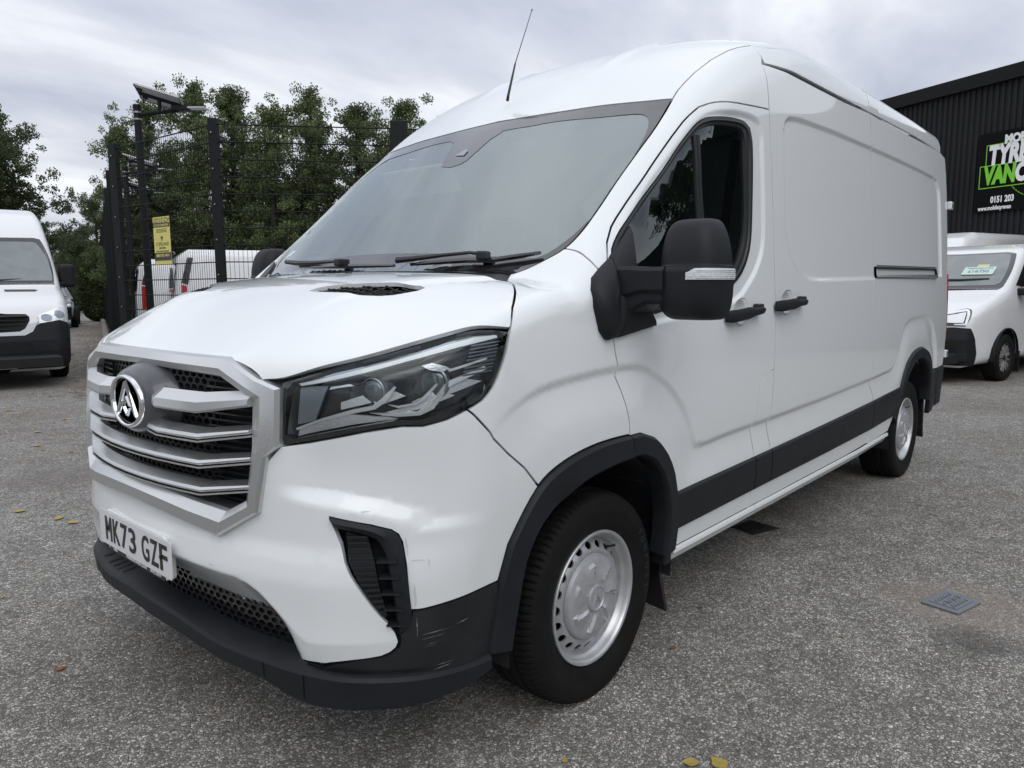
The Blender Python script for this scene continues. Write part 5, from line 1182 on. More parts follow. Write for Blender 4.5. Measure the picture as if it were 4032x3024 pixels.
# ================================================================ GROUND
def asphalt():
    m=bpy.data.materials.new('worn_asphalt'); m.use_nodes=True; t=m.node_tree; p=t.nodes['Principled BSDF']; n=t.nodes.new; l=t.links.new
    g=n('ShaderNodeNewGeometry')
    def vor(sc_,feat='F1'):
        v=n('ShaderNodeTexVoronoi'); v.feature=feat; v.inputs['Scale'].default_value=sc_; l(w_.outputs[0],v.inputs['Vector']); return v
    # warp the lookup so chips are irregular
    nz=n('ShaderNodeTexNoise'); nz.inputs['Scale'].default_value=60; nz.inputs['Detail'].default_value=2; l(g.outputs['Position'],nz.inputs['Vector'])
    w_=n('ShaderNodeMixRGB'); w_.blend_type='LINEAR_LIGHT'; w_.inputs[0].default_value=.008; l(g.outputs['Position'],w_.inputs[1]); l(nz.outputs['Color'],w_.inputs[2])
    a=vor(100); e=vor(100,'DISTANCE_TO_EDGE'); b=vor(230)
    sp_=n('ShaderNodeSeparateColor'); l(a.outputs['Color'],sp_.inputs[0])
    r=n('ShaderNodeValToRGB'); el=r.color_ramp.elements; el[0].position=0;el[0].color=(.13,.128,.122,1); el[1].position=1;el[1].color=(.60,.60,.585,1)
    for q,c_ in((.35,(.225,.22,.21,1)),(.62,(.33,.325,.312,1)),(.86,(.43,.43,.415,1)),(.965,(.48,.48,.465,1))): k=el.new(q);k.color=c_
    l(sp_.outputs[0],r.inputs[0])
    # binder between chips
    er=n('ShaderNodeMapRange'); er.inputs['From Min'].default_value=.03; er.inputs['From Max'].default_value=.16; l(e.outputs['Distance'],er.inputs['Value'])
    mx=n('ShaderNodeMix'); mx.data_type='RGBA'; mx.inputs['A'].default_value=(.105,.098,.088,1); l(er.outputs[0],mx.inputs['Factor']); l(r.outputs[0],mx.inputs['B'])
    # broad dirt and wear
    n2=n('ShaderNodeTexNoise'); n2.inputs['Scale'].default_value=.55; n2.inputs['Detail'].default_value=8; n2.inputs['Roughness'].default_value=.62; l(g.outputs['Position'],n2.inputs['Vector'])
    r2=n('ShaderNodeValToRGB'); e2=r2.color_ramp.elements; e2[0].position=.32; e2[0].color=(1.05,1.0,.94,1); e2[1].position=.70; e2[1].color=(1.5,1.49,1.46,1); l(n2.outputs['Fac'],r2.inputs[0])
    m2=n('ShaderNodeMixRGB'); m2.blend_type='MULTIPLY'; m2.inputs[0].default_value=1; l(mx.outputs['Result'],m2.inputs[1]); l(r2.outputs[0],m2.inputs[2])
    n4=n('ShaderNodeTexNoise'); n4.inputs['Scale'].default_value=7; n4.inputs['Detail'].default_value=6; l(g.outputs['Position'],n4.inputs['Vector'])
    r4=n('ShaderNodeMapRange'); r4.inputs['From Min'].default_value=.3;r4.inputs['From Max'].default_value=.7;r4.inputs['To Min'].default_value=.82;r4.inputs['To Max'].default_value=1.15; l(n4.outputs['Fac'],r4.inputs['Value'])
    m4=n('ShaderNodeVectorMath'); m4.operation='SCALE'; l(m2.outputs[0],m4.inputs[0]); l(r4.outputs[0],m4.inputs['Scale'])
    # reddish silt round the drain cover and dark oily patch beside it
    def blob(cx,cy,rad,prev,colr,amt,sc_=9):
        vd=n('ShaderNodeVectorMath'); vd.operation='DISTANCE'; vd.inputs[1].default_value=(cx,cy,0); l(g.outputs['Position'],vd.inputs[0])
        nn=n('ShaderNodeTexNoise'); nn.inputs['Scale'].default_value=sc_; nn.inputs['Detail'].default_value=6; l(g.outputs['Position'],nn.inputs['Vector'])
        ad=n('ShaderNodeMath'); ad.operation='MULTIPLY_ADD'; ad.inputs[1].default_value=-rad*1.1; l(nn.outputs['Fac'],ad.inputs[0]); l(vd.outputs['Value'],ad.inputs[2])
        rr=n('ShaderNodeMapRange'); rr.inputs['From Min'].default_value=rad*.55; rr.inputs['From Max'].default_value=-rad*.1; rr.inputs['To Max'].default_value=amt; l(ad.outputs[0],rr.inputs['Value'])
        x=n('ShaderNodeMix'); x.data_type='RGBA'; l(rr.outputs[0],x.inputs['Factor']); l(prev,x.inputs['A']); x.inputs['B'].default_value=(*colr,1); return x.outputs['Result']
    o_=blob(2.60,-1.74,.34,m4.outputs[0],(.30,.255,.215),.6)
    o_=blob(2.28,-1.86,.17,o_,(.08,.076,.07),.6)
    o_=blob(.9,3.6,.5,o_,(.16,.15,.135),.4,3)
    o_=blob(4.2,-2.6,.6,o_,(.36,.35,.33),.4,3)
    o_=blob(11.9,-1.6,.9,o_,(.24,.19,.16),.6,4)
    n6=n('ShaderNodeTexNoise'); n6.inputs['Scale'].default_value=1.7; n6.inputs['Detail'].default_value=9; n6.inputs['Roughness'].default_value=.7; n6.inputs['Distortion'].default_value=.6; l(g.outputs['Position'],n6.inputs['Vector'])
    r6=n('ShaderNodeMapRange'); r6.inputs['From Min'].default_value=.60; r6.inputs['From Max'].default_value=.72; r6.inputs['To Max'].default_value=.45; l(n6.outputs['Fac'],r6.inputs['Value'])
    x6=n('ShaderNodeMix'); x6.data_type='RGBA'; l(r6.outputs[0],x6.inputs['Factor']); l(o_,x6.inputs['A']); x6.inputs['B'].default_value=(.115,.108,.10,1); o_=x6.outputs['Result']
    v6=n('ShaderNodeTexVoronoi'); v6.inputs['Scale'].default_value=2.3; v6.inputs['Randomness'].default_value=1; l(g.outputs['Position'],v6.inputs['Vector'])
    r7=n('ShaderNodeMapRange'); r7.inputs['From Min'].default_value=.045; r7.inputs['From Max'].default_value=.02; r7.inputs['To Max'].default_value=.7; l(v6.outputs['Distance'],r7.inputs['Value'])
    x7=n('ShaderNodeMix'); x7.data_type='RGBA'; l(r7.outputs[0],x7.inputs['Factor']); l(o_,x7.inputs['A']); x7.inputs['B'].default_value=(.06,.057,.054,1); o_=x7.outputs['Result']
    l(o_,p.inputs['Base Color'])
    p.inputs['Roughness'].default_value=.82; p.inputs['Specular IOR Level'].default_value=.35
    hh=n('ShaderNodeMath'); hh.operation='MULTIPLY'; hr=n('ShaderNodeMapRange'); hr.inputs['From Max'].default_value=.30; l(e.outputs['Distance'],hr.inputs['Value'])
    mulr=n('ShaderNodeMath'); mulr.operation='MULTIPLY_ADD'; mulr.inputs[1].default_value=.6; mulr.inputs[2].default_value=.4; l(sp_.outputs[1],mulr.inputs[0])
    l(hr.outputs[0],hh.inputs[0]); l(mulr.outputs[0],hh.inputs[1])
    b1=n('ShaderNodeBump'); b1.inputs['Strength'].default_value=1.0; b1.inputs['Distance'].default_value=.0042; l(hh.outputs[0],b1.inputs['Height'])
    b2=n('ShaderNodeBump'); b2.inputs['Strength'].default_value=.5; b2.inputs['Distance'].default_value=.002; l(b.outputs['Distance'],b2.inputs['Height']); l(b1.outputs[0],b2.inputs['Normal'])
    b3=n('ShaderNodeBump'); b3.inputs['Strength'].default_value=.35; b3.inputs['Distance'].default_value=.03; l(n4.outputs['Fac'],b3.inputs['Height']); l(b2.outputs[0],b3.inputs['Normal'])
    l(b3.outputs[0],p.inputs['Normal']); return m
M['asphalt']=asphalt()
M['verge']=mat('leafy_soil',(.055,.045,.032),.95,noise=(25,.9,(.12,.075,.045)),bump=(60,1,.02))
M['kerb']=mat('kerb_concrete',(.26,.245,.22),.85,noise=(8,.6,(.16,.15,.12)),bump=(90,.6,.004))
mb=MB(); n_=60
mb.add([(-300,-300,0),(300,-300,0),(300,400,0),(-300,400,0)],[(0,1,2,3)]); gnd=mb.build('ground',M['asphalt']); tag(gnd,kind='structure')
AX=np.array([math.cos(R_(70.8)),math.sin(R_(70.8))]); PX=np.array([AX[1],-AX[0]])
def yard(o,a,b): return (o[0]+AX[0]*a+PX[0]*b,o[1]+AX[1]*a+PX[1]*b)
D0=(3.25,8.45)
# kerb stones along the side fence and the strip of litter inside it
kb=empty('kerb',label='low concrete kerb running along the foot of the dark mesh fence',cat='kerb')
for k in range(26):
    a=-.6+k*.92; c_=yard(D0,a+.455,-.16); q=MB(); q.box((0,0,.05),(.905,.13,.14)); o=q.build('kerb_stone',M['kerb'],kb,bevel=.012) if k==0 else None
    if k==0: first=o
    else: o=first.copy(); C.objects.link(o)
    o.location=(c_[0],c_[1],0); o.rotation_euler=(0,0,R_(70.8)+random.Random(k).uniform(-.01,.01))
V=[(*yard(D0,-.6,-.09),.105),(*yard(D0,24,-.09),.105),(*yard(D0,24,.5),.105),(*yard(D0,-.6,.5),.105)]
mb=MB(); mb.add(V,[(0,1,2,3)]); tag(mb.build('verge',M['verge']),kind='structure')
# fallen leaves scattered along the kerb: uncountable litter
M['leaflit']=mat('leaf_litter',(.16,.085,.045),.9,noise=(40,.9,(.30,.22,.09)))
rnd=random.Random(7); mb=MB()
for k in range(2600):
    a=rnd.uniform(-1,20); b=-.25-abs(rnd.gauss(0,.42)); c_=yard(D0,a,b); s_=rnd.uniform(.012,.035); r_=rnd.uniform(0,6.3); z=.006
    mb.add([(c_[0]+s_*math.cos(r_+q)*(1 if i%2 else .55),c_[1]+s_*math.sin(r_+q)*(1 if i%2 else .55),z+rnd.uniform(0,.008)) for i,q in enumerate((0,1.57,3.14,4.71))],[(0,1,2,3)])
tag(mb.build('leaf_litter',M['leaflit']),kind='stuff')
mb=MB()   # fine scraps and twigs over the yard
for k in range(520):
    x=rnd.uniform(-1.5,6);y=rnd.uniform(-3,9); s_=rnd.uniform(.004,.012)*(1+.15*max(0,y)); r_=rnd.uniform(0,6.3); ar=rnd.uniform(.25,1)
    mb.add([(x+s_*math.cos(r_+q)*(1 if i%2 else ar),y+s_*math.sin(r_+q)*(1 if i%2 else ar),.004+rnd.uniform(0,.004)) for i,q in enumerate((0,1.57,3.14,4.71))],[(0,1,2,3)])
M['scrap']=mat('dry_scraps',(.30,.26,.17),.9,noise=(3,.9,(.16,.11,.07))); tag(mb.build('yard_scraps',M['scrap']),kind='stuff')
# individual leaves
M['yleaf']=mat('yellow_leaf',(.40,.30,.07),.6,noise=(60,.7,(.25,.20,.05)))
M['bleaf']=mat('brown_leaf',(.26,.12,.04),.8,noise=(60,.7,(.12,.06,.03)))
def leaf(x,y,s_,rz,m,label,seed,group=None):
    r=random.Random(seed); rows=[];n=7
    V=[];F_=[]
    for i in range(n+1):
        t=i/n; w=math.sin(math.pi*t**.8)*.36*(1+.18*r.uniform(-1,1)); cur=.16*(t-.5)**2+.02
        for q in(-1,-.5,0,.5,1): V.append(((t-.5),w*q*(1+.1*r.uniform(-1,1)),cur+.14*abs(q)**1.5*w+.02*r.random()))
    for i in range(n):
        for q in range(4): F_.append((i*5+q,i*5+q+1,i*5+q+6,i*5+q+5))
    V=[(a*s_,b*s_,c_*s_+.003) for a,b,c_ in V]
    o=mesh_obj('fallen_leaf',V,F_,m); o.location=(x,y,.0); o.rotation_euler=(0,0,rz); tag(o,label,'leaf',group)
leaf(.70,-1.11,.026,.4,M['yleaf'],'small round yellow leaf alone on the tarmac below the front wheel',1)
leaf(.925,-1.385,.050,2.2,M['yleaf'],'plain yellow leaf at the bottom edge, left of the spotted one',2)
leaf(.975,-1.445,.062,1.2,M['yleaf'],'larger brown-spotted yellow leaf at the bottom edge of the tarmac',3)
leaf(1.49,-1.01,.030,.9,M['bleaf'],'small orange leaf on the tarmac behind the front wheel',4)
leaf(-.07,.55,.045,.2,M['bleaf'],'orange-brown leaf on the tarmac in front of the bumper',5)
LB=['pale leaf farthest up the yard on the left, below the left van','pale leaf at the left edge, second below the left van','pale leaf left of the number plate, alone','pale leaf left of the number plate, middle of three','pale leaf left of the number plate, nearest the bumper','pale leaf on open tarmac between the left van and the grille','pale leaf on the tarmac just left of the grille badge','pale leaf at the left edge close under the left van','pale leaf on the tarmac close left of the bonnet edge']
for i,(x,y) in enumerate(((1.49,7.26),(1.71,6.18),(.41,2.83),(.52,2.49),(.55,2.34),(1.1,4.9),(1.3,5.6),(.85,6.6),(2.0,5.2))):
    leaf(x,y,.07,i*1.3,M['yleaf'],LB[i],10+i,'pale leaves scattered left of the van')
# drain covers
M['castiron']=mat('cast_iron',(.20,.21,.23),.42,metal=.35,noise=(14,.7,(.22,.235,.26)),bump=(180,.4,.002))
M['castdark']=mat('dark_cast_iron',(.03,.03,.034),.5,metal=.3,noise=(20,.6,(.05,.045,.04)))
def cover(P,label,m,raised,pat):
    P=np.array(P,float); c_=P.mean(0); e=empty('drain_cover',(c_[0],c_[1],0),label=label,cat='drain cover'); Q=P-c_
    V=[(*(q*1.0),raised*(1.2 if i in(3,) else 1)) for i,q in enumerate(Q)]; 
    def plate(name,Q,z0,z1,m,par,**k):
        V=[(q[0],q[1],z0) for q in Q]+[(q[0],q[1],z1+(.010 if raised>.01 and i in(2,3) else 0)) for i,q in enumerate(Q)]
        g=MB(); g.add(V,[(3,2,1,0),(4,5,6,7)]+[(i,(i+1)%4,4+(i+1)%4,4+i) for i in range(4)]); return g.build(name,m,par,**k)
    plate('cover_frame',Q*1.0,.0,raised,m,e,bevel=.003)
    plate('cover_lid',Q*.74,raised*.9,raised+.0035,m,e,bevel=.0015)
    for i in range(pat):
        for j in range(3):
            u,v=(i+.5)/pat,(j+.5)/3; a=Q*.66; p_=(a[0]*(1-u)+a[1]*u)*(1-v)+(a[3]*(1-u)+a[2]*u)*v
            g=MB(); g.box((p_[0],p_[1],raised+.006+.009*(v if raised>.01 else 0)),(.022,.010,.004),rz=.3+(i*j)%2); g.build('raised_tread',m,e)
cover([(2.53,-1.605),(2.74,-1.655),(2.69,-1.80),(2.50,-1.752)],'small square cast iron cover tilted in a reddish patch of tarmac at the right',M['castiron'],.010,6)
cover([(2.942,-.562),(3.128,-.591),(3.099,-.773),(2.899,-.709)],'dark iron cover in the shade under the sill of the large van',M['castdark'],.006,5)

# ================================================================ MESH FENCE
M['fence']=mat('black_powder_coat',(.008,.0085,.010),.6,spec=.25,noise=(3,.5,(.012,.013,.015)))
fence=empty('mesh_fence',(3.43,6.04,0),label='tall black welded mesh fence with flat posts behind the van bonnet',cat='fence')
FO_=Vector((3.43,6.04,0))
def wire_panel(A,B_,z0,z1,nh=15):
    A=Vector((*A,0))-FO_;B_=Vector((*B_,0))-FO_; Ln=(B_-A).length; d=(B_-A)/Ln; nn=Vector((-d.y,d.x,0))
    mb=MB(); n=int(Ln/.05)
    for i in range(1,n): mb.tube([A+d*(i*Ln/n)+Vector((0,0,z0)),A+d*(i*Ln/n)+Vector((0,0,z1))],  .0030,3,caps=False)
    o=mb.build('upright_wires',M['fence'],fence); o['kind']='stuff'
    for k in range(nh):
        z=z1-.004-(z1-z0)*k/(nh-1); mb=MB()
        for s_ in(-.006,.006): mb.tube([A+nn*s_+Vector((0,0,z)),B_+nn*s_+Vector((0,0,z))],.0062,4)
        mb.build('cross_wire',M['fence'],fence)
def post(P,w_=.06,d_=.09,h=3.26,rz=0.,bolts=True):
    mb=MB(); mb.box((P[0]-FO_.x,P[1]-FO_.y,h/2),(w_,d_,h),rz=rz); mb.build('post',M['fence'],fence,bevel=.004)
    for z in (np.arange(.3,h,.4) if bolts else ()):
        mb=MB(); mb.tube([(P[0]-FO_.x-.05,P[1]-FO_.y-.03,z),(P[0]-FO_.x-.035,P[1]-FO_.y,z)],.009,6); mb.build('bolt',M['rawmetal'],fence)
Apt=(3.43,6.04);Bpt=(5.02,4.68);Dpt=(3.25,8.45)
post(Apt,.075,.10,rz=.6); wire_panel(Apt,Bpt,.1,3.20,17); wire_panel(Apt,Dpt,.1,3.20,17)
mb=MB(); mb.box((Bpt[0]-FO_.x,Bpt[1]-FO_.y,1.64),(.20,.14,3.28),rz=R_(-40)); mb.build('gate_post',M['fence'],fence,bevel=.01)
Ept=(6.7,3.25); wire_panel(Bpt,Ept,.1,3.2,17)
post((Dpt[0],Dpt[1]),.07,.13,rz=R_(20)); 
prev=Dpt
for k in range(12):
    nx=yard(D0,2.55*(k+1),0); wire_panel(prev,nx,.1,3.2,15 if k<4 else 9); post(nx,.06,.12,rz=R_(70.8),bolts=False); prev=nx
# warning sign on the fence
def signmat(name,c_): return mat(name,c_,.5)
M['signyel']=signmat('sign_yellow',(.66,.60,.16)); M['signink']=signmat('sign_ink',(.03,.03,.03))
fd=np.array(Dpt)-np.array(Apt); fd/=np.linalg.norm(fd)   # leftward along the fence
fn=np.array([-fd[1],fd[0]]); 
if fn@(CP[:2]-np.array(Apt))<0: fn=-fn
def on_f(t,z,o_=.03): return (Apt[0]+fd[0]*t+fn[0]*o_,Apt[1]+fd[1]*t+fn[1]*o_,z)
sg=empty('warning_sign',on_f(1.24,1.94,.0),label='narrow yellow warning notice with black lettering fixed to the mesh fence',cat='sign')
XL=Vector((-fd[0],-fd[1],0)); NL=Vector((fn[0],fn[1],0)); BAS=Matrix((XL,Vector((0,0,1)),NL)).transposed().to_4x4()
sg.matrix_world=Matrix.Translation(Vector(on_f(1.24,1.94,.03)))@BAS
mb=MB(); mb.box((0,0,0),(.40,.59,.004)); mb.build('sign_board',M['signyel'],sg)
mb=MB(); mb.box((0,.225,.003),(.40,.115,.002)); mb.box((.0,-.198,.003),(.395,.10,.002)); mb.build('sign_band',M['signink'],sg)
I4=lambda x,y,z=.0045: Matrix.Translation((x,y,z))
text_obj('lettering','WARNING',.085,M['signyel'],sg,I4(0,.247),bold=.0018)
text_obj('lettering','CCTV IN OPERATION',.036,M['signyel'],sg,I4(0,.190),bold=.0008)
text_obj('lettering','COPELAND',.062,M['signink'],sg,I4(0,-.045,.003))
text_obj('lettering','24HR GUARD',.026,M['signink'],sg,I4(0,-.092,.003),bold=.001)
text_obj('lettering','0800 955 4414',.052,M['signyel'],sg,I4(0,-.185),bold=.001)
text_obj('lettering','SECURE  MONITOR  RESPOND',.022,M['signink'],sg,I4(0,-.132,.003),bold=.0005)
for k,y in enumerate((.142,.124,.108)): text_obj('lettering','images are being monitored and recorded',.015,M['signink'],sg,I4(0,y,.003))
for q in(0,1,2):
    mb=MB(); a0=q*2.094; mb.tube([(.030*math.cos(a0+t)*(.5+.25*q*0)+.012*math.cos(a0),.03+.022*math.sin(a0+t)+.012*math.sin(a0),.004) for t in np.linspace(0,4.6,10)],.003,4); mb.build('emblem',M['signink'],sg)
# ================================================================ SOLAR LIGHT POLES
M['panelback']=mat('solar_backsheet',(.50,.52,.55),.5); M['solar']=mat('solar_cells',(.015,.02,.04),.15,coat=1)
ad=Vector((.66,-.75,0)).normalized()
def solar(x,y,h,label):
    e=empty('solar_light_pole',(x,y,0),math.atan2(ad.y,ad.x),label,'light pole','solar light poles standing in the fenced yard')
    mb=MB(); mb.tube([(0,0,0),(0,0,h)],.052,10); mb.tube([(0,0,h-.02),(0,0,h+.01)],.056,10); mb.build('pole',M['fence'],e,auto=40)
    mb=MB(); mb.tube([(.05,0,h-.13),(.62,0,h-.07)],.032,8); mb.build('arm',M['fence'],e,auto=40)
    for z in(h-.10,h-.20): mb=MB(); mb.tube([(0,0,z-.012),(0,0,z+.012)],.06,10); mb.build('clamp',M['rawmetal'],e)
    # panel seen from beneath, pitched down along the arm
    T_=Matrix.Translation((.36,0,h+.10))@Matrix.Rotation(R_(17),4,'Y')@Matrix.Rotation(R_(-24),4,'X')
    mb=MB(); mb.box((0,0,0),(.66,.36,.008)); o=mb.build('panel_backsheet',M['panelback'],e); o.matrix_local=T_
    mb=MB(); mb.box((0,0,.006),(.68,.38,.004)); o=mb.build('solar_panel',M['solar'],e); o.matrix_local=T_
    mb=MB(); mb.box((0,.185,0),(.68,.014,.026));mb.box((0,-.185,0),(.68,.014,.026));mb.box((.34,0,0),(.014,.37,.026));mb.box((-.34,0,0),(.014,.37,.026)); o=mb.build('panel_rim',M['rawmetal'],e); o.matrix_local=T_
    mb=MB(); mb.box((0,0,-.018),(.64,.05,.03)); o=mb.build('panel_rail',M['fence'],e); o.matrix_local=T_
    for jx,jy in((-.26,.09),(-.28,-.09)): mb=MB(); mb.box((jx,jy,-.012),(.07,.04,.02)); o=mb.build('junction_box',M['fence'],e); o.matrix_local=T_
    mb=MB(); mb.box((.34,0,h+.03),(.04,.04,.20)); mb.build('bracket',M['fence'],e)
    for sy in(.11,-.10): mb=MB(); mb.tube([(.02,sy,h+.26),(.10,sy*.8,h+.20),(.13,sy*.3,h+.10),(.10,0,h+.02),(.10,0,h-.10)],.006,5); mb.build('cable',M['fence'],e)
    mb=MB(); mb.box((.66,0,h-.045),(.26,.13,.075)); mb.build('lamp_body',M['fence'],e,bevel=.012)
    mb=MB(); mb.box((.91,0,h-.045),(.26,.15,.022)); mb.build('lamp_head',M['panelback'],e,bevel=.006)
solar(4.02,9.48,4.05,'nearest solar light pole, its panel clear against the sky')
solar(6.18,15.56,4.05,'second solar light pole, its panel just right of the nearest pole')
solar(7.9,19.86,4.05,'third solar light pole, its panel low behind the fence mesh')
solar(9.9,25.0,4.05,'farthest solar light pole, lowest panel seen through the fence')
M['yardglass']=mat('far_windscreen',(.10,.125,.125),.06,coat=1,spec=.9,noise=(2.5,.8,(.20,.23,.225)))
# ================================================================ VANS AND CAR IN THE YARD
def carve(prof,W,r=.12):
    pr=np.array(prof,float); pr=catmull(pr,.12,True) if False else pr
    if area(pr)<0: pr=pr[::-1]
    cl=np.vstack([pr,pr[:1]])
    lo=pr.min(0);hi=pr.max(0)
    def ff(P):
        x,y,z=P[...,0],P[...,1],P[...,2]
        d=-pldist(x,z,cl); return rint(d,np.abs(y)-W(z,x),r)
    return ff
def blk_wheel(par,x,y,r,style,s):
    wh=empty('wheel',(x,y,r-.012),parent=par)
    wd=.105
    prof=[(r*.62,-wd*.8),(r*.68,-wd),(r*.9,-wd*1.05),(r*.985,-wd*.8),(r,-wd*.4),(r,wd*.4),(r*.985,wd*.8),(r*.9,wd*1.05),(r*.68,wd),(r*.62,wd*.8)]
    rows=[[(q*math.cos(a),yy,q*math.sin(a)) for a in np.linspace(0,2*math.pi,48,endpoint=False)] for q,yy in prof]
    mb=MB(); mb.loft(rows,closed=True,caps=False); mb.build('tyre',M['rubber'],wh,auto=40)
    o_=-1 if s<0 else 1
    rows=[[(q*math.cos(a),o_*yy,q*math.sin(a)) for a in np.linspace(0,2*math.pi,40,endpoint=False)] for q,yy in((r*.64,.09),(r*.63,.095),(r*.59,.09),(r*.57,.05),(r*.05,.045),(r*.001,.045))]
    mb=MB(); mb.loft(rows,closed=True,caps=False); mb.build('rim',M['wheel'] if style!='trim' else M['plastic2'],wh,auto=40)
    if style=='trim':
        for k in range(7):
            a=2*math.pi*k/7
            for da,w_ in((.18,.022),(-.18,.022)):
                mb=MB(); p=[(r*q*math.cos(a+da*f_),o_*(.075-.02*(q-.2)),r*q*math.sin(a+da*f_)) for q,f_ in((.14,.1),(.25,.9),(.42,1.35),(.57,.9))]
                mb.tube(p,[.012,w_*.8,w_,w_*.8],6); mb.build('spoke',M['silver'],wh,auto=40)
        mb=MB(); mb.tube([(0,o_*.06,0),(0,o_*.085,0)],.035,12); mb.build('hub',M['plastic2'],wh)
    return wh
def flankpoly(prof,W): return [(p[0],-W(p[1],p[0]),p[1]) for p in prof]
class LinK(Lin): pass
def yard_van(name,loc,rz,label,prof,W,r,wheels,wr,style='steel',group='white vans parked round the yard',paint='white2'):
    e=empty(name,(loc[0],loc[1],0),rz,label,'van',group)
    ff=carve(prof,W,r); P=np.array(prof,float)
    if area(P)<0:P=P[::-1]
    # wrap surface: outline rows swept across the width with rounded shoulders
    n=len(P); q=densify(P,.10); 
    d=np.roll(q,-1,0)-np.roll(q,1,0); d/=np.linalg.norm(d,axis=1,keepdims=True); nr=np.stack([-d[:,1],d[:,0]],-1) # inward
    cols=[]
    for sy,phi in [(-1,a) for a in np.linspace(math.pi/2,0,7)]+[(1,a) for a in np.linspace(0,math.pi/2,7)]:
        ins=r*(1-math.cos(phi)); pp=q+nr*ins; w_=np.array([W(z,x) for x,z in pp]); yy=sy*((w_-r)+r*math.sin(phi)); cols.append(np.stack([pp[:,0],yy,pp[:,1]],-1))
    V=[tuple(p) for c_ in cols for p in c_]; m_=len(q);F_=[]
    for i in range(len(cols)-1):
        for k in range(m_): F_.append((i*m_+k,i*m_+(k+1)%m_,(i+1)*m_+(k+1)%m_,(i+1)*m_+k))
    mb=MB(); mb.add(V,F_); o=mb.build('body',M[paint],e,auto=50)
    import bmesh
    b=bmesh.new();b.from_mesh(o.data);bmesh.ops.recalc_face_normals(b,faces=b.faces)
    # wheel openings
    b.to_mesh(o.data);b.free()
    fl=q+nr*r*.9
    holes=[]
    for wx in wheels:
        h=np.array([(wx+(wr+.07)*math.cos(a),max(.30,wr+(wr+.07)*math.sin(a))) for a in np.linspace(-.1,math.pi+.1,24)]); holes.append(h)
    for s in(-1,1):
        P3=np.stack([fl[:,0],np.full(m_,-1.),fl[:,1]],-1)
        H3=[np.stack([h[:,0],np.full(len(h),-1.),h[:,1]],-1) for h in holes]
        o=panel('side_panel',M[paint],e,P3,Lin((0,1,0)),.12,flange=0,shrink=0,holes=H3,ff=ff,edge=.06,big=True); o.scale=(1,s*-1*-1 if s==-1 else -1,1)
        if s==-1:o.scale=(1,1,1)
        for wx in wheels:
            rows=[[(wx+(wr+.075)*math.cos(a),s*yy,wr+(wr+.075)*math.sin(a)) for a in np.linspace(-.1,math.pi+.1,16)] for yy in(.985,.6)]
            mb=MB(); mb.loft(rows,closed=False); mb.add([(wx,s*.6,.2)]+rows[1],[(0,i,i+1) for i in range(1,16)]); mb.build('arch_liner',M['inner'],e)
            blk_wheel(e,wx,s*.87,wr,style,s)
    mb=MB(); mb.box((np.mean(P[:,0]),0,.36),(P[:,0].max()-.9,1.5,.12)); mb.build('underbody',M['inner'],e)
    return e,ff
def dens(P,st=.05):
    P=np.array(P,float);o=[]
    for i in range(len(P)):
        a=P[i];b=P[(i+1)%len(P)];k=max(1,int(np.linalg.norm(b-a)/st))
        for t in range(k):o.append(a+(b-a)*t/k)
    return np.array(o)
def ov(name,m,e,ff,P,fr,off=.004,step=.08,flange=.01,sym=False,mirror=False): return panel(name,M[m],e,P,fr,step,off=off,shrink=0,flange=flange,ff=ff,sym=sym,mirror=mirror)
# --- left van, grille slats and dark lower bumper, at the left edge
Wl=lambda z,x: 1.0-.02*np.clip((.8-z)/.5,0,1)-.10*np.clip((z-1.25)/1.5,0,1)**1.5-.10*np.clip((.8-x)/.8,0,1)**2
profL=[(.06,.20),(.0,.34),(-.02,.62),(.02,.86),(.06,1.00),(.14,1.10),(.45,1.24),(.86,1.37),(1.0,1.42),(1.35,1.80),(1.66,2.12),(1.85,2.30),(2.15,2.52),(2.5,2.63),(3.2,2.68),(5.7,2.68),(5.88,2.55),(5.93,.5),(5.8,.38),(.4,.24)]
eL,fL=yard_van('parked_van',(1.97,9.68),R_(80),'tall white van facing the camera at the left edge, dark bumper and slatted grille',profL,Wl,.13,(1.0,4.66),.345)
cz=CylZ(1.2)
def yz(pts,x=.05): return [(x+.12*y*y,y,z) for y,z in pts]
ov('lower_bumper','plastic',eL,fL,yz([(-.0005,.79),(-.42,.80),(-.55,.86),(-.75,.90),(-.86,.86),(-.955,.70),(-.965,.40),(-.955,.24),(-.90,.19),(-.0005,.18)]),cz,.020,.04,.03,sym=True)
ov('grille_surround','silver',eL,fL,yz([(-.0005,1.0),(-.44,.99),(-.53,.965),(-.53,.89),(-.45,.75),(-.36,.70),(-.0005,.70)]),cz,.026,.04,.03,sym=True)
gL=ov('grille','inner',eL,fL,yz([(-.0005,1.005),(-.41,.99),(-.445,.95),(-.44,.90),(-.37,.79),(-.31,.755),(-.0005,.745)]),cz,.030,.04,.005,sym=True)
for z,w_ in((.968,.42),(.912,.42),(.853,.38),(.795,.33)):
    P=[(.03+.12*y*y-.035,y,z) for y in np.linspace(-w_,w_,13)]; mb=MB(); mb.loft([[(x,y,zz-.022),(x-.03,y,zz-.008),(x-.03,y,zz+.006),(x,y,zz+.014)] for x,y,zz in P]); mb.build('grille_slat',M['plastic2'],eL)
ov('headlight','lampsilver',eL,fL,yz([(-.545,.975),(-.54,.865),(-.68,.875),(-.82,.90),(-.88,.95),(-.90,1.10),(-.84,1.085),(-.70,1.03)]),cz,.010,.03,.015,mirror=True)
for y_,z_ in((-.63,.94),(-.78,.98)):
    P=yz([(y_+.060*math.cos(a),z_+.050*math.sin(a)) for a in np.linspace(0,6.28,16)[:-1]]); ov('lamp_reflector','lampgrey',eL,fL,P,cz,.018,.02,.006,mirror=True)
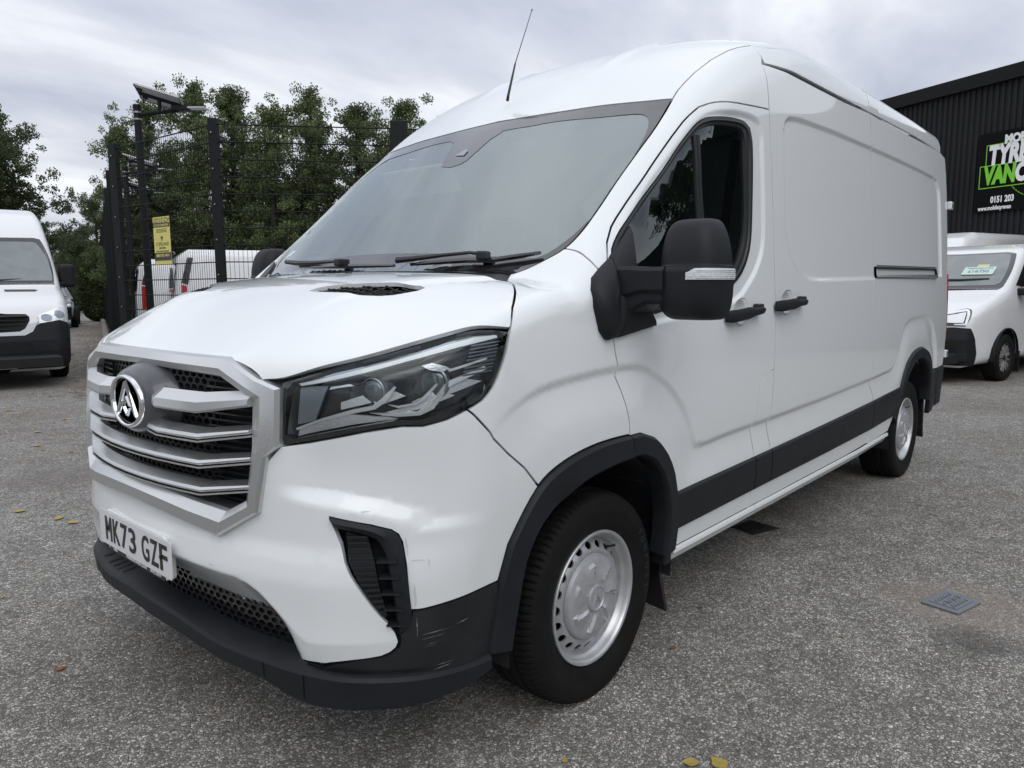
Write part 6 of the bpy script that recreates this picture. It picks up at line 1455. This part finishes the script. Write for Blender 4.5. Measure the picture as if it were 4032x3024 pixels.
ov('lower_intake','inner',eL,fL,yz([(-.0005,.58),(-.32,.58),(-.42,.50),(-.36,.46),(-.0005,.45)]),cz,.026,.05,.004,sym=True)
ov('bumper_recess','plastic2',eL,fL,yz([(-.42,.60),(-.70,.62),(-.85,.60),(-.88,.50),(-.6,.47),(-.45,.47)]),cz,.026,.05,.004,mirror=True)
mb=MB(); mb.loft([[(x-.02,y,.44),(x-.045,y,.425),(x-.045,y,.40),(x-.0,y,.38)] for x,y in [(.0+.14*y*y,y) for y in np.linspace(-.92,.92,17)]]); mb.build('bumper_step',M['plastic'],eL)
ov('windscreen_frame','frit',eL,fL,[(1.66,-.0005,2.12),(1.68,-.74,2.11),(1.66,-.81,2.08),(1.02,-.93,1.45),(.98,-.90,1.40),(.95,-.0005,1.405)],CylX(.9),.006,.035,.005,sym=True)
ov('windscreen','yardglass',eL,fL,[(1.60,-.0005,2.05),(1.61,-.73,2.06),(1.59,-.77,2.03),(1.07,-.875,1.48),(1.04,-.85,1.44),(1.03,-.0005,1.455)],CylX(.9),.011,.035,.004,sym=True)
ov('bonnet_vent','plastic2',eL,fL,[(.66,-.25,1.32),(.66,-.62,1.31),(.72,-.66,1.33),(.75,-.62,1.34),(.75,-.25,1.35)],CylX(.5),.004,.05,.003,mirror=True)
for wq in((-.1,-.62),(.55,.0)): mb=MB(); mb.tube([(1.02,wq[0],1.47),(1.08,wq[1],1.50)],.012,5); mb.build('wiper',M['plastic2'],eL)
ov('side_window','frit',eL,fL,[(1.30,-1,1.42),(1.75,-1,2.02),(2.15,-1,2.06),(2.22,-1,1.95),(2.2,-1,1.40)],Lin((0,1,0)),.004,.12,.004,mirror=True)
for s in(1,-1):
    mm=empty('door_mirror',parent=eL); mm.scale=(1,s,1)
    mb=MB(); mb.box((1.42,-1.14,1.55),(.13,.22,.36)); mb.build('mirror_housing',M['plastic'],mm,bevel=.05,seg=4)
    mb=MB(); mb.box((1.40,-.98,1.42),(.10,.20,.07)); mb.build('mirror_arm',M['plastic'],mm,bevel=.015)
pn=empty('number_plate',parent=eL); mb=MB(); mb.box((-.070,0,.305),(.02,.52,.111)); mb.build('plate_face',M['platewhite'],pn)
for ch,y_ in(('V',-.205),): 
    o=text_obj('plate_letter',ch,.10,M['ink'],pn,Matrix(((0,0,-1,-.0810),(-1,0,0,y_),(0,1,0,.305),(0,0,0,1))),bold=.002)
# --- right van with price card
Wr=lambda z,x: .96-.02*np.clip((.8-z)/.5,0,1)-.15*np.clip((z-1.0)/1.0,0,1)**1.3-.14*np.clip((.9-x)/.9,0,1)**2
profR=[(.10,.22),(.0,.34),(-.02,.60),(.03,.82),(.10,.95),(.35,1.08),(.78,1.22),(.95,1.28),(1.3,1.55),(1.62,1.78),(1.80,1.87),(2.2,1.95),(3,1.98),(4.9,1.97),(5.05,1.85),(5.1,.5),(4.9,.36),(.4,.25)]
eR,fR=yard_van('parked_van',(10.69,.50),R_(-12),'white van with price card behind its windscreen, beyond the tail of the large van',profR,Wr,.12,(.95,4.05),.335,style='trim')
ov('lower_bumper','plastic',eR,fR,yz([(-.0005,.70),(-.36,.70),(-.46,.76),(-.62,.77),(-.80,.76),(-.87,.62),(-.92,.42),(-.90,.25),(-.80,.215),(-.0005,.205)]),cz,.020,.04,.03,sym=True)
ov('grille','inner',eR,fR,yz([(-.0005,.93),(-.36,.93),(-.42,.86),(-.36,.74),(-.0005,.73)]),cz,.008,.07,.004,sym=True)
for z in(.905,.86,.815,.77): mb=MB(); mb.loft([[(.0+.12*y*y-.0,y,z),(.0+.12*y*y-.015,y,z+.006),(.0+.12*y*y,y,z+.012)] for y in np.linspace(-.37,.37,9)]); mb.build('grille_bar',M['chrome'],eR)
ov('headlight','gloss',eR,fR,yz([(-.37,.86),(-.41,.94),(-.60,.975),(-.80,1.015),(-.84,1.00),(-.80,.88),(-.74,.79),(-.56,.79),(-.44,.805)]),cz,.012,.03,.02,mirror=True)
ov('lamp_signature','lightbar',eR,fR,yz([(-.385,.90),(-.42,.937),(-.60,.970),(-.80,1.003),(-.81,.98),(-.75,.80),(-.62,.80),(-.62,.815),(-.73,.82),(-.775,.975),(-.60,.945),(-.44,.915)]),cz,.018,.02,.006,mirror=True)
ov('lamp_reflector','lampsilver',eR,fR,yz([(-.44,.875),(-.46,.905),(-.60,.935),(-.76,.962),(-.715,.83),(-.60,.825),(-.50,.83)]),cz,.016,.02,.006,mirror=True)
ov('bumper_recess','inner',eR,fR,yz([(-.52,.59),(-.70,.59),(-.76,.56),(-.76,.50),(-.50,.50)]),cz,.026,.05,.004,mirror=True)
ov('bumper_recess','plastic2',eR,fR,yz([(-.50,.43),(-.77,.43),(-.77,.33),(-.56,.34)]),cz,.026,.05,.004,mirror=True)
ov('bumper_blade','silver',eR,fR,yz([(-.30,.71),(-.40,.755),(-.50,.775),(-.50,.79),(-.38,.775),(-.28,.725)]),cz,.024,.03,.01,mirror=True)
mb=MB(); mb.tube([(.035,-.655,.385),(.02,-.66,.385)],.045,14); mb.tube([(.035,.655,.385),(.02,.66,.385)],.045,14); mb.build('fog_lamp',M['gloss'],eR)
ov('windscreen_frame','frit',eR,fR,[(1.66,-.0005,1.80),(1.68,-.62,1.79),(1.64,-.72,1.74),(1.00,-.83,1.30),(.92,-.80,1.265),(.88,-.0005,1.255)],CylX(.7),.006,.03,.005,sym=True)
ov('windscreen','yardglass',eR,fR,[(1.61,-.0005,1.765),(1.62,-.60,1.755),(1.60,-.68,1.735),(1.05,-.775,1.345),(1.01,-.73,1.32),(.99,-.0005,1.315)],CylX(.7),.010,.03,.004,sym=True)
mb=MB(); mb.tube([(1.10,.25,1.42),(1.09,-.25,1.415),(1.12,-.62,1.425)],.014,5); mb.build('wiper',M['plastic2'],eR)
# price card on the glass
pc=empty('price_card',parent=eR)
def glass_pt(y,z): 
    O=np.array([[-1.,y,z]]);D=np.array([[1.,0,0]]); return Vector(fsolve(O,D,fR)[0])
pa,pb,pz=glass_pt(-.28,1.50),glass_pt(-.56,1.50),glass_pt(-.42,1.62); p0=glass_pt(-.42,1.53)
ex=(pb-pa).normalized(); ez=(pz-p0); nz_=ex.cross(ez).normalized(); ez=nz_.cross(ex).normalized()
pc.matrix_local=Matrix.Translation(p0+nz_*.016)@Matrix((ex,ez,nz_)).transposed().to_4x4()
M['card']=mat('price_card_mint',(.55,.70,.66),.5); M['card2']=mat('price_card_yellow',(.62,.60,.30),.5); M['grey_ink']=mat('grey_ink',(.12,.14,.14),.6)
mb=MB(); prism(mb,[(a,b) for a,b in rrect(.42,.19,.015)],0,.003); 
me_=MB(); me_.add([(v[1],v[2],v[0]) for v in mb.v],mb.f); me_.build('card',M['card'],pc)
mb=MB(); mb.box((0,-.088,.0035),(.40,.012,.001)); mb.box((.02,.125,.001),(.16,.06,.002)); mb.build('card_tab',M['card2'],pc)
text_obj('lettering','Protected peace of mind',.034,M['grey_ink'],pc,I4(.0,.062),bold=.0006)
text_obj('lettering','\u00a316750',.092,M['grey_ink'],pc,I4(0,-.018),bold=.0006)
for s in(1,-1):
    mm=empty('door_mirror',parent=eR); mm.scale=(1,s,1)
    mb=MB(); mb.box((1.38,-1.10,1.32),(.13,.22,.27)); mb.build('mirror_housing',M['plastic'],mm,bevel=.05,seg=4)
    mb=MB(); mb.box((1.33,-.96,1.24),(.14,.16,.10)); mb.build('mirror_arm',M['plastic'],mm,bevel=.02)
ov('side_window','frit',eR,fR,[(1.22,-1,1.33),(1.62,-1,1.66),(1.95,-1,1.70),(2.0,-1,1.62),(1.98,-1,1.28)],Lin((0,1,0)),.004,.12,.004,mirror=True)
for s in(1,-1): mb=MB(); mb.box((1.40,s*.90,.25),(.02,.16,.30)); mb.build('mud_flap',M['plastic2'],eR)
# --- vans across the yard, seen mirrored in the doors of the large van
for i,(x,y,rz_,lb) in enumerate(((9.6,-6.2,200,'white van across the yard, nearest the clad building'),(7.4,-7.6,196,'white van across the yard, middle one of the three facing the large van'),(4.9,-8.6,192,'white van across the yard, farthest from the clad building'))):
    c_=copy_tree(eR); c_.location=(x,y,0); c_.rotation_euler=(0,0,R_(rz_)); c_['label']=lb; c_['group']='vans parked across the yard'
    for ch in list(c_.children):
        if ch.name.startswith('price_card'):
            for q in list(ch.children): bpy.data.objects.remove(q)
            bpy.data.objects.remove(ch)
# --- van behind it: only its roof shows
profT=[(.0,.3),(.0,.9),(.2,1.1),(.9,1.3),(1.6,1.95),(1.9,2.18),(2.3,2.30),(5.4,2.34),(5.5,2.2),(5.5,.4)]
eT,fT=yard_van('parked_van',(13.0,1.75),R_(-14),'white high-roofed van of which only the roof shows behind the van with the price card',profT,Wr,.14,(1.0,4.4),.335)
# --- two vans parked behind the fence, tails to the left
profF=[(.05,.35),(.0,.7),(.12,.95),(.9,1.22),(1.65,1.80),(1.95,1.93),(2.4,1.98),(4.85,1.97),(5.02,1.84),(5.10,1.2),(5.12,.45),(4.9,.36)]
Wf=lambda z,x: .96-.14*np.clip((z-1.0)/1.0,0,1)**1.3-.10*np.clip((x-4.6)/.5,0,1)**2
for (cx,cy,lab,dy) in((4.51,9.59,'white van behind the fence with its red tail lamp left of the fence post',0),(5.70,14.05,'white van behind the fence half hidden by the warning notice and first pole',0)):
    rz=R_(160); ca,sa_=math.cos(rz),math.sin(rz); ox=cx-(5.05*ca-.9*sa_*1); oy=cy-(5.05*sa_+.9*ca)
    e,ff=yard_van('parked_van',(ox,oy),rz,lab,profF,Wf,.12,(1.0,4.1),.33)
    ov('tail_lamp','red',e,ff,[(5.02,-.92,.92),(4.93,-.92,.92),(4.92,-.90,1.38),(5.0,-.88,1.40)],Lin((-.5,.86,0)),.012,.05,.02,mirror=True)
    ov('rear_pillar_glass','frit',e,ff,[(5.0,-.88,1.43),(4.90,-.90,1.40),(4.80,-.85,1.83),(4.88,-.83,1.84)],Lin((-.4,.9,0)),.008,.05,.01,mirror=True)
    ov('side_pressing','white2',e,ff,[(2.4,-.9,1.25),(4.6,-.9,1.25),(4.6,-.9,1.62),(4.4,-.9,1.72),(2.4,-.9,1.72)],Lin((0,1,0)),.008,.12,.008,mirror=True)
    ov('rear_window','frit',e,ff,[(5.05,-.70,1.75),(5.06,-.72,1.28),(5.06,-.0005,1.28),(5.05,-.0005,1.76)],Lin((-1,0,0)),.006,.1,.005,sym=True)
    ov('rear_bumper','plastic',e,ff,[(5.1,-.80,.62),(5.1,-.82,.42),(5.1,-.0005,.40),(5.1,-.0005,.62)],Lin((-1,0,0)),.03,.1,.03,sym=True)
# --- dark car behind the left van
M['blackpaint']=mat('black_car_paint',(.010,.010,.012),.2,coat=1)
profC=[(.05,.30),(.0,.5),(.06,.78),(.35,.92),(1.0,1.02),(1.6,1.38),(2.0,1.48),(3.0,1.47),(3.8,1.15),(4.2,1.05),(4.3,.6),(4.2,.32)]
Wc=lambda z,x: .90-.25*np.clip((z-.95)/.55,0,1)-.10*np.clip((.6-x)/.6,0,1)**2
eC,fC=yard_van('parked_car',(7.37,26.1),R_(70.5),'glossy black car parked far down the yard behind the left van',profC,Wc,.12,(.85,3.45),.32,group=None,paint='blackpaint'); eC['category']='car'
ov('headlight','lampsilver',eC,fC,yz([(-.50,.70),(-.82,.74),(-.86,.84),(-.60,.80)]),cz,.01,.03,.01,mirror=True)
ov('windscreen','yardglass',eC,fC,[(1.58,-.0005,1.36),(1.56,-.55,1.34),(1.10,-.68,1.08),(1.08,-.0005,1.07)],CylX(.5),.01,.1,.004,sym=True)
# ================================================================ CLAD BUILDING WITH SIGN
M['clad']=mat('dark_cladding',(.014,.014,.016),.55,spec=.22,metal=.0,noise=(.8,.5,(.028,.028,.030)))
M['cladtrim']=mat('dark_roof_trim',(.009,.009,.010),.6,spec=.2)
BO=np.array([18.64,3.21]); BT=np.array([-.43,-.903])/np.linalg.norm([.43,.903])   # toward the near right end
bl_=empty('clad_building',(BO[0],BO[1],0),math.atan2(BT[1],BT[0]),'dark building clad in vertical ribbed metal sheets behind the parked vans','building')
# local x runs along the wall to the near end, local -y faces the yard (left-hand normal check below)
def sheet():
    mb=MB(); p=.125; V=[];rows=[]
    xs=[]; 
    for k in range(8):
        for dx,dd in((0,0),(.045,0),(.060,.032),(.105,.032),(.120,0)): xs.append((k*p+dx*1.0,dd))
    xs.append((1.0,0))
    V=[(x,-d_,z) for z in(0,5.42) for x,d_ in xs]; n=len(xs); mb.add(V,[(i,i+1,n+i+1,n+i) for i in range(n-1)]); return mb
nrm2=np.array([BT[1],-BT[0]])
sgn=1 if nrm2@(CP[:2]-BO)>0 else -1    # local -y = (BT.y,-BT.x)
s0=sheet(); s1=s0.build('cladding_sheet',M['clad'],bl_)
for k in range(-6,13):
    o=s1 if k==-6 else s1.copy()
    if k>-6: C.objects.link(o)
    o.location=(k*1.0,0.0 if k%2 else .003,0)
s1.location=(-6,0,0)
mb=MB(); mb.box((3.2,.10,5.56),(19.0,.34,.26)); mb.build('roof_trim',M['cladtrim'],bl_,bevel=.01)
mb=MB(); mb.box((3.2,-.09,5.415),(19.0,.10,.05)); mb.build('gutter_lip',M['cladtrim'],bl_)
mb=MB(); mb.box((3.0,6.2,2.7),(18.4,12,5.4)); mb.build('building_core',M['cladtrim'],bl_)
mb=MB(); mb.add([(-6,.2,5.6),(12.6,.2,5.6),(12.6,12,6.9),(-6,12,6.9)],[(0,1,2,3)]); mb.build('roof',M['cladtrim'],bl_)
# sign board
M['signblack']=mat('sign_black',(.003,.003,.003),.6,spec=.12); M['signwhite']=mat('sign_white',(.85,.85,.85),.6); M['signgreen']=mat('sign_green',(.20,.62,.03),.5)
sb_=empty('wall_sign',label='black sign with white and lime green lettering for tyres on the clad building',cat='sign')
XB=Vector((BT[0],BT[1],0)); NB=Vector((nrm2[0],nrm2[1],0)); PW=BO+BT*2.565+nrm2*.08
sb_.matrix_world=Matrix.Translation((PW[0],PW[1],2.83))@Matrix((XB,Vector((0,0,1)),NB)).transposed().to_4x4()
mb=MB(); mb.box((1.3,.795,-.015),(2.6,1.59,.03)); mb.build('sign_panel',M['signblack'],sb_)
ring=[(1.28+.66*math.cos(a),.83+.62*math.sin(a)) for a in np.linspace(0,2*math.pi,60)]
mb=MB(); V=[(a,b,.003) for a,b in ring]+[(1.28+(a-1.28)*.965,.83+(b-.83)*.965,.003) for a,b in ring]; mb.add(V,[(i,i+1,61+i-1+0,60+i) for i in range(59)]); mb.build('green_ring',M['signgreen'],sb_)
def T_(s_,x,y,h,m,z=.012,sx=1,bold=.0,shear=0): return text_obj('lettering',s_,h*1.38,M[m],sb_,Matrix.Translation((x,y,z)),align='LEFT',bold=bold,sx=sx,shear=shear)
mb=MB(); mb.box((1.18,1.10,.004),(2.02,.50,.002)); mb.build('green_border',M['signgreen'],sb_)
mb=MB(); mb.box((1.18,1.10,.006),(1.985,.465,.002)); mb.build('black_inset',M['signblack'],sb_)
mb=MB(); mb.box((1.02,.71,.008),(1.92,.46,.002)); mb.build('green_border',M['signgreen'],sb_)
mb=MB(); mb.box((1.02,.71,.010),(1.885,.425,.002)); mb.build('black_inset',M['signblack'],sb_)
T_('MOBILE',.54,1.40,.165,'signwhite',sx=.86,bold=.014)
T_('TYRES',.235,1.11,.37,'signwhite',sx=.66,bold=.030,shear=.08)
T_('VAN',.165,.715,.34,'signgreen',sx=.66,bold=.028,shear=.08,z=.014)
T_('C',.80,.715,.34,'signwhite',sx=.66,bold=.028,shear=.08,z=.014)
T_('0151 203',.335,.235,.125,'signwhite',sx=.74,bold=.007)
T_('www.mobiletyrevan',.085,.075,.085,'signwhite',sx=.72,bold=.004)
# ================================================================ TREES AND SHRUBS
def leafmat(name,c1,c2,c3):
    m=bpy.data.materials.new(name); m.use_nodes=True; t=m.node_tree;p=t.nodes['Principled BSDF']; n=t.nodes.new; l=t.links.new
    g=n('ShaderNodeNewGeometry'); r=n('ShaderNodeValToRGB'); e=r.color_ramp.elements; e[0].color=(*c1,1);e[1].color=(*c3,1);k=e.new(.55);k.color=(*c2,1)
    l(g.outputs['Random Per Island'],r.inputs[0]); 
    nz=n('ShaderNodeTexNoise'); nz.inputs['Scale'].default_value=.9; l(g.outputs['Position'],nz.inputs['Vector']); mr=n('ShaderNodeMapRange'); mr.inputs['From Min'].default_value=.35;mr.inputs['From Max'].default_value=.65; mr.inputs['To Min'].default_value=.75; mr.inputs['To Max'].default_value=1.3; l(nz.outputs['Fac'],mr.inputs['Value'])
    s_=n('ShaderNodeVectorMath'); s_.operation='SCALE'; l(r.outputs[0],s_.inputs[0]); l(mr.outputs[0],s_.inputs['Scale']); l(s_.outputs[0],p.inputs['Base Color'])
    p.inputs['Roughness'].default_value=.55; p.inputs['Specular IOR Level'].default_value=.3
    tr_=n('ShaderNodeBsdfTranslucent'); l(s_.outputs[0],tr_.inputs[0]); mx=n('ShaderNodeMixShader'); mx.inputs[0].default_value=.35; l(p.outputs[0],mx.inputs[1]); l(tr_.outputs[0],mx.inputs[2]); l(mx.outputs[0],t.nodes['Material Output'].inputs[0]); return m
M['leaf']=leafmat('alder_leaves',(.060,.082,.034),(.115,.148,.060),(.18,.22,.095))
M['leafdark']=leafmat('dark_leaves',(.040,.056,.028),(.078,.102,.046),(.125,.15,.066))
M['leafbrown']=leafmat('turning_leaves',(.045,.034,.016),(.060,.055,.024),(.070,.080,.030))
M['hedge']=leafmat('conifer_sprays',(.030,.042,.016),(.060,.080,.030),(.09,.11,.045))
M['bark']=mat('bark',(.045,.038,.030),.9,noise=(12,.8,(.09,.08,.065)),bump=(30,.8,.02))
def crown_mesh(name,seed,h,rad,base,nleaf,ls,m,top=1.0,nclump=95):
    rs=np.random.RandomState(seed); cl=[]
    # clumps strung on limbs that rise from the stem
    limbs=[]
    nl=22
    for i in range(nl):
        t=(i+.5)/nl; z=base+(h-base)*(.02+.93*t); prof_=np.interp(t,[0,.15,.4,.7,.9,1],[.55,.85,1.0,.72,.38,.12]); a=rs.uniform(0,6.283) if i%2 else i*2.4
        L_=rad*prof_*rs.uniform(.75,1.2); lift=.25+.5*t
        limbs.append((z,a,L_,lift))
        k_=max(2,int(L_/.35))
        for q in range(k_):
            u=(q+.7)/k_; cl.append((L_*u*math.cos(a)+rs.normal(0,.12),L_*u*math.sin(a)+rs.normal(0,.12),z+L_*u*lift*.7+rs.normal(0,.12),.15+.20*rs.rand()*(1.2-u*.5)))
            for _q in range(3): cl.append((L_*u*math.cos(a)+rs.normal(0,.34),L_*u*math.sin(a)+rs.normal(0,.34),z+L_*u*lift*.7+rs.normal(0,.30),.07+.13*rs.rand()))
            if rs.rand()<.9: cl.append((L_*u*math.cos(a+rs.normal(0,.55)),L_*u*math.sin(a+rs.normal(0,.55)),z+L_*u*lift*.6+rs.normal(0,.3),.12+.16*rs.rand()))
    cl.append((0,0,h-.15,.20))
    for q in range(6): cl.append((rs.normal(0,.15),rs.normal(0,.15),h-.25-.3*q*rs.rand(),.22))
    cl=np.array(cl); w_=cl[:,3]**2; idx=rs.choice(len(cl),nleaf,p=w_/w_.sum()); c_=cl[idx]
    d=rs.normal(size=(nleaf,3)); d/=np.linalg.norm(d,axis=1,keepdims=True); rr=rs.rand(nleaf)**.45
    Cn=c_[:,:3]+d*(c_[:,3]*rr*1.15*np.where(rs.rand(nleaf)<.07,1.3,1))[:,None]*np.array([1.1,1.1,.9])
    # leaf quads
    u=rs.normal(size=(nleaf,3))+d*.3; u/=np.linalg.norm(u,axis=1,keepdims=True); v=np.cross(u,rs.normal(size=(nleaf,3))); v/=np.linalg.norm(v,axis=1,keepdims=True)
    s1_=(ls*rs.uniform(.65,1.25,nleaf))[:,None]; s2_=s1_*.62
    V=np.stack([Cn-u*s1_,Cn+v*s2_*.9-u*s1_*.1,Cn+u*s1_,Cn-v*s2_*.9-u*s1_*.1],1).reshape(-1,3)
    me=bpy.data.meshes.new(name); n=nleaf
    me.vertices.add(4*n); me.vertices.foreach_set('co',V.ravel().astype(np.float32)); me.loops.add(4*n); me.loops.foreach_set('vertex_index',np.arange(4*n,dtype=np.int32)); me.polygons.add(n); me.polygons.foreach_set('loop_start',np.arange(0,4*n,4,dtype=np.int32)); 
    me.update(calc_edges=True); me.validate(); me.materials.append(m)
    # trunk and limbs
    mb=MB(); mb.tube([(0,0,0),(.03,.02,h*.3),(-.03,.04,h*.6),(0,0,h*.93)],[.17,.13,.08,.02],8)
    for z,a,L_,lift in limbs: mb.tube([(0,0,z-.2),(L_*.5*math.cos(a),L_*.5*math.sin(a),z+L_*.25*lift),(L_*math.cos(a),L_*math.sin(a),z+L_*lift*.7)],[.05,.03,.010],5)
    mt=bpy.data.meshes.new(name+'_trunk'); mt.from_pydata(mb.v,[],mb.f); mt.materials.append(M['bark']); mt.polygons.foreach_set('use_smooth',[True]*len(mt.polygons))
    return me,mt
CR=[crown_mesh('crown',11,7.0,1.9,.5,46000,.040,M['leaf']),crown_mesh('crown',23,7.0,2.1,.5,46000,.040,M['leaf']),crown_mesh('crown',37,7.0,1.7,.5,44000,.040,M['leaf'])]
CD=[crown_mesh('crown',51,7.0,2.4,.3,46000,.046,M['leafdark']),crown_mesh('crown',77,7.0,2.5,.4,46000,.046,M['leafdark'])]
def at_px(az,Z): 
    d=fw*1.0; a=YAW+az; hd=np.array([math.cos(a),math.sin(a)]); return CP[:2]+hd*Z/math.cos(az)
def tree(name,az_deg,Z,h,kind,sx,label,group,rot):
    p=at_px(R_(az_deg),Z); e=empty(name,(p[0],p[1],0),rot,label,'tree',group); e.scale=(sx,sx,h/7.0)
    for nm,me in zip(('crown','trunk'),kind):
        o=bpy.data.objects.new(nm,me); C.objects.link(o); o.parent=e
    return e
g1='alder trees in a row behind the mesh fence'
AZ=lambda u: math.degrees(math.atan((1106-u)/1592.6))
for i,(u,Z,h,k,sx,lab) in enumerate((
 (285,21.5,5.9,2,.62,'first tree of the row, at the left end beyond the near fence corner'),
 (345,22.5,6.75,0,.80,'tree of the row directly behind the nearest solar pole'),
 (452,22,7.15,1,.88,'tall tree of the row rising behind the fence corner post'),
 (525,23,7.35,2,1.0,'tree of the row just right of the fence corner post'),
 (605,22,6.45,0,.85,'lower tree of the row between the two tallest tops'),
 (690,22.5,7.1,1,.90,'pointed tree of the row left of the dark gate post'),
 (785,23.5,6.95,2,1.0,'tree of the row just left of the dark gate post top'),
 (880,22,6.65,0,.9,'last tree of the row, right of the gate post against the van roof'),
 (980,23,6.3,1,.95,'tree of the row hidden behind the van cab'))):
    tree('alder_tree',AZ(u),Z,h,CR[k],sx,lab,g1,i*1.9)
for i,(u,Z,h,k,sx,lab) in enumerate((
 (400,28,6.3,0,1.0,'dark tree in the second row behind the left part of the fence'),
 (560,28,6.2,1,1.0,'dark tree in the second row behind the middle of the fence'),
 (720,28,6.2,0,1.0,'dark tree in the second row left of the gate post'),
 (860,28,6.0,1,1.0,'dark tree in the second row behind the gate post'))):
    tree('tree',AZ(u),Z,h,CD[k],sx,lab,'dark trees in the second row behind the fence',i*1.1+.4)
tree('tree',AZ(30),24,7.2,CD[0],.85,'large dark broad tree rising behind the white van at the left edge',None,.7)
tree('tree',AZ(-75),23,7.6,CD[1],1.0,'dark tree cut off by the left edge of the picture',None,2.2)
tree('tree',AZ(98),29,4.4,CD[1],.5,'drooping dark tree right of the big one behind the left van',None,4.2)
for i,(u,Z,h,k,sx,lab,m_) in enumerate((
 (150,42,4.6,1,.8,'dark bushy tree at the far end of the yard, behind the left van mirror',None),
 (196,50,5.6,0,.8,'reddish brown tree at the far end of the yard in the gap of sky','leafbrown'),
 (225,40,6.3,1,.9,'dark tree at the far end of the yard beside the fence end',None),
 (178,46,3.4,0,1.3,'low green shrub at the far end of the road',None),
 (212,52,3.2,1,1.4,'low dark shrub closing the end of the road',None))):
    e=tree('tree',AZ(u),Z,h,CD[k],sx,lab,None,i*2.3)
    if m_:
        me=e.children[0].data.copy() if e.children[0].name.startswith('crown') else e.children[1].data.copy(); me.materials.clear(); me.materials.append(M[m_])
        for ch in e.children:
            if ch.name.startswith('crown'): ch.data=me
# clipped conifer beside the fence
p=at_px(R_(AZ(219)),31); e=empty('conifer_shrub',(p[0],p[1],0),0,'narrow rounded conifer shrub standing against the far fence','shrub')
rs=np.random.RandomState(3); n=9000; th=rs.rand(n)*6.283; zz=rs.rand(n); rr=.62*np.sqrt(np.clip(1-(2*zz-1)**4,0,1))*(.9+.2*rs.rand(n)); Cn=np.stack([rr*np.cos(th),rr*np.sin(th),zz*2.7],-1)
u=rs.normal(size=(n,3));u/=np.linalg.norm(u,axis=1,keepdims=True);v=np.cross(u,rs.normal(size=(n,3)));v/=np.linalg.norm(v,axis=1,keepdims=True); V=np.stack([Cn-u*.05,Cn+v*.03,Cn+u*.05,Cn-v*.03],1).reshape(-1,3)
mesh_obj('foliage',V,[(4*i,4*i+1,4*i+2,4*i+3) for i in range(n)],M['hedge'],e,smooth=False)
# trees on the near side of the yard (seen only mirrored in the door glass and paint)
for i,(x,y,h,k) in enumerate(((13.5,-10.2,6.6,0),(11.2,-10.6,6.2,1),(8.6,-11.5,6.6,0),(4.5,-14.5,6.4,1),(12.6,-12.2,6.0,1),(10.2,-12.8,6.2,0),(6.6,-12.8,6.0,1),(2.6,-15.5,6.2,0),(14.2,-11.5,6.0,0),(-3.5,-17,7.4,0),(-8,-13,7.0,1),(-11,-7,7.2,0),(-13,0,6.6,1),(-12,8,7.0,0))):
    e=empty('tree',(x,y,0),i*1.7,('dark tree across the yard, mirrored in the large van','tree')[0],'tree','trees across the yard behind the viewer'); e.scale=(1.1,1.1,h/7)
    for nm,me in zip(('crown','trunk'),CD[k]): o=bpy.data.objects.new(nm,me); C.objects.link(o); o.parent=e
